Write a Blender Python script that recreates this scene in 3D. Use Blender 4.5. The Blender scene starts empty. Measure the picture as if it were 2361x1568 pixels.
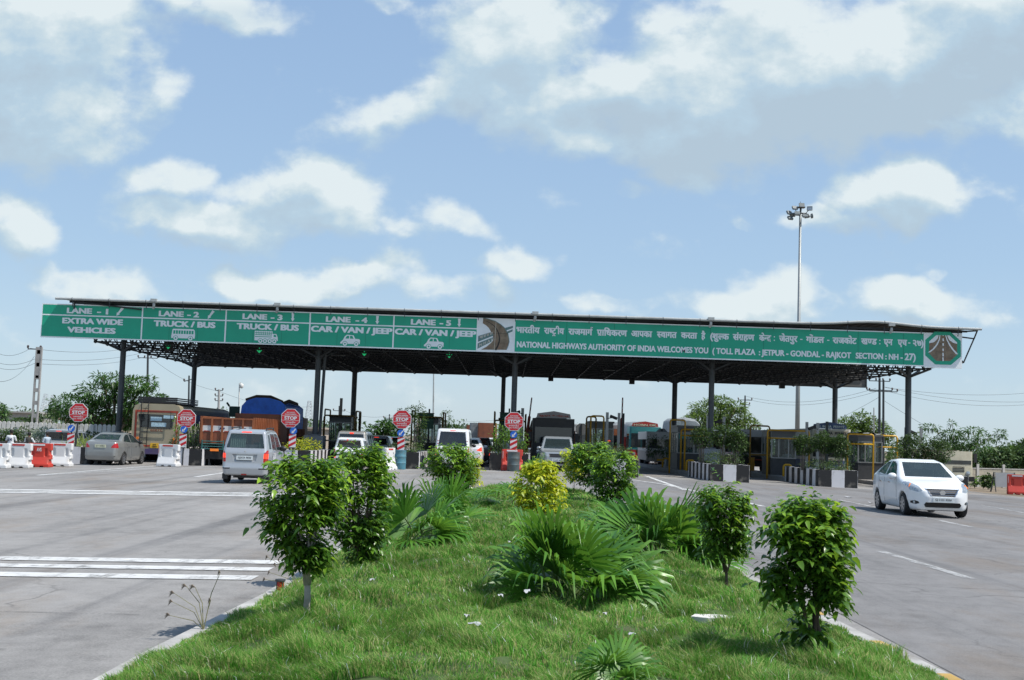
import bpy, math, random
import numpy as np
from mathutils import Vector, Matrix
R = math.radians
SC = bpy.context.scene
COL = SC.collection
random.seed(7)
rng = np.random.default_rng(7)

# ------------------------------------------------------------------ camera
CAM_Z, FPX, CW, CH = 1.5, 2800.0, 2361.0, 1568.0
ROLL, PITCH = math.atan(0.0333), math.atan(0.0811)
cF = Vector((0, math.cos(PITCH), math.sin(PITCH)))
_r0, _u0 = Vector((1, 0, 0)), Vector((0, -math.sin(PITCH), math.cos(PITCH)))
cR = _r0 * math.cos(ROLL) + _u0 * math.sin(ROLL)
cU = -_r0 * math.sin(ROLL) + _u0 * math.cos(ROLL)
cam = bpy.data.cameras.new('camera'); co = bpy.data.objects.new('camera', cam); COL.objects.link(co)
mm = Matrix((cR, cU, -cF)).transposed().to_4x4(); mm.translation = (0, 0, CAM_Z)
co.matrix_world = mm
cam.sensor_width = 36.0; cam.lens = FPX / CW * 36.0; cam.clip_start = 0.1; cam.clip_end = 6000
SC.camera = co

def ray(px, py):
    return cF * FPX + cR * (px - CW / 2) - cU * (py - CH / 2)
def at(px, py, Y):
    d = ray(px, py); return Vector((0, 0, CAM_Z)) + d * (Y / d.y)
def gz(x):
    return -0.018 * min(abs(x), 30.0)
def G(px, py, dz=0.0):
    d = ray(px, py); z = dz
    for _ in range(12):
        t = (z - CAM_Z) / d.z; p = Vector((0, 0, CAM_Z)) + d * t; z = gz(p.x) + dz
    return p

# ------------------------------------------------------------------ light
SUN_EL, SUN_AZ = R(57), R(109)          # azimuth measured clockwise from +Y: to the right, a little behind the camera
sd = Vector((math.sin(SUN_AZ) * math.cos(SUN_EL), math.cos(SUN_AZ) * math.cos(SUN_EL), math.sin(SUN_EL)))
sl = bpy.data.lights.new('sun', 'SUN'); sl.energy = 5.0; sl.angle = R(0.55); sl.color = (1.0, 0.955, 0.89)
so = bpy.data.objects.new('sun', sl); COL.objects.link(so); so.rotation_euler = (-sd).to_track_quat('-Z', 'Y').to_euler()
so.location = (60, -40, 120)
SC.view_settings.view_transform = 'Standard'; SC.view_settings.look = 'None'
SC.view_settings.exposure = 0.12; SC.view_settings.gamma = 1.0; SC.view_settings.use_curve_mapping = False
SC.cycles.max_bounces = 6; SC.cycles.transparent_max_bounces = 16
SC.cycles.sample_clamp_indirect = 4.0

# ------------------------------------------------------------------ sky with clouds (looked up by direction)
wd = bpy.data.worlds.new('World'); SC.world = wd; wd.use_nodes = True
def nnode(nt, t, **kw):
    n = nt.nodes.new(t)
    for k, v in kw.items(): setattr(n, k, v)
    return n
def mathn(nt, op, a, b=None, c=None, clamp=False):
    n = nt.nodes.new('ShaderNodeMath'); n.operation = op; n.use_clamp = clamp
    for i, v in enumerate((a, b, c)):
        if v is None: continue
        if isinstance(v, (int, float)): n.inputs[i].default_value = v
        else: nt.links.new(v, n.inputs[i])
    return n.outputs[0]
def maprange(nt, val, a, b, c, d, smooth=True):
    m = nnode(nt, 'ShaderNodeMapRange'); m.interpolation_type = 'SMOOTHSTEP' if smooth else 'LINEAR'
    nt.links.new(val, m.inputs['Value'])
    for k, x in zip(('From Min', 'From Max', 'To Min', 'To Max'), (a, b, c, d)): m.inputs[k].default_value = x
    return m.outputs['Result']
# clouds: (image x, image y, half width, half height, tilt degrees, weight) as they stand in the sky
CLOUDS = [(60, 130, 350, 250, 10, 1.15), (330, 170, 130, 110, 0, .75), (120, 290, 200, 90, 8, .85), (500, -10, 240, 60, 4, .9),
 (1180, 120, 230, 210, 75, 1.25), (1010, 195, 200, 75, -35, .8), (1350, 250, 380, 120, 6, 1.15), (1600, 140, 360, 150, -22, 1.2), (1850, 230, 460, 170, -8, 1.3),
 (2150, 90, 420, 190, -10, 1.35), (2330, 240, 200, 120, -30, .9), (1340, 315, 90, 40, 20, .55), (900, -5, 70, 30, 0, .6),
 (400, 415, 150, 80, 0, .95), (300, 440, 110, 40, 0, .55), (500, 400, 60, 40, -15, .7), (700, 450, 170, 110, -12, 1.05), (480, 525, 230, 70, 8, 1.05), (690, 520, 150, 70, -6, .9),
 (30, 510, 130, 75, 10, .9), (190, 640, 140, 60, 5, 1.0), (1050, 505, 130, 50, 10, .75), (930, 530, 120, 30, 6, .45), (1200, 605, 110, 60, 0, 1.0),
 (1430, 428, 70, 28, 0, .55), (2070, 465, 190, 80, 4, 1.1), (1900, 505, 110, 50, 8, .85), (1740, 495, 90, 25, 4, .5), (2270, 450, 100, 40, -8, .5),
 (560, 670, 110, 28, 0, .75), (760, 665, 190, 45, -3, .9), (900, 640, 130, 60, -12, .7), (990, 680, 110, 50, 0, .85), (1130, 690, 60, 50, 10, .6),
 (1430, 715, 160, 30, 3, .8), (1800, 680, 150, 80, -18, .95), (1720, 720, 220, 45, 0, .8), (1900, 700, 70, 60, 20, .75), (2100, 710, 170, 55, 5, 1.05), (2160, 645, 50, 25, -20, .5),
 (160, 740, 200, 25, 5, .35), (2290, 760, 140, 30, 5, .35), (500, 880, 600, 60, 2, .25), (1500, 930, 800, 50, 2, .2)]
ng = bpy.data.node_groups.new('cloud_density', 'ShaderNodeTree')
ng.interface.new_socket('Vector', in_out='INPUT', socket_type='NodeSocketVector')
ng.interface.new_socket('Density', in_out='OUTPUT', socket_type='NodeSocketFloat')
gi, go = ng.nodes.new('NodeGroupInput'), ng.nodes.new('NodeGroupOutput')
wn = nnode(ng, 'ShaderNodeTexNoise'); wn.inputs['Scale'].default_value = 9.0; wn.inputs['Detail'].default_value = 6
ng.links.new(gi.outputs[0], wn.inputs['Vector'])
wv = nnode(ng, 'ShaderNodeVectorMath', operation='MULTIPLY_ADD'); ng.links.new(wn.outputs['Color'], wv.inputs[0])
wv.inputs[1].default_value = (.11, .085, 0)
wsub = nnode(ng, 'ShaderNodeVectorMath', operation='ADD'); ng.links.new(gi.outputs[0], wsub.inputs[0]); wsub.inputs[1].default_value = (-.055, -.0425, 0)
ng.links.new(wsub.outputs[0], wv.inputs[2])
acc = None
for (px, py, rx, ry, rot, w) in CLOUDS:
    d = ray(px, py); u, v = d.x / d.y, d.z / d.y
    mp = nnode(ng, 'ShaderNodeMapping', vector_type='TEXTURE'); ng.links.new(wv.outputs[0], mp.inputs[0])
    mp.inputs['Location'].default_value = (u, v, 0); mp.inputs['Rotation'].default_value = (0, 0, R(-rot)); mp.inputs['Scale'].default_value = (rx / FPX * 1.35, ry / FPX * 1.35, 1)
    gr = nnode(ng, 'ShaderNodeTexGradient', gradient_type='SPHERICAL'); ng.links.new(mp.outputs[0], gr.inputs[0])
    o = mathn(ng, 'MULTIPLY', maprange(ng, gr.outputs['Fac'], 0, .62, 0, 1, False), w)
    acc = o if acc is None else mathn(ng, 'SMOOTH_MAX', acc, o, 0.18)
fb = nnode(ng, 'ShaderNodeTexNoise'); fb.inputs['Scale'].default_value = 10.5; fb.inputs['Detail'].default_value = 9; fb.inputs['Roughness'].default_value = .57
fm = nnode(ng, 'ShaderNodeMapping'); fm.inputs['Scale'].default_value = (1, 1.35, 1); ng.links.new(gi.outputs[0], fm.inputs[0]); ng.links.new(fm.outputs[0], fb.inputs['Vector'])
nz = mathn(ng, 'MULTIPLY_ADD', fb.outputs['Fac'], 2.8, -1.74)
dd = mathn(ng, 'ADD', acc, nz)
ng.links.new(dd, go.inputs[0])
# flat grey undersides of the big clouds
ns = bpy.data.node_groups.new('cloud_underside', 'ShaderNodeTree')
ns.interface.new_socket('Vector', in_out='INPUT', socket_type='NodeSocketVector'); ns.interface.new_socket('Grey', in_out='OUTPUT', socket_type='NodeSocketFloat')
si, sou = ns.nodes.new('NodeGroupInput'), ns.nodes.new('NodeGroupOutput'); acc = None
for (px, py, rx, ry, rot, w) in [(1880, 290, 500, 100, 14, .95), (2260, 165, 330, 85, 22, 1.0), (1450, 275, 420, 55, -3, .6), (60, 230, 190, 110, 10, .6), (560, 40, 200, 40, 0, .35), (470, 560, 200, 30, 0, .3), (350, 465, 150, 28, 0, .35), (640, 500, 120, 50, 0, .4), (1980, 535, 200, 30, 0, .3)]:
    d = ray(px, py); u, v = d.x / d.y, d.z / d.y
    mp = nnode(ns, 'ShaderNodeMapping', vector_type='TEXTURE'); ns.links.new(si.outputs[0], mp.inputs[0])
    mp.inputs['Location'].default_value = (u, v, 0); mp.inputs['Rotation'].default_value = (0, 0, R(rot)); mp.inputs['Scale'].default_value = (rx / FPX * 1.3, ry / FPX * 1.3, 1)
    gr = nnode(ns, 'ShaderNodeTexGradient', gradient_type='SPHERICAL'); ns.links.new(mp.outputs[0], gr.inputs[0])
    o = mathn(ns, 'MULTIPLY', maprange(ns, gr.outputs['Fac'], 0, .8, 0, 1), w)
    acc = o if acc is None else mathn(ns, 'MAXIMUM', acc, o)
ns.links.new(acc, sou.inputs[0])
nt = wd.node_tree; nt.nodes.clear()
tc = nnode(nt, 'ShaderNodeTexCoord'); sx = nnode(nt, 'ShaderNodeSeparateXYZ'); nt.links.new(tc.outputs['Generated'], sx.inputs[0])
yy = mathn(nt, 'MAXIMUM', mathn(nt, 'ABSOLUTE', sx.outputs['Y']), 0.08)
uu = mathn(nt, 'DIVIDE', sx.outputs['X'], yy); vv = mathn(nt, 'DIVIDE', sx.outputs['Z'], yy)
cb = nnode(nt, 'ShaderNodeCombineXYZ'); nt.links.new(uu, cb.inputs[0]); nt.links.new(vv, cb.inputs[1])
g1 = nnode(nt, 'ShaderNodeGroup'); g1.node_tree = ng; nt.links.new(cb.outputs[0], g1.inputs[0])
ofs = nnode(nt, 'ShaderNodeVectorMath', operation='ADD'); nt.links.new(cb.outputs[0], ofs.inputs[0]); ofs.inputs[1].default_value = (.008, .026, 0)
g2 = nnode(nt, 'ShaderNodeGroup'); g2.node_tree = ng; nt.links.new(ofs.outputs[0], g2.inputs[0])
cover = maprange(nt, g1.outputs[0], -.08, .58, 0, .94)
lit = maprange(nt, mathn(nt, 'SUBTRACT', g1.outputs[0], g2.outputs[0]), -.45, .50, 0, 1, False)
g3 = nnode(nt, 'ShaderNodeGroup'); g3.node_tree = ns; nt.links.new(cb.outputs[0], g3.inputs[0])
lit2 = mathn(nt, 'SUBTRACT', mathn(nt, 'MULTIPLY_ADD', lit, .9, .16), mathn(nt, 'MULTIPLY', g3.outputs[0], .62), clamp=True)
cr = nnode(nt, 'ShaderNodeValToRGB'); nt.links.new(lit2, cr.inputs[0])
el = cr.color_ramp.elements
el[0].position = 0.0; el[0].color = (.425, .535, .63, 1); el[1].position = 1.0; el[1].color = (.725, .80, .82, 1)
e = el.new(.40); e.color = (.45, .59, .70, 1); e = el.new(.70); e.color = (.57, .68, .735, 1)
sky = nnode(nt, 'ShaderNodeTexSky', sky_type='NISHITA', sun_disc=False)
sky.sun_elevation = SUN_EL; sky.sun_rotation = SUN_AZ; sky.altitude = 100; sky.air_density = 1.0; sky.dust_density = .6; sky.ozone_density = 2.0
bg = nnode(nt, 'ShaderNodeBackground'); bg.inputs['Strength'].default_value = .13; nt.links.new(sky.outputs[0], bg.inputs[0])
# thin bright humid haze over the whole sky, paler towards the horizon
hz = nnode(nt, 'ShaderNodeValToRGB'); nt.links.new(maprange(nt, sx.outputs['Z'], -.02, .45, 0, 1, False), hz.inputs[0])
hz.color_ramp.elements[0].color = (.51, .645, .755, 1); hz.color_ramp.elements[1].color = (.295, .455, .715, 1); q = hz.color_ramp.elements.new(.35); q.color = (.38, .545, .74, 1)
bh = nnode(nt, 'ShaderNodeBackground'); nt.links.new(hz.outputs[0], bh.inputs[0])
mh = nnode(nt, 'ShaderNodeMixShader'); mh.inputs[0].default_value = .72; nt.links.new(bg.outputs[0], mh.inputs[1]); nt.links.new(bh.outputs[0], mh.inputs[2])
bc = nnode(nt, 'ShaderNodeBackground'); bc.inputs['Strength'].default_value = 1.0; nt.links.new(cr.outputs[0], bc.inputs[0])
mx = nnode(nt, 'ShaderNodeMixShader'); nt.links.new(cover, mx.inputs[0]); nt.links.new(mh.outputs[0], mx.inputs[1]); nt.links.new(bc.outputs[0], mx.inputs[2])
wo = nnode(nt, 'ShaderNodeOutputWorld'); nt.links.new(mx.outputs[0], wo.inputs[0])

# ------------------------------------------------------------------ materials
_M = {}
def mat(name, c, rough=.6, metal=0.0, var=.12, scale=3.0, spec=.5, bump=0.0, bscale=40.0, dirt=None, dirt_amt=0.0, emit=0.0, coat=0.0, trans=0.0, island=0.0):
    """procedural paint / stone / cloth: base colour broken up by two noises, optional dirt blotches and bump"""
    if name in _M: return _M[name]
    m = bpy.data.materials.new(name); m.use_nodes = True; t = m.node_tree; b = t.nodes['Principled BSDF']
    b.inputs['Roughness'].default_value = rough; b.inputs['Metallic'].default_value = metal; b.inputs['Specular IOR Level'].default_value = spec
    if coat: b.inputs['Coat Weight'].default_value = coat; b.inputs['Coat Roughness'].default_value = .04
    tcn = nnode(t, 'ShaderNodeTexCoord')
    n1 = nnode(t, 'ShaderNodeTexNoise'); n1.inputs['Scale'].default_value = scale; n1.inputs['Detail'].default_value = 6; n1.inputs['Roughness'].default_value = .65
    t.links.new(tcn.outputs['Object'], n1.inputs['Vector'])
    r = nnode(t, 'ShaderNodeValToRGB'); t.links.new(n1.outputs['Fac'], r.inputs[0])
    r.color_ramp.elements[0].position = .3; r.color_ramp.elements[1].position = .7
    r.color_ramp.elements[0].color = tuple(max(0, x * (1 - var)) for x in c) + (1,)
    r.color_ramp.elements[1].color = tuple(min(1, x * (1 + var)) for x in c) + (1,)
    out = r.outputs[0]
    if dirt:
        n2 = nnode(t, 'ShaderNodeTexNoise'); n2.inputs['Scale'].default_value = scale * .6; n2.inputs['Detail'].default_value = 8; n2.inputs['Roughness'].default_value = .7
        mpn = nnode(t, 'ShaderNodeMapping'); mpn.inputs['Location'].default_value = (3.1, 7.7, 1.3); t.links.new(tcn.outputs['Object'], mpn.inputs[0]); t.links.new(mpn.outputs[0], n2.inputs['Vector'])
        f = maprange(t, n2.outputs['Fac'], .5, .72, 0, dirt_amt)
        mxn = nnode(t, 'ShaderNodeMix', data_type='RGBA'); t.links.new(f, mxn.inputs[0]); t.links.new(out, mxn.inputs[6]); mxn.inputs[7].default_value = tuple(dirt) + (1,)
        out = mxn.outputs[2]
    if island:
        gm = nnode(t, 'ShaderNodeNewGeometry'); hs = nnode(t, 'ShaderNodeHueSaturation'); t.links.new(out, hs.inputs['Color'])
        t.links.new(maprange(t, gm.outputs['Random Per Island'], 0, 1, 1 - island, 1 + island, False), hs.inputs['Value'])
        t.links.new(maprange(t, gm.outputs['Random Per Island'], 0, 1, .5 + .05 * island, .5 - .05 * island, False), hs.inputs['Hue'])
        out = hs.outputs[0]
    t.links.new(out, b.inputs['Base Color'])
    if emit:
        t.links.new(out, b.inputs['Emission Color']); b.inputs['Emission Strength'].default_value = emit
    if bump:
        n3 = nnode(t, 'ShaderNodeTexNoise'); n3.inputs['Scale'].default_value = bscale; n3.inputs['Detail'].default_value = 5
        t.links.new(tcn.outputs['Object'], n3.inputs['Vector'])
        bn = nnode(t, 'ShaderNodeBump'); bn.inputs['Strength'].default_value = bump; bn.inputs['Distance'].default_value = .02
        t.links.new(n3.outputs['Fac'], bn.inputs['Height']); t.links.new(bn.outputs[0], b.inputs['Normal'])
    if trans:
        tr = nnode(t, 'ShaderNodeBsdfTranslucent'); t.links.new(out, tr.inputs[0])
        ms = nnode(t, 'ShaderNodeMixShader'); ms.inputs[0].default_value = trans
        t.links.new(b.outputs[0], ms.inputs[1]); t.links.new(tr.outputs[0], ms.inputs[2])
        t.links.new(ms.outputs[0], t.nodes['Material Output'].inputs['Surface'])
    _M[name] = m; return m

# ------------------------------------------------------------------ mesh builder
class MB:
    def __init__(s): s.v, s.f, s.n = [], [], 0
    def add(s, verts, faces):
        verts = np.asarray(verts, float).reshape(-1, 3)
        s.v.append(verts)
        n = s.n; s.f.extend([tuple(int(i) + n for i in f) for f in faces]); s.n += len(verts)
        return s
    def box(s, x0, x1, y0, y1, z0, z1):
        return s.add([(x0, y0, z0), (x1, y0, z0), (x1, y1, z0), (x0, y1, z0), (x0, y0, z1), (x1, y0, z1), (x1, y1, z1), (x0, y1, z1)],
                     [(0, 3, 2, 1), (4, 5, 6, 7), (0, 1, 5, 4), (1, 2, 6, 5), (2, 3, 7, 6), (3, 0, 4, 7)])
    def boxr(s, c, d, rz=0.0, tilt=None):
        """box centred at c with sizes d, turned by rz"""
        dx, dy, dz = [q / 2 for q in d]
        P = np.array([(-dx, -dy, -dz), (dx, -dy, -dz), (dx, dy, -dz), (-dx, dy, -dz), (-dx, -dy, dz), (dx, -dy, dz), (dx, dy, dz), (-dx, dy, dz)])
        m = np.array(Matrix.Rotation(rz, 3, 'Z'))
        if tilt is not None: m = m @ np.array(Matrix.Rotation(tilt[1], 3, tilt[0]))
        return s.add(P @ m.T + np.array(c), [(0, 3, 2, 1), (4, 5, 6, 7), (0, 1, 5, 4), (1, 2, 6, 5), (2, 3, 7, 6), (3, 0, 4, 7)])
    def tube(s, pts, r, n=8, cap=True):
        pts = [Vector(p) for p in pts]; rr = r if isinstance(r, (list, tuple)) else [r] * len(pts)
        up = None; rings = []
        for i, p in enumerate(pts):
            a = pts[max(i - 1, 0)]; b = pts[min(i + 1, len(pts) - 1)]; t = (b - a)
            t = t.normalized() if t.length > 1e-9 else Vector((0, 0, 1))
            if up is None: up = Vector((0, 0, 1)) if abs(t.z) < .9 else Vector((1, 0, 0))
            x = up.cross(t)
            if x.length < 1e-6: x = Vector((0, 1, 0)).cross(t)
            x.normalize(); y = t.cross(x); up = y
            rings.append([p + x * (math.cos(2 * math.pi * k / n) * rr[i]) + y * (math.sin(2 * math.pi * k / n) * rr[i]) for k in range(n)])
        vs = [q for ring in rings for q in ring]; fs = []
        for i in range(len(pts) - 1):
            for k in range(n):
                k2 = (k + 1) % n; fs.append((i * n + k, i * n + k2, (i + 1) * n + k2, (i + 1) * n + k))
        if cap: fs += [tuple(range(n))[::-1], tuple(range((len(pts) - 1) * n, len(pts) * n))]
        return s.add(vs, fs)
    def lathe(s, prof, c=(0, 0, 0), n=20, axis='Z'):
        """prof: (radius, height) list"""
        vs, fs = [], []
        for (r, h) in prof:
            for k in range(n):
                a = 2 * math.pi * k / n; q = (r * math.cos(a), r * math.sin(a), h)
                if axis == 'Y': q = (q[0], q[2], q[1])
                if axis == 'X': q = (q[2], q[0], q[1])
                vs.append((q[0] + c[0], q[1] + c[1], q[2] + c[2]))
        for i in range(len(prof) - 1):
            for k in range(n):
                k2 = (k + 1) % n; fs.append((i * n + k, i * n + k2, (i + 1) * n + k2, (i + 1) * n + k))
        fs += [tuple(range(n))[::-1], tuple(range((len(prof) - 1) * n, len(prof) * n))]
        return s.add(vs, fs)
    def prism(s, poly, fn, d0, d1):
        """extrude a 2-D polygon; fn(u, v, d) gives the 3-D point"""
        n = len(poly); vs = [fn(u, v, d0) for u, v in poly] + [fn(u, v, d1) for u, v in poly]
        fs = [tuple(range(n)), tuple(range(2 * n - 1, n - 1, -1))] + [(i, i + n, (i + 1) % n + n, (i + 1) % n) for i in range(n)]
        return s.add(vs, fs)
    def flat(s, poly, fn):
        return s.add([fn(u, v) for u, v in poly], [tuple(range(len(poly)))])
    def quad(s, a, b, c, d): return s.add([a, b, c, d], [(0, 1, 2, 3)])
    def build(s, name, m, parent=None, smooth=False, angle=None, world=False):
        v = np.concatenate(s.v) if s.v else np.zeros((0, 3))
        if world and parent is not None: v = v - np.array(parent.location)
        me = bpy.data.meshes.new(name); me.from_pydata(v.tolist(), [], s.f); me.update()
        if m: me.materials.append(m)
        if smooth or angle:
            me.polygons.foreach_set('use_smooth', [True] * len(me.polygons))
            if angle: me.set_sharp_from_angle(angle=R(angle))
        o = bpy.data.objects.new(name, me); COL.objects.link(o)
        if parent is not None: o.parent = parent
        return o
def tag(o, label=None, cat=None, group=None, kind=None):
    if label: o['label'] = label
    if cat: o['category'] = cat
    if group: o['group'] = group
    if kind: o['kind'] = kind
    return o
def thing(name, label, cat, loc=(0, 0, 0), rz=0.0, group=None):
    o = bpy.data.objects.new(name, None); COL.objects.link(o); o.location = loc; o.rotation_euler = (0, 0, rz); o.empty_display_size = .2
    return tag(o, label, cat, group)
def copy_tree(o, parent=None):
    c = o.copy(); COL.objects.link(c)
    if parent is not None: c.parent = parent
    for ch in list(o.children): copy_tree(ch, c)
    return c
def struct(name, mb, m, **k): return tag(mb.build(name, m, **k), kind='structure')

# ------------------------------------------------------------------ lettering
_tc = {}
def text2d(s, bold=0.0):
    """outline of a string at size 1 as (verts, faces)"""
    if (s, bold) in _tc: return _tc[(s, bold)]
    c = bpy.data.curves.new('t', 'FONT'); c.body = s; c.offset = bold; c.resolution_u = 3; c.fill_mode = 'FRONT'
    o = bpy.data.objects.new('t', c); COL.objects.link(o); bpy.context.view_layer.update()
    me = o.evaluated_get(bpy.context.evaluated_depsgraph_get()).to_mesh()
    v = np.array([q.co[:2] for q in me.vertices]).reshape(-1, 2); f = [tuple(p.vertices) for p in me.polygons]
    o.to_mesh_clear(); bpy.data.objects.remove(o); bpy.data.curves.remove(c)
    _tc[(s, bold)] = (v, f); return v, f
def clipx(v, f, cx):
    V, F = [], []
    for p in f:
        P = [v[i] for i in p]; out = []
        for i in range(len(P)):
            a, b = P[i], P[(i + 1) % len(P)]; ia, ib = a[0] <= cx, b[0] <= cx
            if ia: out.append(a)
            if ia != ib: t = (cx - a[0]) / (b[0] - a[0]); out.append(a + (b - a) * t)
        if len(out) > 2:
            n = len(V); V += out; F.append(tuple(range(n, n + len(out))))
    return np.array(V).reshape(-1, 2), F
def word2d(tokens, bold):
    """lay Indic letters side by side; '<c' is c without its stem, '/' a slanting r-stroke under the last letter, '^' the r-caret, '~' the hook above"""
    V, F, x, n = [], [], 0.0, 0
    def put(v, f):
        nonlocal n
        V.append(v); F.extend([tuple(i + n for i in q) for q in f]); n += len(v)
    def stroke(pts, w):
        for a, b in zip(pts[:-1], pts[1:]):
            a, b = np.array(a), np.array(b); t = (b - a) / np.linalg.norm(b - a); nn = np.array((-t[1], t[0])) * w / 2; e = t * w * .3
            put(np.array([a - nn - e, b - nn + e, b + nn + e, a + nn - e]), [(0, 1, 2, 3)])
    for tk in tokens:
        if tk == '/': stroke([(x - .12, .20), (x - .36, .02)], .075)
        elif tk == '^': stroke([(x - .42, -.22), (x - .27, -.08), (x - .12, -.22)], .06)
        elif tk == '~': stroke([(x - .1, .66), (x - .16, .76), (x - .10, .86), (x + .02, .84)], .07)
        elif tk == ' ': x += .25
        else:
            v, f = text2d(tk.lstrip('<'), bold); v = v - np.array((v[:, 0].min(), 0))
            if tk[0] == '<':
                cx = v[:, 0].max() - .19; v, f = clipx(v, f, cx); w = cx
            else: w = v[:, 0].max()
            put(v + np.array((x, 0)), f); x += w - .015
    return np.concatenate(V), F
def fit_text(mb, s, fn, x0, x1, z0, z1, bold=.02, tokens=None, cap=None):
    """put a string into the box x0..x1, z0..z1 of a surface; cap = (low, high) letter heights mapped onto z0..z1.
    Heavy strokes are struck several times, each a hair further out."""
    v, f = word2d(tokens, .006) if tokens else text2d(s, .006)
    lo, hi = v.min(0) - bold, v.max(0) + bold
    a, b = (cap[0] - bold * .6, cap[1] + bold * .6) if cap else (lo[1], hi[1])
    o = Vector(fn(0, 0)); nrm = (Vector(fn(1, 0)) - o).cross(Vector(fn(0, 1)) - o).normalized()
    sh = [(0, 0), (-1, 0), (1, 0)] + ([(-.7, .6), (.7, .6), (-.7, -.6), (.7, -.6)] if bold > .025 else [])
    for k, (dx, dy) in enumerate(sh):
        u = x0 + (v[:, 0] + dx * bold - lo[0]) / max(hi[0] - lo[0], 1e-6) * (x1 - x0); w = z0 + (v[:, 1] + dy * bold - a) / (b - a) * (z1 - z0); e = nrm * (k * .0006)
        mb.add([Vector(fn(p, q)) + e for p, q in zip(u, w)], f)
# ------------------------------------------------------------------ ground, roads, median
def asphalt(name, base, k):
    m = bpy.data.materials.new(name); m.use_nodes = True; t = m.node_tree; b = t.nodes['Principled BSDF']; b.inputs['Roughness'].default_value = .85
    b.inputs['Specular IOR Level'].default_value = .3
    tcn = nnode(t, 'ShaderNodeTexCoord')
    def noise(sc, det, ro, mapscale=(1, 1, 1)):
        mp = nnode(t, 'ShaderNodeMapping'); mp.inputs['Scale'].default_value = mapscale; t.links.new(tcn.outputs['Object'], mp.inputs[0])
        n = nnode(t, 'ShaderNodeTexNoise'); n.inputs['Scale'].default_value = sc; n.inputs['Detail'].default_value = det; n.inputs['Roughness'].default_value = ro
        t.links.new(mp.outputs[0], n.inputs['Vector']); return n.outputs['Fac']
    big = noise(.22, 7, .6); streak = noise(1.0, 5, .6, (.9, .07, 1)); fine = noise(55, 3, .7); mid = noise(3.5, 8, .72)
    s = mathn(t, 'MULTIPLY_ADD', big, .55, mathn(t, 'MULTIPLY_ADD', streak, .45, mathn(t, 'MULTIPLY_ADD', mid, .5, mathn(t, 'MULTIPLY', fine, .55))))
    r = nnode(t, 'ShaderNodeValToRGB'); t.links.new(maprange(t, s, .72, 1.32, 0, 1, False), r.inputs[0])
    e = r.color_ramp.elements
    e[0].color = tuple(x * (1 - k) for x in base) + (1,); e[1].color = tuple(x * (1 + k * .6) for x in base) + (1,)
    q = e.new(.52); q.color = tuple(base) + (1,)
    # cracks between old slabs of surfacing
    vo = nnode(t, 'ShaderNodeTexVoronoi', feature='DISTANCE_TO_EDGE'); vo.inputs['Scale'].default_value = .16
    wp = nnode(t, 'ShaderNodeVectorMath', operation='MULTIPLY_ADD'); nn = nnode(t, 'ShaderNodeTexNoise'); nn.inputs['Scale'].default_value = .8; nn.inputs['Detail'].default_value = 5
    t.links.new(tcn.outputs['Object'], nn.inputs['Vector']); t.links.new(nn.outputs['Color'], wp.inputs[0]); wp.inputs[1].default_value = (1.6, 1.6, 0); t.links.new(tcn.outputs['Object'], wp.inputs[2])
    t.links.new(wp.outputs[0], vo.inputs['Vector'])
    ck = mathn(t, 'MULTIPLY', maprange(t, vo.outputs['Distance'], .0, .0045, .5, 0), maprange(t, big, .45, .6, 0, 1))
    brn = nnode(t, 'ShaderNodeMix', data_type='RGBA', blend_type='MULTIPLY'); t.links.new(maprange(t, noise(.5, 9, .7, (1, .35, 1)), .48, .68, 0, .75), brn.inputs[0]); t.links.new(r.outputs[0], brn.inputs[6]); brn.inputs[7].default_value = (.86, .76, .66, 1)
    # dark rubber worn in along the wheel paths, and oil spots
    tyr = nnode(t, 'ShaderNodeMix', data_type='RGBA', blend_type='MULTIPLY'); t.links.new(maprange(t, noise(1.0, 7, .66, (1.3, .025, 1)), .52, .70, 0, .8), tyr.inputs[0]); t.links.new(brn.outputs[2], tyr.inputs[6]); tyr.inputs[7].default_value = (.62, .63, .65, 1)
    oil = nnode(t, 'ShaderNodeMix', data_type='RGBA', blend_type='MULTIPLY'); t.links.new(maprange(t, noise(2.6, 5, .6, (1, .6, 1)), .66, .78, 0, .7), oil.inputs[0]); t.links.new(tyr.outputs[2], oil.inputs[6]); oil.inputs[7].default_value = (.5, .5, .5, 1)
    mxn = nnode(t, 'ShaderNodeMix', data_type='RGBA'); t.links.new(ck, mxn.inputs[0]); t.links.new(oil.outputs[2], mxn.inputs[6]); mxn.inputs[7].default_value = (.06, .058, .055, 1)
    t.links.new(mxn.outputs[2], b.inputs['Base Color'])
    bn = nnode(t, 'ShaderNodeBump'); bn.inputs['Strength'].default_value = .35; bn.inputs['Distance'].default_value = .012; t.links.new(fine, bn.inputs['Height']); t.links.new(bn.outputs[0], b.inputs['Normal'])
    return m
M_ROAD = asphalt('road_asphalt', (.245, .236, .224), .58)
M_ROAD2 = asphalt('road_asphalt_dark', (.185, .18, .176), .55)
M_SOIL = mat('dry_soil', (.20, .155, .11), .95, var=.35, scale=.35, bump=.5, bscale=6, dirt=(.09, .11, .045), dirt_amt=.8)
M_PAINT = mat('road_paint', (.62, .62, .60), .7, var=.10, scale=6, dirt=(.22, .22, .215), dirt_amt=.95)
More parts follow.
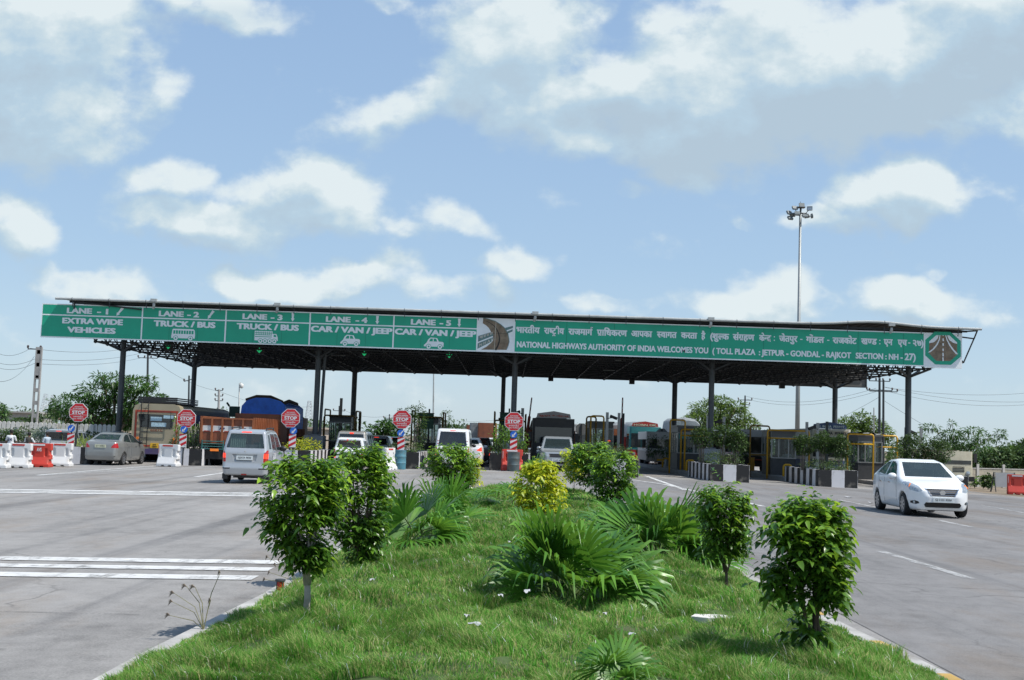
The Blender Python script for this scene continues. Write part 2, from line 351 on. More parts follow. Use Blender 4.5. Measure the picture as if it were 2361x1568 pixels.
def worn_paint(m, lo=.50, hi=.72):
    """let the asphalt show through where tyres have worn the paint off"""
    t = m.node_tree; b = t.nodes['Principled BSDF']; tcn = nnode(t, 'ShaderNodeTexCoord'); mp = nnode(t, 'ShaderNodeMapping'); mp.inputs['Scale'].default_value = (2.2, .5, 1); t.links.new(tcn.outputs['Object'], mp.inputs[0])
    n = nnode(t, 'ShaderNodeTexNoise'); n.inputs['Scale'].default_value = 1.6; n.inputs['Detail'].default_value = 10; n.inputs['Roughness'].default_value = .75; t.links.new(mp.outputs[0], n.inputs['Vector'])
    tb = nnode(t, 'ShaderNodeBsdfTransparent'); ms = nnode(t, 'ShaderNodeMixShader'); t.links.new(maprange(t, n.outputs['Fac'], lo, hi, .10, .9), ms.inputs[0]); t.links.new(b.outputs[0], ms.inputs[1]); t.links.new(tb.outputs[0], ms.inputs[2]); t.links.new(ms.outputs[0], t.nodes['Material Output'].inputs['Surface'])
worn_paint(M_PAINT)
M_CONC = mat('concrete', (.40, .39, .37), .85, var=.18, scale=2.5, bump=.3, bscale=25, dirt=(.22, .2, .17), dirt_amt=.6)

def sheet(xs, ys, dz):
    mb = MB(); xs = sorted(xs); vs = [(x, y, gz(x) + dz) for y in ys for x in xs]; n = len(xs)
    return mb.add(vs, [(j * n + i, j * n + i + 1, (j + 1) * n + i + 1, (j + 1) * n + i) for j in range(len(ys) - 1) for i in range(n - 1)])
struct('ground', sheet([-3000, -60, -30, 0, 30, 60, 3000], [-60, 0, 60, 200, 1000, 5000], -.012), M_SOIL)
struct('road', sheet([-42, -30, -15, 0, 15, 24], [-40, 0, 30, 62, 100, 160], 0), M_ROAD)
struct('oncoming_road', sheet([24.002, 30, 45], [-40, 0, 30, 57], 0), M_ROAD)
struct('highway', sheet([-14, 0, 9], [160.003, 400, 1500], 0), M_ROAD)
# paler dust over the oncoming carriageway's kerb side is the same asphalt; the running lanes on the right are darker
struct('oncoming_lane', sheet([3.2, 15, 23], [6, 20, 40, 57], .004), M_ROAD2)

mk = MB()
def stripe(pts, w, dz=.009):
    """painted line through world points, w metres wide"""
    for a, b in zip(pts[:-1], pts[1:]):
        a, b = Vector((a[0], a[1], 0)), Vector((b[0], b[1], 0)); t = (b - a); L = t.length; t.normalize(); n = Vector((-t.y, t.x, 0)) * (w / 2); k = max(1, int(L / 2))
        for i in range(k):
            p, q = a + t * (L * i / k), a + t * (L * (i + 1) / k)
            c = [p - n, q - n, q + n, p + n]; mk.add([(v.x, v.y, gz(v.x) + dz) for v in c], [(0, 1, 2, 3)])
def cross_bar(px, pya, pyb, x0, x1):
    ya, yb = G(px, pya).y, G(px, pyb).y; ym = (ya + yb) / 2; stripe([(x0, ym), (x1, ym)], abs(ya - yb))
for a, b in ((1288, 1296.5), (1304.7, 1312.8), (1324.3, 1334.2)): cross_bar(271, a, b, -22, -2.6)
for a, b in ((1132.2, 1134.6), (1135.8, 1137.4), (1138.4, 1140.8)): cross_bar(271, a, b, -26, -1.6)
RIGHTM = [([(1931, 1152), (2028, 1172)], .16), ([(2115, 1190), (2240, 1216)], .16), ([(2030, 1272), (2240, 1336)], .17), ([(2250, 1163), (2361, 1183)], .15), ([(1750, 1120), (1990, 1140), (2100, 1150)], .12)]
for pl, w in (([(86, 1096), (295, 1079), (360, 1075)], .18), ([(86, 1097), (320, 1082), (500, 1076)], .12), ([(451, 1100), (512, 1091), (600, 1080)], .2),
              ([(840, 1090), (925, 1082), (1000, 1072)], .16), ([(1435, 1103), (1530, 1117), (1760, 1168)], .16), ([(1490, 1098), (1580, 1130)], .2),
              ([(1100, 1096), (1230, 1098), (1440, 1113)], .12)):
    stripe([G(*p) for p in pl], w)
struct('road_marking', mk, M_PAINT)
jt = MB()
for ya_, xa_, xb_ in ((1416, -22, -3.0), (1230, -24, -2.6), (1500, -20, -3.4), (1345, 3.2, 16), (1240, 2.6, 20)):
    y_ = G(300 if xa_ < 0 else 2000, ya_).y; n_ = 40; pts = [(xa_ + (xb_ - xa_) * k / n_, y_ + .03 * math.sin(k * 1.7) + .02 * math.sin(k * .6)) for k in range(n_ + 1)]
    for (xa2, ya2), (xb2, yb2) in zip(pts[:-1], pts[1:]): jt.add([(xa2, ya2 - .008, gz(xa2) + .0065), (xb2, yb2 - .008, gz(xb2) + .0065), (xb2, yb2 + .008, gz(xb2) + .0065), (xa2, ya2 + .008, gz(xa2) + .0065)], [(0, 1, 2, 3)])
M_JOINT = mat('bitumen_joint', (.10, .098, .095), .9, var=.3, scale=5); worn_paint(M_JOINT, .42, .6); struct('road_joint', jt, M_JOINT)
mk = MB()
for pl, w in RIGHTM: stripe([G(*p) for p in pl], w)
M_FAINT = mat('worn_road_paint', (.42, .42, .41), .75, var=.15, scale=5, dirt=(.2, .2, .195), dirt_amt=.95); worn_paint(M_FAINT, .42, .60)
struct('lane_marking', mk, M_FAINT)

# --- planted median the camera looks along
EL = [G(*p) for p in ((285, 1556), (612, 1387), (735, 1305), (905, 1210), (1040, 1146))]
ER = [G(*p) for p in ((2165, 1568), (1932, 1455), (1668, 1306), (1500, 1205), (1368, 1140))]
MY = np.array([-6.0] + list(np.linspace(G(262, 1568).y, 33, 12)))
xl_ = lambda y: float(np.interp(y, [-6] + [p.y for p in EL], [EL[0].x - .1] + [p.x for p in EL]))
xr_ = lambda y: float(np.interp(y, [-6] + [p.y for p in ER], [ER[0].x + .1] + [p.x for p in ER]))
YN = EL[-1].y                                   # where the nose starts
def outline(inset):
    ys = np.concatenate([[-6, 0, 4], np.linspace(6, YN, 26)])
    L = [(xl_(y) + inset, y) for y in ys]; Rr = [(xr_(y) - inset, y) for y in ys]
    cx, rx = (xl_(YN) + xr_(YN)) / 2, (xr_(YN) - xl_(YN)) / 2 - inset
    nose = [(cx - rx * math.cos(a), YN + (1.7 - inset) * math.sin(a)) for a in np.linspace(0, math.pi, 14)[1:-1]]
    return L + nose + Rr[::-1]
OUT, INN = outline(0), outline(.16)
def gz0(x): return gz(x)
kb = MB(); n = len(OUT)
vs = [(x, y, gz(x) - .02) for x, y in OUT] + [(x, y, gz(x) + .085) for x, y in [(a[0] * .97 + b[0] * .03, a[1] * .97 + b[1] * .03) for a, b in zip(OUT, INN)]] + [(x, y, gz(x) + .085) for x, y in INN] + [(x, y, gz(x) - .02) for x, y in INN]
kb.add(vs, [(r * n + i, r * n + (i + 1) % n, (r + 1) * n + (i + 1) % n, (r + 1) * n + i) for r in range(3) for i in range(n)])
M_KERB = mat('kerb_paint', (.36, .35, .33), .85, var=.3, scale=2.2, bump=.3, bscale=20, dirt=(.16, .145, .12), dirt_amt=.9)
struct('median_kerb', kb, M_KERB)
ky = MB()                                        # yellow stretch of kerb paint
for y0, y1 in ((7.6, 8.25), (9.2, 9.55), (10.9, 11.3)):
    a0, a1 = xr_(y0) - .006, xr_(y1) - .006
    ky.add([(a0 - .005, y0, gz(a0) + .089), (a1 - .005, y1, gz(a1) + .089), (a1 - .10, y1, gz(a1) + .089), (a0 - .10, y0, gz(a0) + .089)], [(0, 1, 2, 3)])
struct('kerb_marking', ky, mat('kerb_yellow', (.42, .27, .07), .8, var=.3, scale=5, dirt=(.3, .27, .22), dirt_amt=.9))
def hsh(x, y, s, k):
    return math.sin(x * s * 1.7 + k * 3.1 + 1.3 * math.sin(y * s * 1.1 + k)) * math.sin(y * s * 1.9 + k * 1.7 + 1.1 * math.sin(x * s * 1.3 + k * 2.3))
def lump(x, y):
    return .055 * hsh(x, y, 1.3, 1) + .045 * hsh(x, y, 2.6, 2) + .03 * hsh(x, y, 5.1, 3)
def mz(x, y):
    """height of the median's soil"""
    e = min(x - xl_(y), xr_(y) - x, YN + 1.7 - y); k = max(0.0, min(1.0, (e - .1) / 1.1)); k = k * k * (3 - 2 * k)
    return gz(x) + .08 + k * (.13 + lump(x, y))
so_ = MB(); NX, ys = 30, np.concatenate([np.linspace(-5.9, 5, 8), np.linspace(5.5, YN, 110), np.linspace(YN + .1, YN + 1.5, 8)])
vs = []
for y in ys:
    if y <= YN: a, b = xl_(y) + .14, xr_(y) - .14
    else:
        q = math.sqrt(max(0, 1 - ((y - YN) / 1.56) ** 2)); cx, rx = (xl_(YN) + xr_(YN)) / 2, (xr_(YN) - xl_(YN)) / 2 - .14; a, b = cx - rx * q, cx + rx * q
    vs += [(a + (b - a) * i / (NX - 1), y, mz(a + (b - a) * i / (NX - 1), y)) for i in range(NX)]
so_.add(vs, [(j * NX + i, j * NX + i + 1, (j + 1) * NX + i + 1, (j + 1) * NX + i) for j in range(len(ys) - 1) for i in range(NX - 1)])
struct('median_soil', so_, mat('median_soil', (.05, .085, .022), .95, var=.4, scale=2.2, bump=.6, bscale=12, dirt=(.11, .095, .05), dirt_amt=.6), smooth=True)
# ------------------------------------------------------------------ toll canopy with its hoardings
M_STEEL = mat('dark_steel_paint', (.045, .055, .062), .5, var=.2, scale=1.5, dirt=(.09, .085, .08), dirt_amt=.5)
M_STEELG = mat('grey_steel_paint', (.17, .18, .19), .5, var=.15, scale=2)
M_SHEET = mat('roof_sheet', (.05, .05, .05), .6, var=.2, scale=.6, metal=.2)
M_PIPE = mat('gutter_pipe', (.36, .38, .37), .55, var=.18, scale=1.2, dirt=(.2, .2, .18), dirt_amt=.5)
M_GREEN = mat('sign_green', (.005, .345, .205), .45, var=.10, scale=.35, dirt=(.004, .27, .16), dirt_amt=.5)
M_WHITE = mat('sign_white', (.78, .82, .82), .5, var=.05, scale=.8, dirt=(.48, .52, .52), dirt_amt=.5)
M_LETTER = mat('sign_letter', (.74, .78, .78), .5, var=.05, scale=1.0)
DS = 62.5
yb_ = lambda px: 777 + (px - 93) * .0334
sxw = lambda px: at(px, yb_(px), DS).x
ZB = at(1178, yb_(1178), DS).z; PPM = 2800 / DS * .9985
szw = lambda h: ZB + h / PPM
SIGN_H = 78.6
canopy = thing('toll_canopy', 'long steel toll plaza canopy on dark columns spanning all the lanes', 'canopy', (0, 71, 0))
YG = DS - .36                                    # the gutter hangs just proud of the hoardings
zr = at(1178, 722, YG).z
# roof: corrugated sheet
rf = MB(); x0, x1 = at(135, 684, YG).x, at(2252, 752, YG).x
nx = 420; xs = np.linspace(x0, x1, nx); pr = np.where(np.arange(nx) % 4 < 2, .0, .055)
def sag(x): return .16 * math.exp(-((x - 18.6) / 2.0) ** 2)
ysr = [YG + .06, 67, 74.3, 81.7, 87.2]; zsr = [zr - .02, zr + .18, zr + .30, zr + .18, zr + .0]
rows = [[(x, y, z + p + (sag(x) if j == 0 else 0)) for x, p in zip(xs, pr)] for j, (y, z) in enumerate(zip(ysr, zsr))]
rf.add([q for r_ in rows for q in r_], [(j * nx + i, j * nx + i + 1, (j + 1) * nx + i + 1, (j + 1) * nx + i) for j in range(4) for i in range(nx - 1)])
rf.build('roof', M_SHEET, canopy, world=True)
gt = MB(); gt.tube([(x, YG, zr - .02 + sag(x) * 1.25) for x in np.linspace(x0 - .15, x1 + .25, 90)], .07, 10)
gt_o = gt.build('gutter', M_PIPE, canopy, world=True, angle=50)
for i, x in enumerate(np.arange(x0 + .7, x1, 1.9)):
    br = MB(); br.tube([(x, YG, zr - .02 + sag(x) * 1.25), (x + .02, YG, zr - .02 + sag(x) * 1.25)], .085, 10); br.box(x + .005, x + .035, YG + .05, YG + .09, zr - .42, zr - .05)
    br.build('gutter_bracket', M_STEEL, gt_o).matrix_parent_inverse = Matrix.Translation((0, -71, 0))
for px in (355, 640, 1235, 1640, 2056):
    x = at(px, 700, YG).x
    dn = MB(); dn.tube([(x, YG, zr - .1), (x, YG, zr - .22), (x - .05, YG + .1, zr - .36)], .07, 8); dn.box(x - .16, x + .16, YG - .12, YG + .05, zr - .02, zr + .12); dn.build('downpipe', M_PIPE, canopy, world=True)
# purlins under the eave
pu = MB()
for y in (62.9, 63.6, 65, 67, 69, 72, 75, 78, 81, 84.5): pu.box(x0 + .3, x1 - .2, y, y + .08, zr - .16 + .02 * (y - 62), zr - .06 + .02 * (y - 62))
pu.build('purlin', M_STEEL, canopy, world=True)
# space frame
sf = MB(); zt_, zb_ = zr - .32, ZB - .04
bx = np.arange(-21.95, 22.2, 1.9); by = np.arange(63.9, 86.2, 1.93)
def bar(a, b, r=.042): sf.tube([a, b], r, 5, cap=False)
txs = np.arange(-22.9, 24.6, 1.9)[: len(bx) + 1]; tys = np.arange(62.93, 87.4, 1.93)[: len(by) + 1]
for j, y in enumerate(by):
    bar((bx[0], y, zb_), (bx[-1], y, zb_))
    for i, x in enumerate(bx):
        for di in (0, 1):
            for dj in (0, 1): bar((x, y, zb_), (txs[i + di], tys[j + dj], zt_), .03)
        sf.lathe([(.0, -.1), (.1, -.05), (.1, .05), (0, .1)], (x, y, zb_), 6)
for x in bx: bar((x, by[0], zb_), (x, by[-1], zb_))
for y in tys: bar((txs[0], y, zt_), (txs[-1], y, zt_))
for x in txs: bar((x, tys[0], zt_), (x, tys[-1], zt_))
xe = at(2246, 765, 62.6).x; q1, q2 = (xe, 62.6, zr - .48), (at(2222, 840, 62.6).x, 62.6, ZB + .28)
for a, b in (((txs[-1], 62.93, zt_), q1), (q1, q2), (q1, (xe, YG, zr - .08)), (q2, (bx[-1], 63.9, zb_)), ((txs[-1] - 1.6, 62.93, zt_), (xe, YG + .1, zr - .1)), (q2, (txs[-1], 64.86, zt_)),
             ((txs[0], 62.93, zt_), (x0 + .75, 62.4, zr - .12)), ((x0 + .75, 62.4, zr - .12), (x0 + 4.2, 62.42, zr - .42)), ((x0 + .75, 62.4, zr - .5), (x0 + .75, 62.4, zr))): bar(a, b, .04)
sf.build('space_frame', mat('truss_paint', (.022, .025, .028), .6, var=.2), canopy, world=True)
# rear fascia: back of the hoarding on the far side
fa, fr_ = MB(), MB()
fx0, fx1 = at(453, 842, 86.3).x, at(1998, 892, 86.3).x; fz0 = at(1178, 866, 86.3).z; fz1 = fz0 + 1.95
nP = 30
for i in range(nP):
    a, b = fx0 + (fx1 - fx0) * i / nP, fx0 + (fx1 - fx0) * (i + 1) / nP
    fa.box(a + .01, b - .01, 86.4, 86.44, fz0 + .02, fz1)
    fr_.box(a - .03, a + .03, 86.3, 86.397, fz0, fz1)
fr_.box(fx1 - .03, fx1 + .03, 86.3, 86.397, fz0, fz1)
for z in (fz0, fz0 + .95, fz1): fr_.box(fx0, fx1, 86.24, 86.298, z - .035, z + .035)
fa.build('rear_fascia', mat('hoarding_back', (.24, .23, .21), .7, var=.3, scale=.25, dirt=(.10, .1, .1), dirt_amt=.7, trans=.35), canopy, world=True)
fr_.build('fascia_frame', M_STEEL, canopy, world=True)
# columns
def column(px0, py0, px1, py1, Y, r, twin=False):
    a = at(px0, py0, Y); b = at(px1, py1, Y); g = gz(b.x); x = (a.x + b.x) / 2
    c = MB(); c.tube([(x, Y, g + 1.5), (x, Y, g + 1.55), (x, Y, ZB - .2), (x, Y, ZB + .3)], [r * 1.5, r, r, r * .9], 16)
    if twin: c.tube([(x + r * 1.5, Y + .12, g + 1.6), (x + r * 2.2, Y + .15, ZB)], r * .55, 8)
    for s in (-1, 1):
        c.tube([(x, Y, ZB - .45), (x + s * .9, Y + .9, ZB)], .06, 6); c.tube([(x, Y, ZB - .45), (x + s * .9, Y - .9, ZB)], .06, 6)
    k = MB(); k.lathe([(r * 1.9, 0), (r * 1.9, .05)], (x, Y, g + 1.51), 12)
    o = c.build('column', M_STEEL, canopy, world=True, angle=40); kk = k.build('flange', M_STEELG, o); kk.matrix_parent_inverse = Matrix.Translation(-Vector(canopy.location))
    p = MB(); p.box(x - .52, x + .52, Y - .5, Y + .5, g - .1, g + 1.5); p.build('plinth', mat('plinth_grey', (.20, .225, .24), .8, var=.15, scale=1.5, dirt=(.1, .1, .1), dirt_amt=.5), canopy, world=True)
for a in ((284, 800, 275, 985, 65, .15), (731, 820, 731, 985, 65, .15, True), (1188, 840, 1183, 985, 65, .15), (1640, 850, 1640, 985, 65, .15), (2094, 870, 2094, 990, 65, .16),
          (446, 850, 445, 960, 79.8, .16), (816, 860, 816, 960, 79.8, .17), (1160, 870, 1160, 960, 79.8, .14), (1555, 890, 1555, 985, 79.8, .17), (1925, 895, 1925, 985, 79.8, .17)): column(*a)

# --- hoardings along the front edge
YF = DS
def F_(d): return lambda u, v: (u, YF - d, v)
def rect(mb, a, b, z0, z1, d):
    mb.add([(a, YF - d, z0), (b, YF - d, z0), (b, YF - d, z1), (a, YF - d, z1)], [(0, 1, 2, 3)])
def sign_root(name, label, cat, pa, pb, group=None):
    a, b = sxw(pa), sxw(pb); t = thing(name, label, cat, ((a + b) / 2, YF, ZB), 0, group); return t, a, b
def blob(mb, poly, d):                      # poly in image px along the sign and px height above its lower edge
    mb.flat([(sxw(p), szw(h)) for p, h in poly], F_(d))
def disc(mb, px, h, r, d, n=18):
    c = (sxw(px), szw(h)); mb.flat([(c[0] + r / PPM * math.cos(2 * math.pi * k / n), c[1] + r / PPM * math.sin(2 * math.pi * k / n)) for k in range(n)], F_(d))
def lane_sign(label, pa, pb, t1, t2, arrow, rows, pict):
    t, a, b = sign_root('lane_sign', label, 'lane sign', pa, pb, 'green lane signs on the canopy')
    p = MB(); p.box(a, b, YF, YF + .1, ZB, ZB + SIGN_H / PPM); p.build('panel', M_GREEN, t, world=True)
    w = MB(); e = 1.6 / PPM
    for q in ((a, b, szw(0), szw(2.6)), (a, b, szw(SIGN_H - 2.4), szw(SIGN_H)), (a, a + e, szw(2.6), szw(SIGN_H - 2.4)), (b - e, b, szw(2.6), szw(SIGN_H - 2.4)), (a + e, b - e, szw(51.2), szw(54))): rect(w, *q, .004)
    w.build('border', M_WHITE, t, world=True)
    j_ = MB()
    for f_ in (.33, .67): j_.box(sxw(pa + (pb - pa) * f_) - .006, sxw(pa + (pb - pa) * f_) + .006, YF - .0035, YF - .001, szw(2.7), szw(51))
    j_.build('panel_joint', mat('joint_dark', (.003, .13, .075), .6), t, world=True)
    l = MB()
    for s, q0, q1 in (t1, t2): fit_text(l, s, F_(.006), sxw(q0), sxw(q1), szw(57.4), szw(71.0), .055, cap=(0, .73))
    for s, q0, q1, h0, h1 in rows: fit_text(l, s, F_(.006), sxw(q0), sxw(q1), szw(h0), szw(h1), .058, cap=(0, .73))
    l.build('lettering', M_LETTER, t, world=True)
    ar = MB(); (ax, ah), (bx_, bh) = arrow; v = Vector((bx_ - ax, bh - ah)); v.normalize(); n_ = Vector((-v.y, v.x)); A, B = Vector((ax, ah)), Vector((bx_, bh))
    K = B - v * 7.5
    for poly in ([A + n_ * 3.2, A - n_ * 3.2, K - n_ * 2.0, K + n_ * 2.0], [K + n_ * 4.2, K - n_ * 4.2, B]): blob(ar, [tuple(q) for q in poly], .006)
    ar.build('arrow', M_LETTER, t, world=True)
    if pict:
        kind, c = pict; g_, h_ = MB(), MB()
        if kind == 'bus':
            blob(g_, [(c - 27, 8), (c + 27, 8), (c + 27.5, 16), (c + 26, 27), (c + 23, 29.5), (c - 23, 29.5), (c - 25, 28), (c - 27.5, 12)], .006)
            for k in range(8): blob(h_, [(c - 23 + 6 * k, 18), (c - 18.4 + 6 * k, 18), (c - 18.4 + 6 * k, 26), (c - 23 + 6 * k, 26)], .008)
            wh = (c - 17, c + 17)
        elif kind == 'truck':
            blob(g_, [(c - 27, 9), (c + 27, 9), (c + 26.5, 17), (c + 23, 25), (c + 14, 25), (c + 14, 31), (c - 27, 31)], .006)
            for k in range(3): blob(h_, [(c - 26, 17 + 4.4 * k), (c + 13, 17 + 4.4 * k), (c + 13, 18.6 + 4.4 * k), (c - 26, 18.6 + 4.4 * k)], .008)
            for k in range(9): blob(h_, [(c - 24 + 4.3 * k, 23), (c - 22.8 + 4.3 * k, 23), (c - 22.8 + 4.3 * k, 30), (c - 24 + 4.3 * k, 30)], .009)
            blob(h_, [(c + 17, 18), (c + 23.5, 18), (c + 21.5, 23), (c + 17, 23)], .008); wh = (c - 13, c - 2.5, c + 8.5, c + 19)
        else:
            blob(g_, [(c - 23, 8), (c + 22, 8), (c + 22.5, 17), (c + 20, 19.5), (c + 11, 20), (c + 7, 28), (c - 8, 29), (c - 13, 25), (c - 17, 17), (c - 23, 11)], .006)
            blob(h_, [(c - 11.5, 20), (c - 3, 20), (c - 3, 26.5), (c - 8, 26.5)], .008); blob(h_, [(c - 1, 20), (c + 7.5, 20), (c + 4.5, 26.5), (c - 1, 26.5)], .008); wh = (c - 12, c + 14)
        for x in wh: disc(h_, x, 8, 6, .009); disc(g_, x, 8, 5, .011); disc(h_, x, 8, 2, .013)
        g_.build('pictogram', M_LETTER, t, world=True); h_.build('pictogram_detail', M_GREEN, t, world=True)
lane_sign('green sign reading lane 1 extra wide vehicles', 93, 325, ('LANE', 150.3, 208.8), ('- 1', 220, 246), ((279, 74), (265, 55)), [('EXTRA WIDE', 141, 281.4, 33.5, 47.5), ('VEHICLES', 153.8, 265.8, 13, 26.8)], None)
lane_sign('green sign reading lane 2 with a white bus picture', 325, 518, ('LANE', 362.5, 420.5), ('- 2', 428, 456), ((488.5, 74), (476, 55)), [('TRUCK / BUS', 352, 495, 34, 48.3)], ('bus', 421.5))
lane_sign('green sign reading lane 3 with a white lorry picture', 518, 712.3, ('LANE', 555.8, 613), ('- 3', 621, 648.5), ((672, 75), (672, 55)), [('TRUCK / BUS', 543.7, 687.4, 34, 48.3)], ('truck', 613))
lane_sign('green sign reading lane 4 car van jeep', 712.3, 905.6, ('LANE', 748.4, 805.7), ('- 4', 817, 844.6), ((867.3, 75), (867.3, 55)), [('CAR / VAN / JEEP', 714.8, 903.3, 33.5, 48)], ('car', 807))
lane_sign('green sign reading lane 5 car van jeep beside the road emblem', 905.6, 1099, ('LANE', 944.7, 1002.3), ('- 5', 1011, 1038), ((1056.5, 75), (1056.5, 55)), [('CAR / VAN / JEEP', 908.3, 1097, 33.5, 48)], ('car', 1000))
# emblem with the curved road
t, a, b = sign_root('emblem_sign', 'white emblem panel with a curved brown road and green bands', 'emblem sign', 1099, 1184.6)
p = MB(); p.box(a, b, YF, YF + .1, ZB, ZB + SIGN_H / PPM); p.build('panel', M_WHITE, t, world=True)
M_MUD = mat('emblem_brown', (.20, .155, .105), .8, var=.45, scale=3.5, dirt=(.27, .13, .08), dirt_amt=.8)
M_TEAL = mat('emblem_teal', (.12, .21, .20), .7, var=.25, scale=3)
q8 = lambda x, y: (1099 + (x - 455) * .07387, max(1.0, 4.5 + (1340 + (x - 455) * .034 - y) * .0735))
ro, tl, dk, lt = MB(), MB(), MB(), MB()
outer = [(625, 325), (800, 370), (1000, 430), (1180, 540), (1320, 660), (1420, 830), (1460, 1000), (1468, 1100), (1440, 1220), (1390, 1350)]
inner = [(615, 510), (720, 575), (810, 660), (870, 760), (900, 850), (960, 950), (950, 1060), (890, 1130), (760, 1250), (590, 1340)]
for i in range(len(outer) - 1): blob(ro, [q8(*outer[i]), q8(*outer[i + 1]), q8(*inner[i + 1]), q8(*inner[i])][::-1], .006)
ro.build('road_picture', M_MUD, t, world=True)
for pl in ([(488, 910), (880, 790), (960, 850), (960, 900), (485, 1095)], [(480, 1140), (965, 945), (905, 1090), (475, 1315)], [(1320, 655), (1560, 590), (1560, 660), (1330, 745)], [(1340, 790), (1555, 700), (1555, 765), (1425, 825)]): blob(tl, [q8(*q) for q in pl][::-1], .009)
for i in range(len(outer) - 1):
    A, B = Vector(outer[i]), Vector(outer[i + 1]); n_ = Vector((-(B - A).y, (B - A).x)).normalized() * 22; blob(tl, [q8(*A), q8(*B), q8(*(B + n_)), q8(*(A + n_))][::-1], .008)
tl.build('green_band', M_TEAL, t, world=True)
cl = [(700, 435), (830, 490), (960, 580), (1060, 700), (1120, 830), (1150, 960), (1150, 1080), (1110, 1220), (1040, 1355)]
for i in range(len(cl) - 1):
    A, B = Vector(cl[i]), Vector(cl[i + 1]); w0, w1 = 5 + 3 * i, 8 + 3 * i; n_ = Vector((-(B - A).y, (B - A).x)).normalized(); blob(dk, [q8(*(A - n_ * w0)), q8(*(B - n_ * w1)), q8(*(B + n_ * w1)), q8(*(A + n_ * w0))], .011)
blob(dk, [q8(780, 826), q8(1420, 842), q8(1420, 834), q8(780, 818)], .011)
dk.build('centre_line', mat('emblem_black', (.02, .018, .016), .6), t, world=True)
blob(lt, [q8(1020, 460), q8(1034, 460), q8(1010, 1360), q8(996, 1360)], .012)
def slant(x0, y0, dx, dy, hh):
    return lambda u, v: (sxw(q8(x0 + u * dx, 0)[0]), YF - .012, szw(q8(x0 + u * dx, y0 + u * dy - v * hh)[1]))
fit_text(lt, 'N H A I', slant(530, 1250, 390, -175, 95), 0, 1, 0, 1, .03)
fit_text(lt, 'भा रा रा प्रा', slant(530, 1010, 410, -150, 85), 0, 1, 0, 1, .03, tokens=['भा', ' ', 'रा', ' ', 'रा', ' ', 'प', '/', 'ा'])
lt.build('lettering', mat('emblem_cream', (.50, .46, .38), .6, var=.2), t, world=True)
# welcome board
t, a, b = sign_root('welcome_sign', 'long green welcome board with a line of Hindi above English', 'welcome sign', 1184.6, 2131)
p = MB(); p.box(a, b, YF, YF + .1, ZB, ZB + SIGN_H / PPM); p.build('panel', M_GREEN, t, world=True)
w = MB(); e = 1.6 / PPM
for q in ((a, b, szw(0), szw(2.6)), (a, b, szw(SIGN_H - 2.4), szw(SIGN_H)), (a, a + e, szw(2.6), szw(SIGN_H - 2.4)), (b - e, b, szw(2.6), szw(SIGN_H - 2.4))): rect(w, *q, .004)
w.build('border', M_WHITE, t, world=True)
jn = MB()
for px in (1305, 1415, 1637, 1760, 1978, 2083): jn.box(sxw(px) - .008, sxw(px) + .008, YF - .005, YF - .002, szw(2.7), szw(SIGN_H - 2.5))
jn.build('panel_joint', mat('joint_dark', (.003, .10, .06), .6), t, world=True)
l = MB()
c7 = lambda c: 1152.9 + .24415 * c
c8 = lambda c: 1671.7 + .26856 * c
for s, q0, q1 in (('NATIONAL HIGHWAYS AUTHORITY OF INDIA WELCOMES YOU', c7(155), c7(1965)), ('( TOLL PLAZA', c7(2003), c8(260)), (': JETPUR - GONDAL - RAJKOT', c8(288), c8(1082)), ('SECTION : NH -', c8(1120), c8(1525)), ('27)', c8(1540), c8(1637))):
    fit_text(l, s, F_(.006), sxw(q0), sxw(q1), szw(13.2), szw(27.6 if s != '27)' else 30), .042, cap=(0, .73))
for tk, q0, q1 in ((['भारतीय'], c7(145), c7(370)), (['रा', '<ष', 'ट', '^', 'ीय'], c7(408), c7(600)), (['राजमाग', '~'], c7(638), c7(870)), (['प', '/', 'ा', 'िध', 'करण'], c7(908), c7(1195)), (['आपका'], c7(1232), c7(1432)),
                   (['<स', 'वागत'], c7(1475), c7(1665)), (['करता'], c7(1703), c7(1858)), (['है'], c7(1895), c7(1935)), (['(', 'शु', '<ल', 'क'], c7(1980), c7(2160)), (['संग', '/', 'हण'], c8(62), c8(250)),
                   (['के', '<न', 'द', '/'], c8(288), c8(393)), (['जेतपुर'], c8(460), c8(620)), (['गोंडल'], c8(692), c8(850)), (['राजकोट'], c8(920), c8(1128)), (['ख', '<ण', 'ड'], c8(1165), c8(1302)), (['एन'], c8(1360), c8(1438)), (['एच'], c8(1480), c8(1562)), (['२७', ')'], c8(1610), c8(1703))):
    fit_text(l, '', F_(.006), sxw(q0), sxw(q1), szw(46.5), szw(60.2), .042, tokens=tk, cap=(0, .62))
for c in (420, 1327):
    for h in (49, 57): disc(l, c8(c), h, 1.5, .006, 8)
for c in (652, 884, 1580): blob(l, [(c8(c) - 2.6, 52), (c8(c) + 2.6, 52), (c8(c) + 2.6, 54.2), (c8(c) - 2.6, 54.2)], .006)
l.build('lettering', M_LETTER, t, world=True)
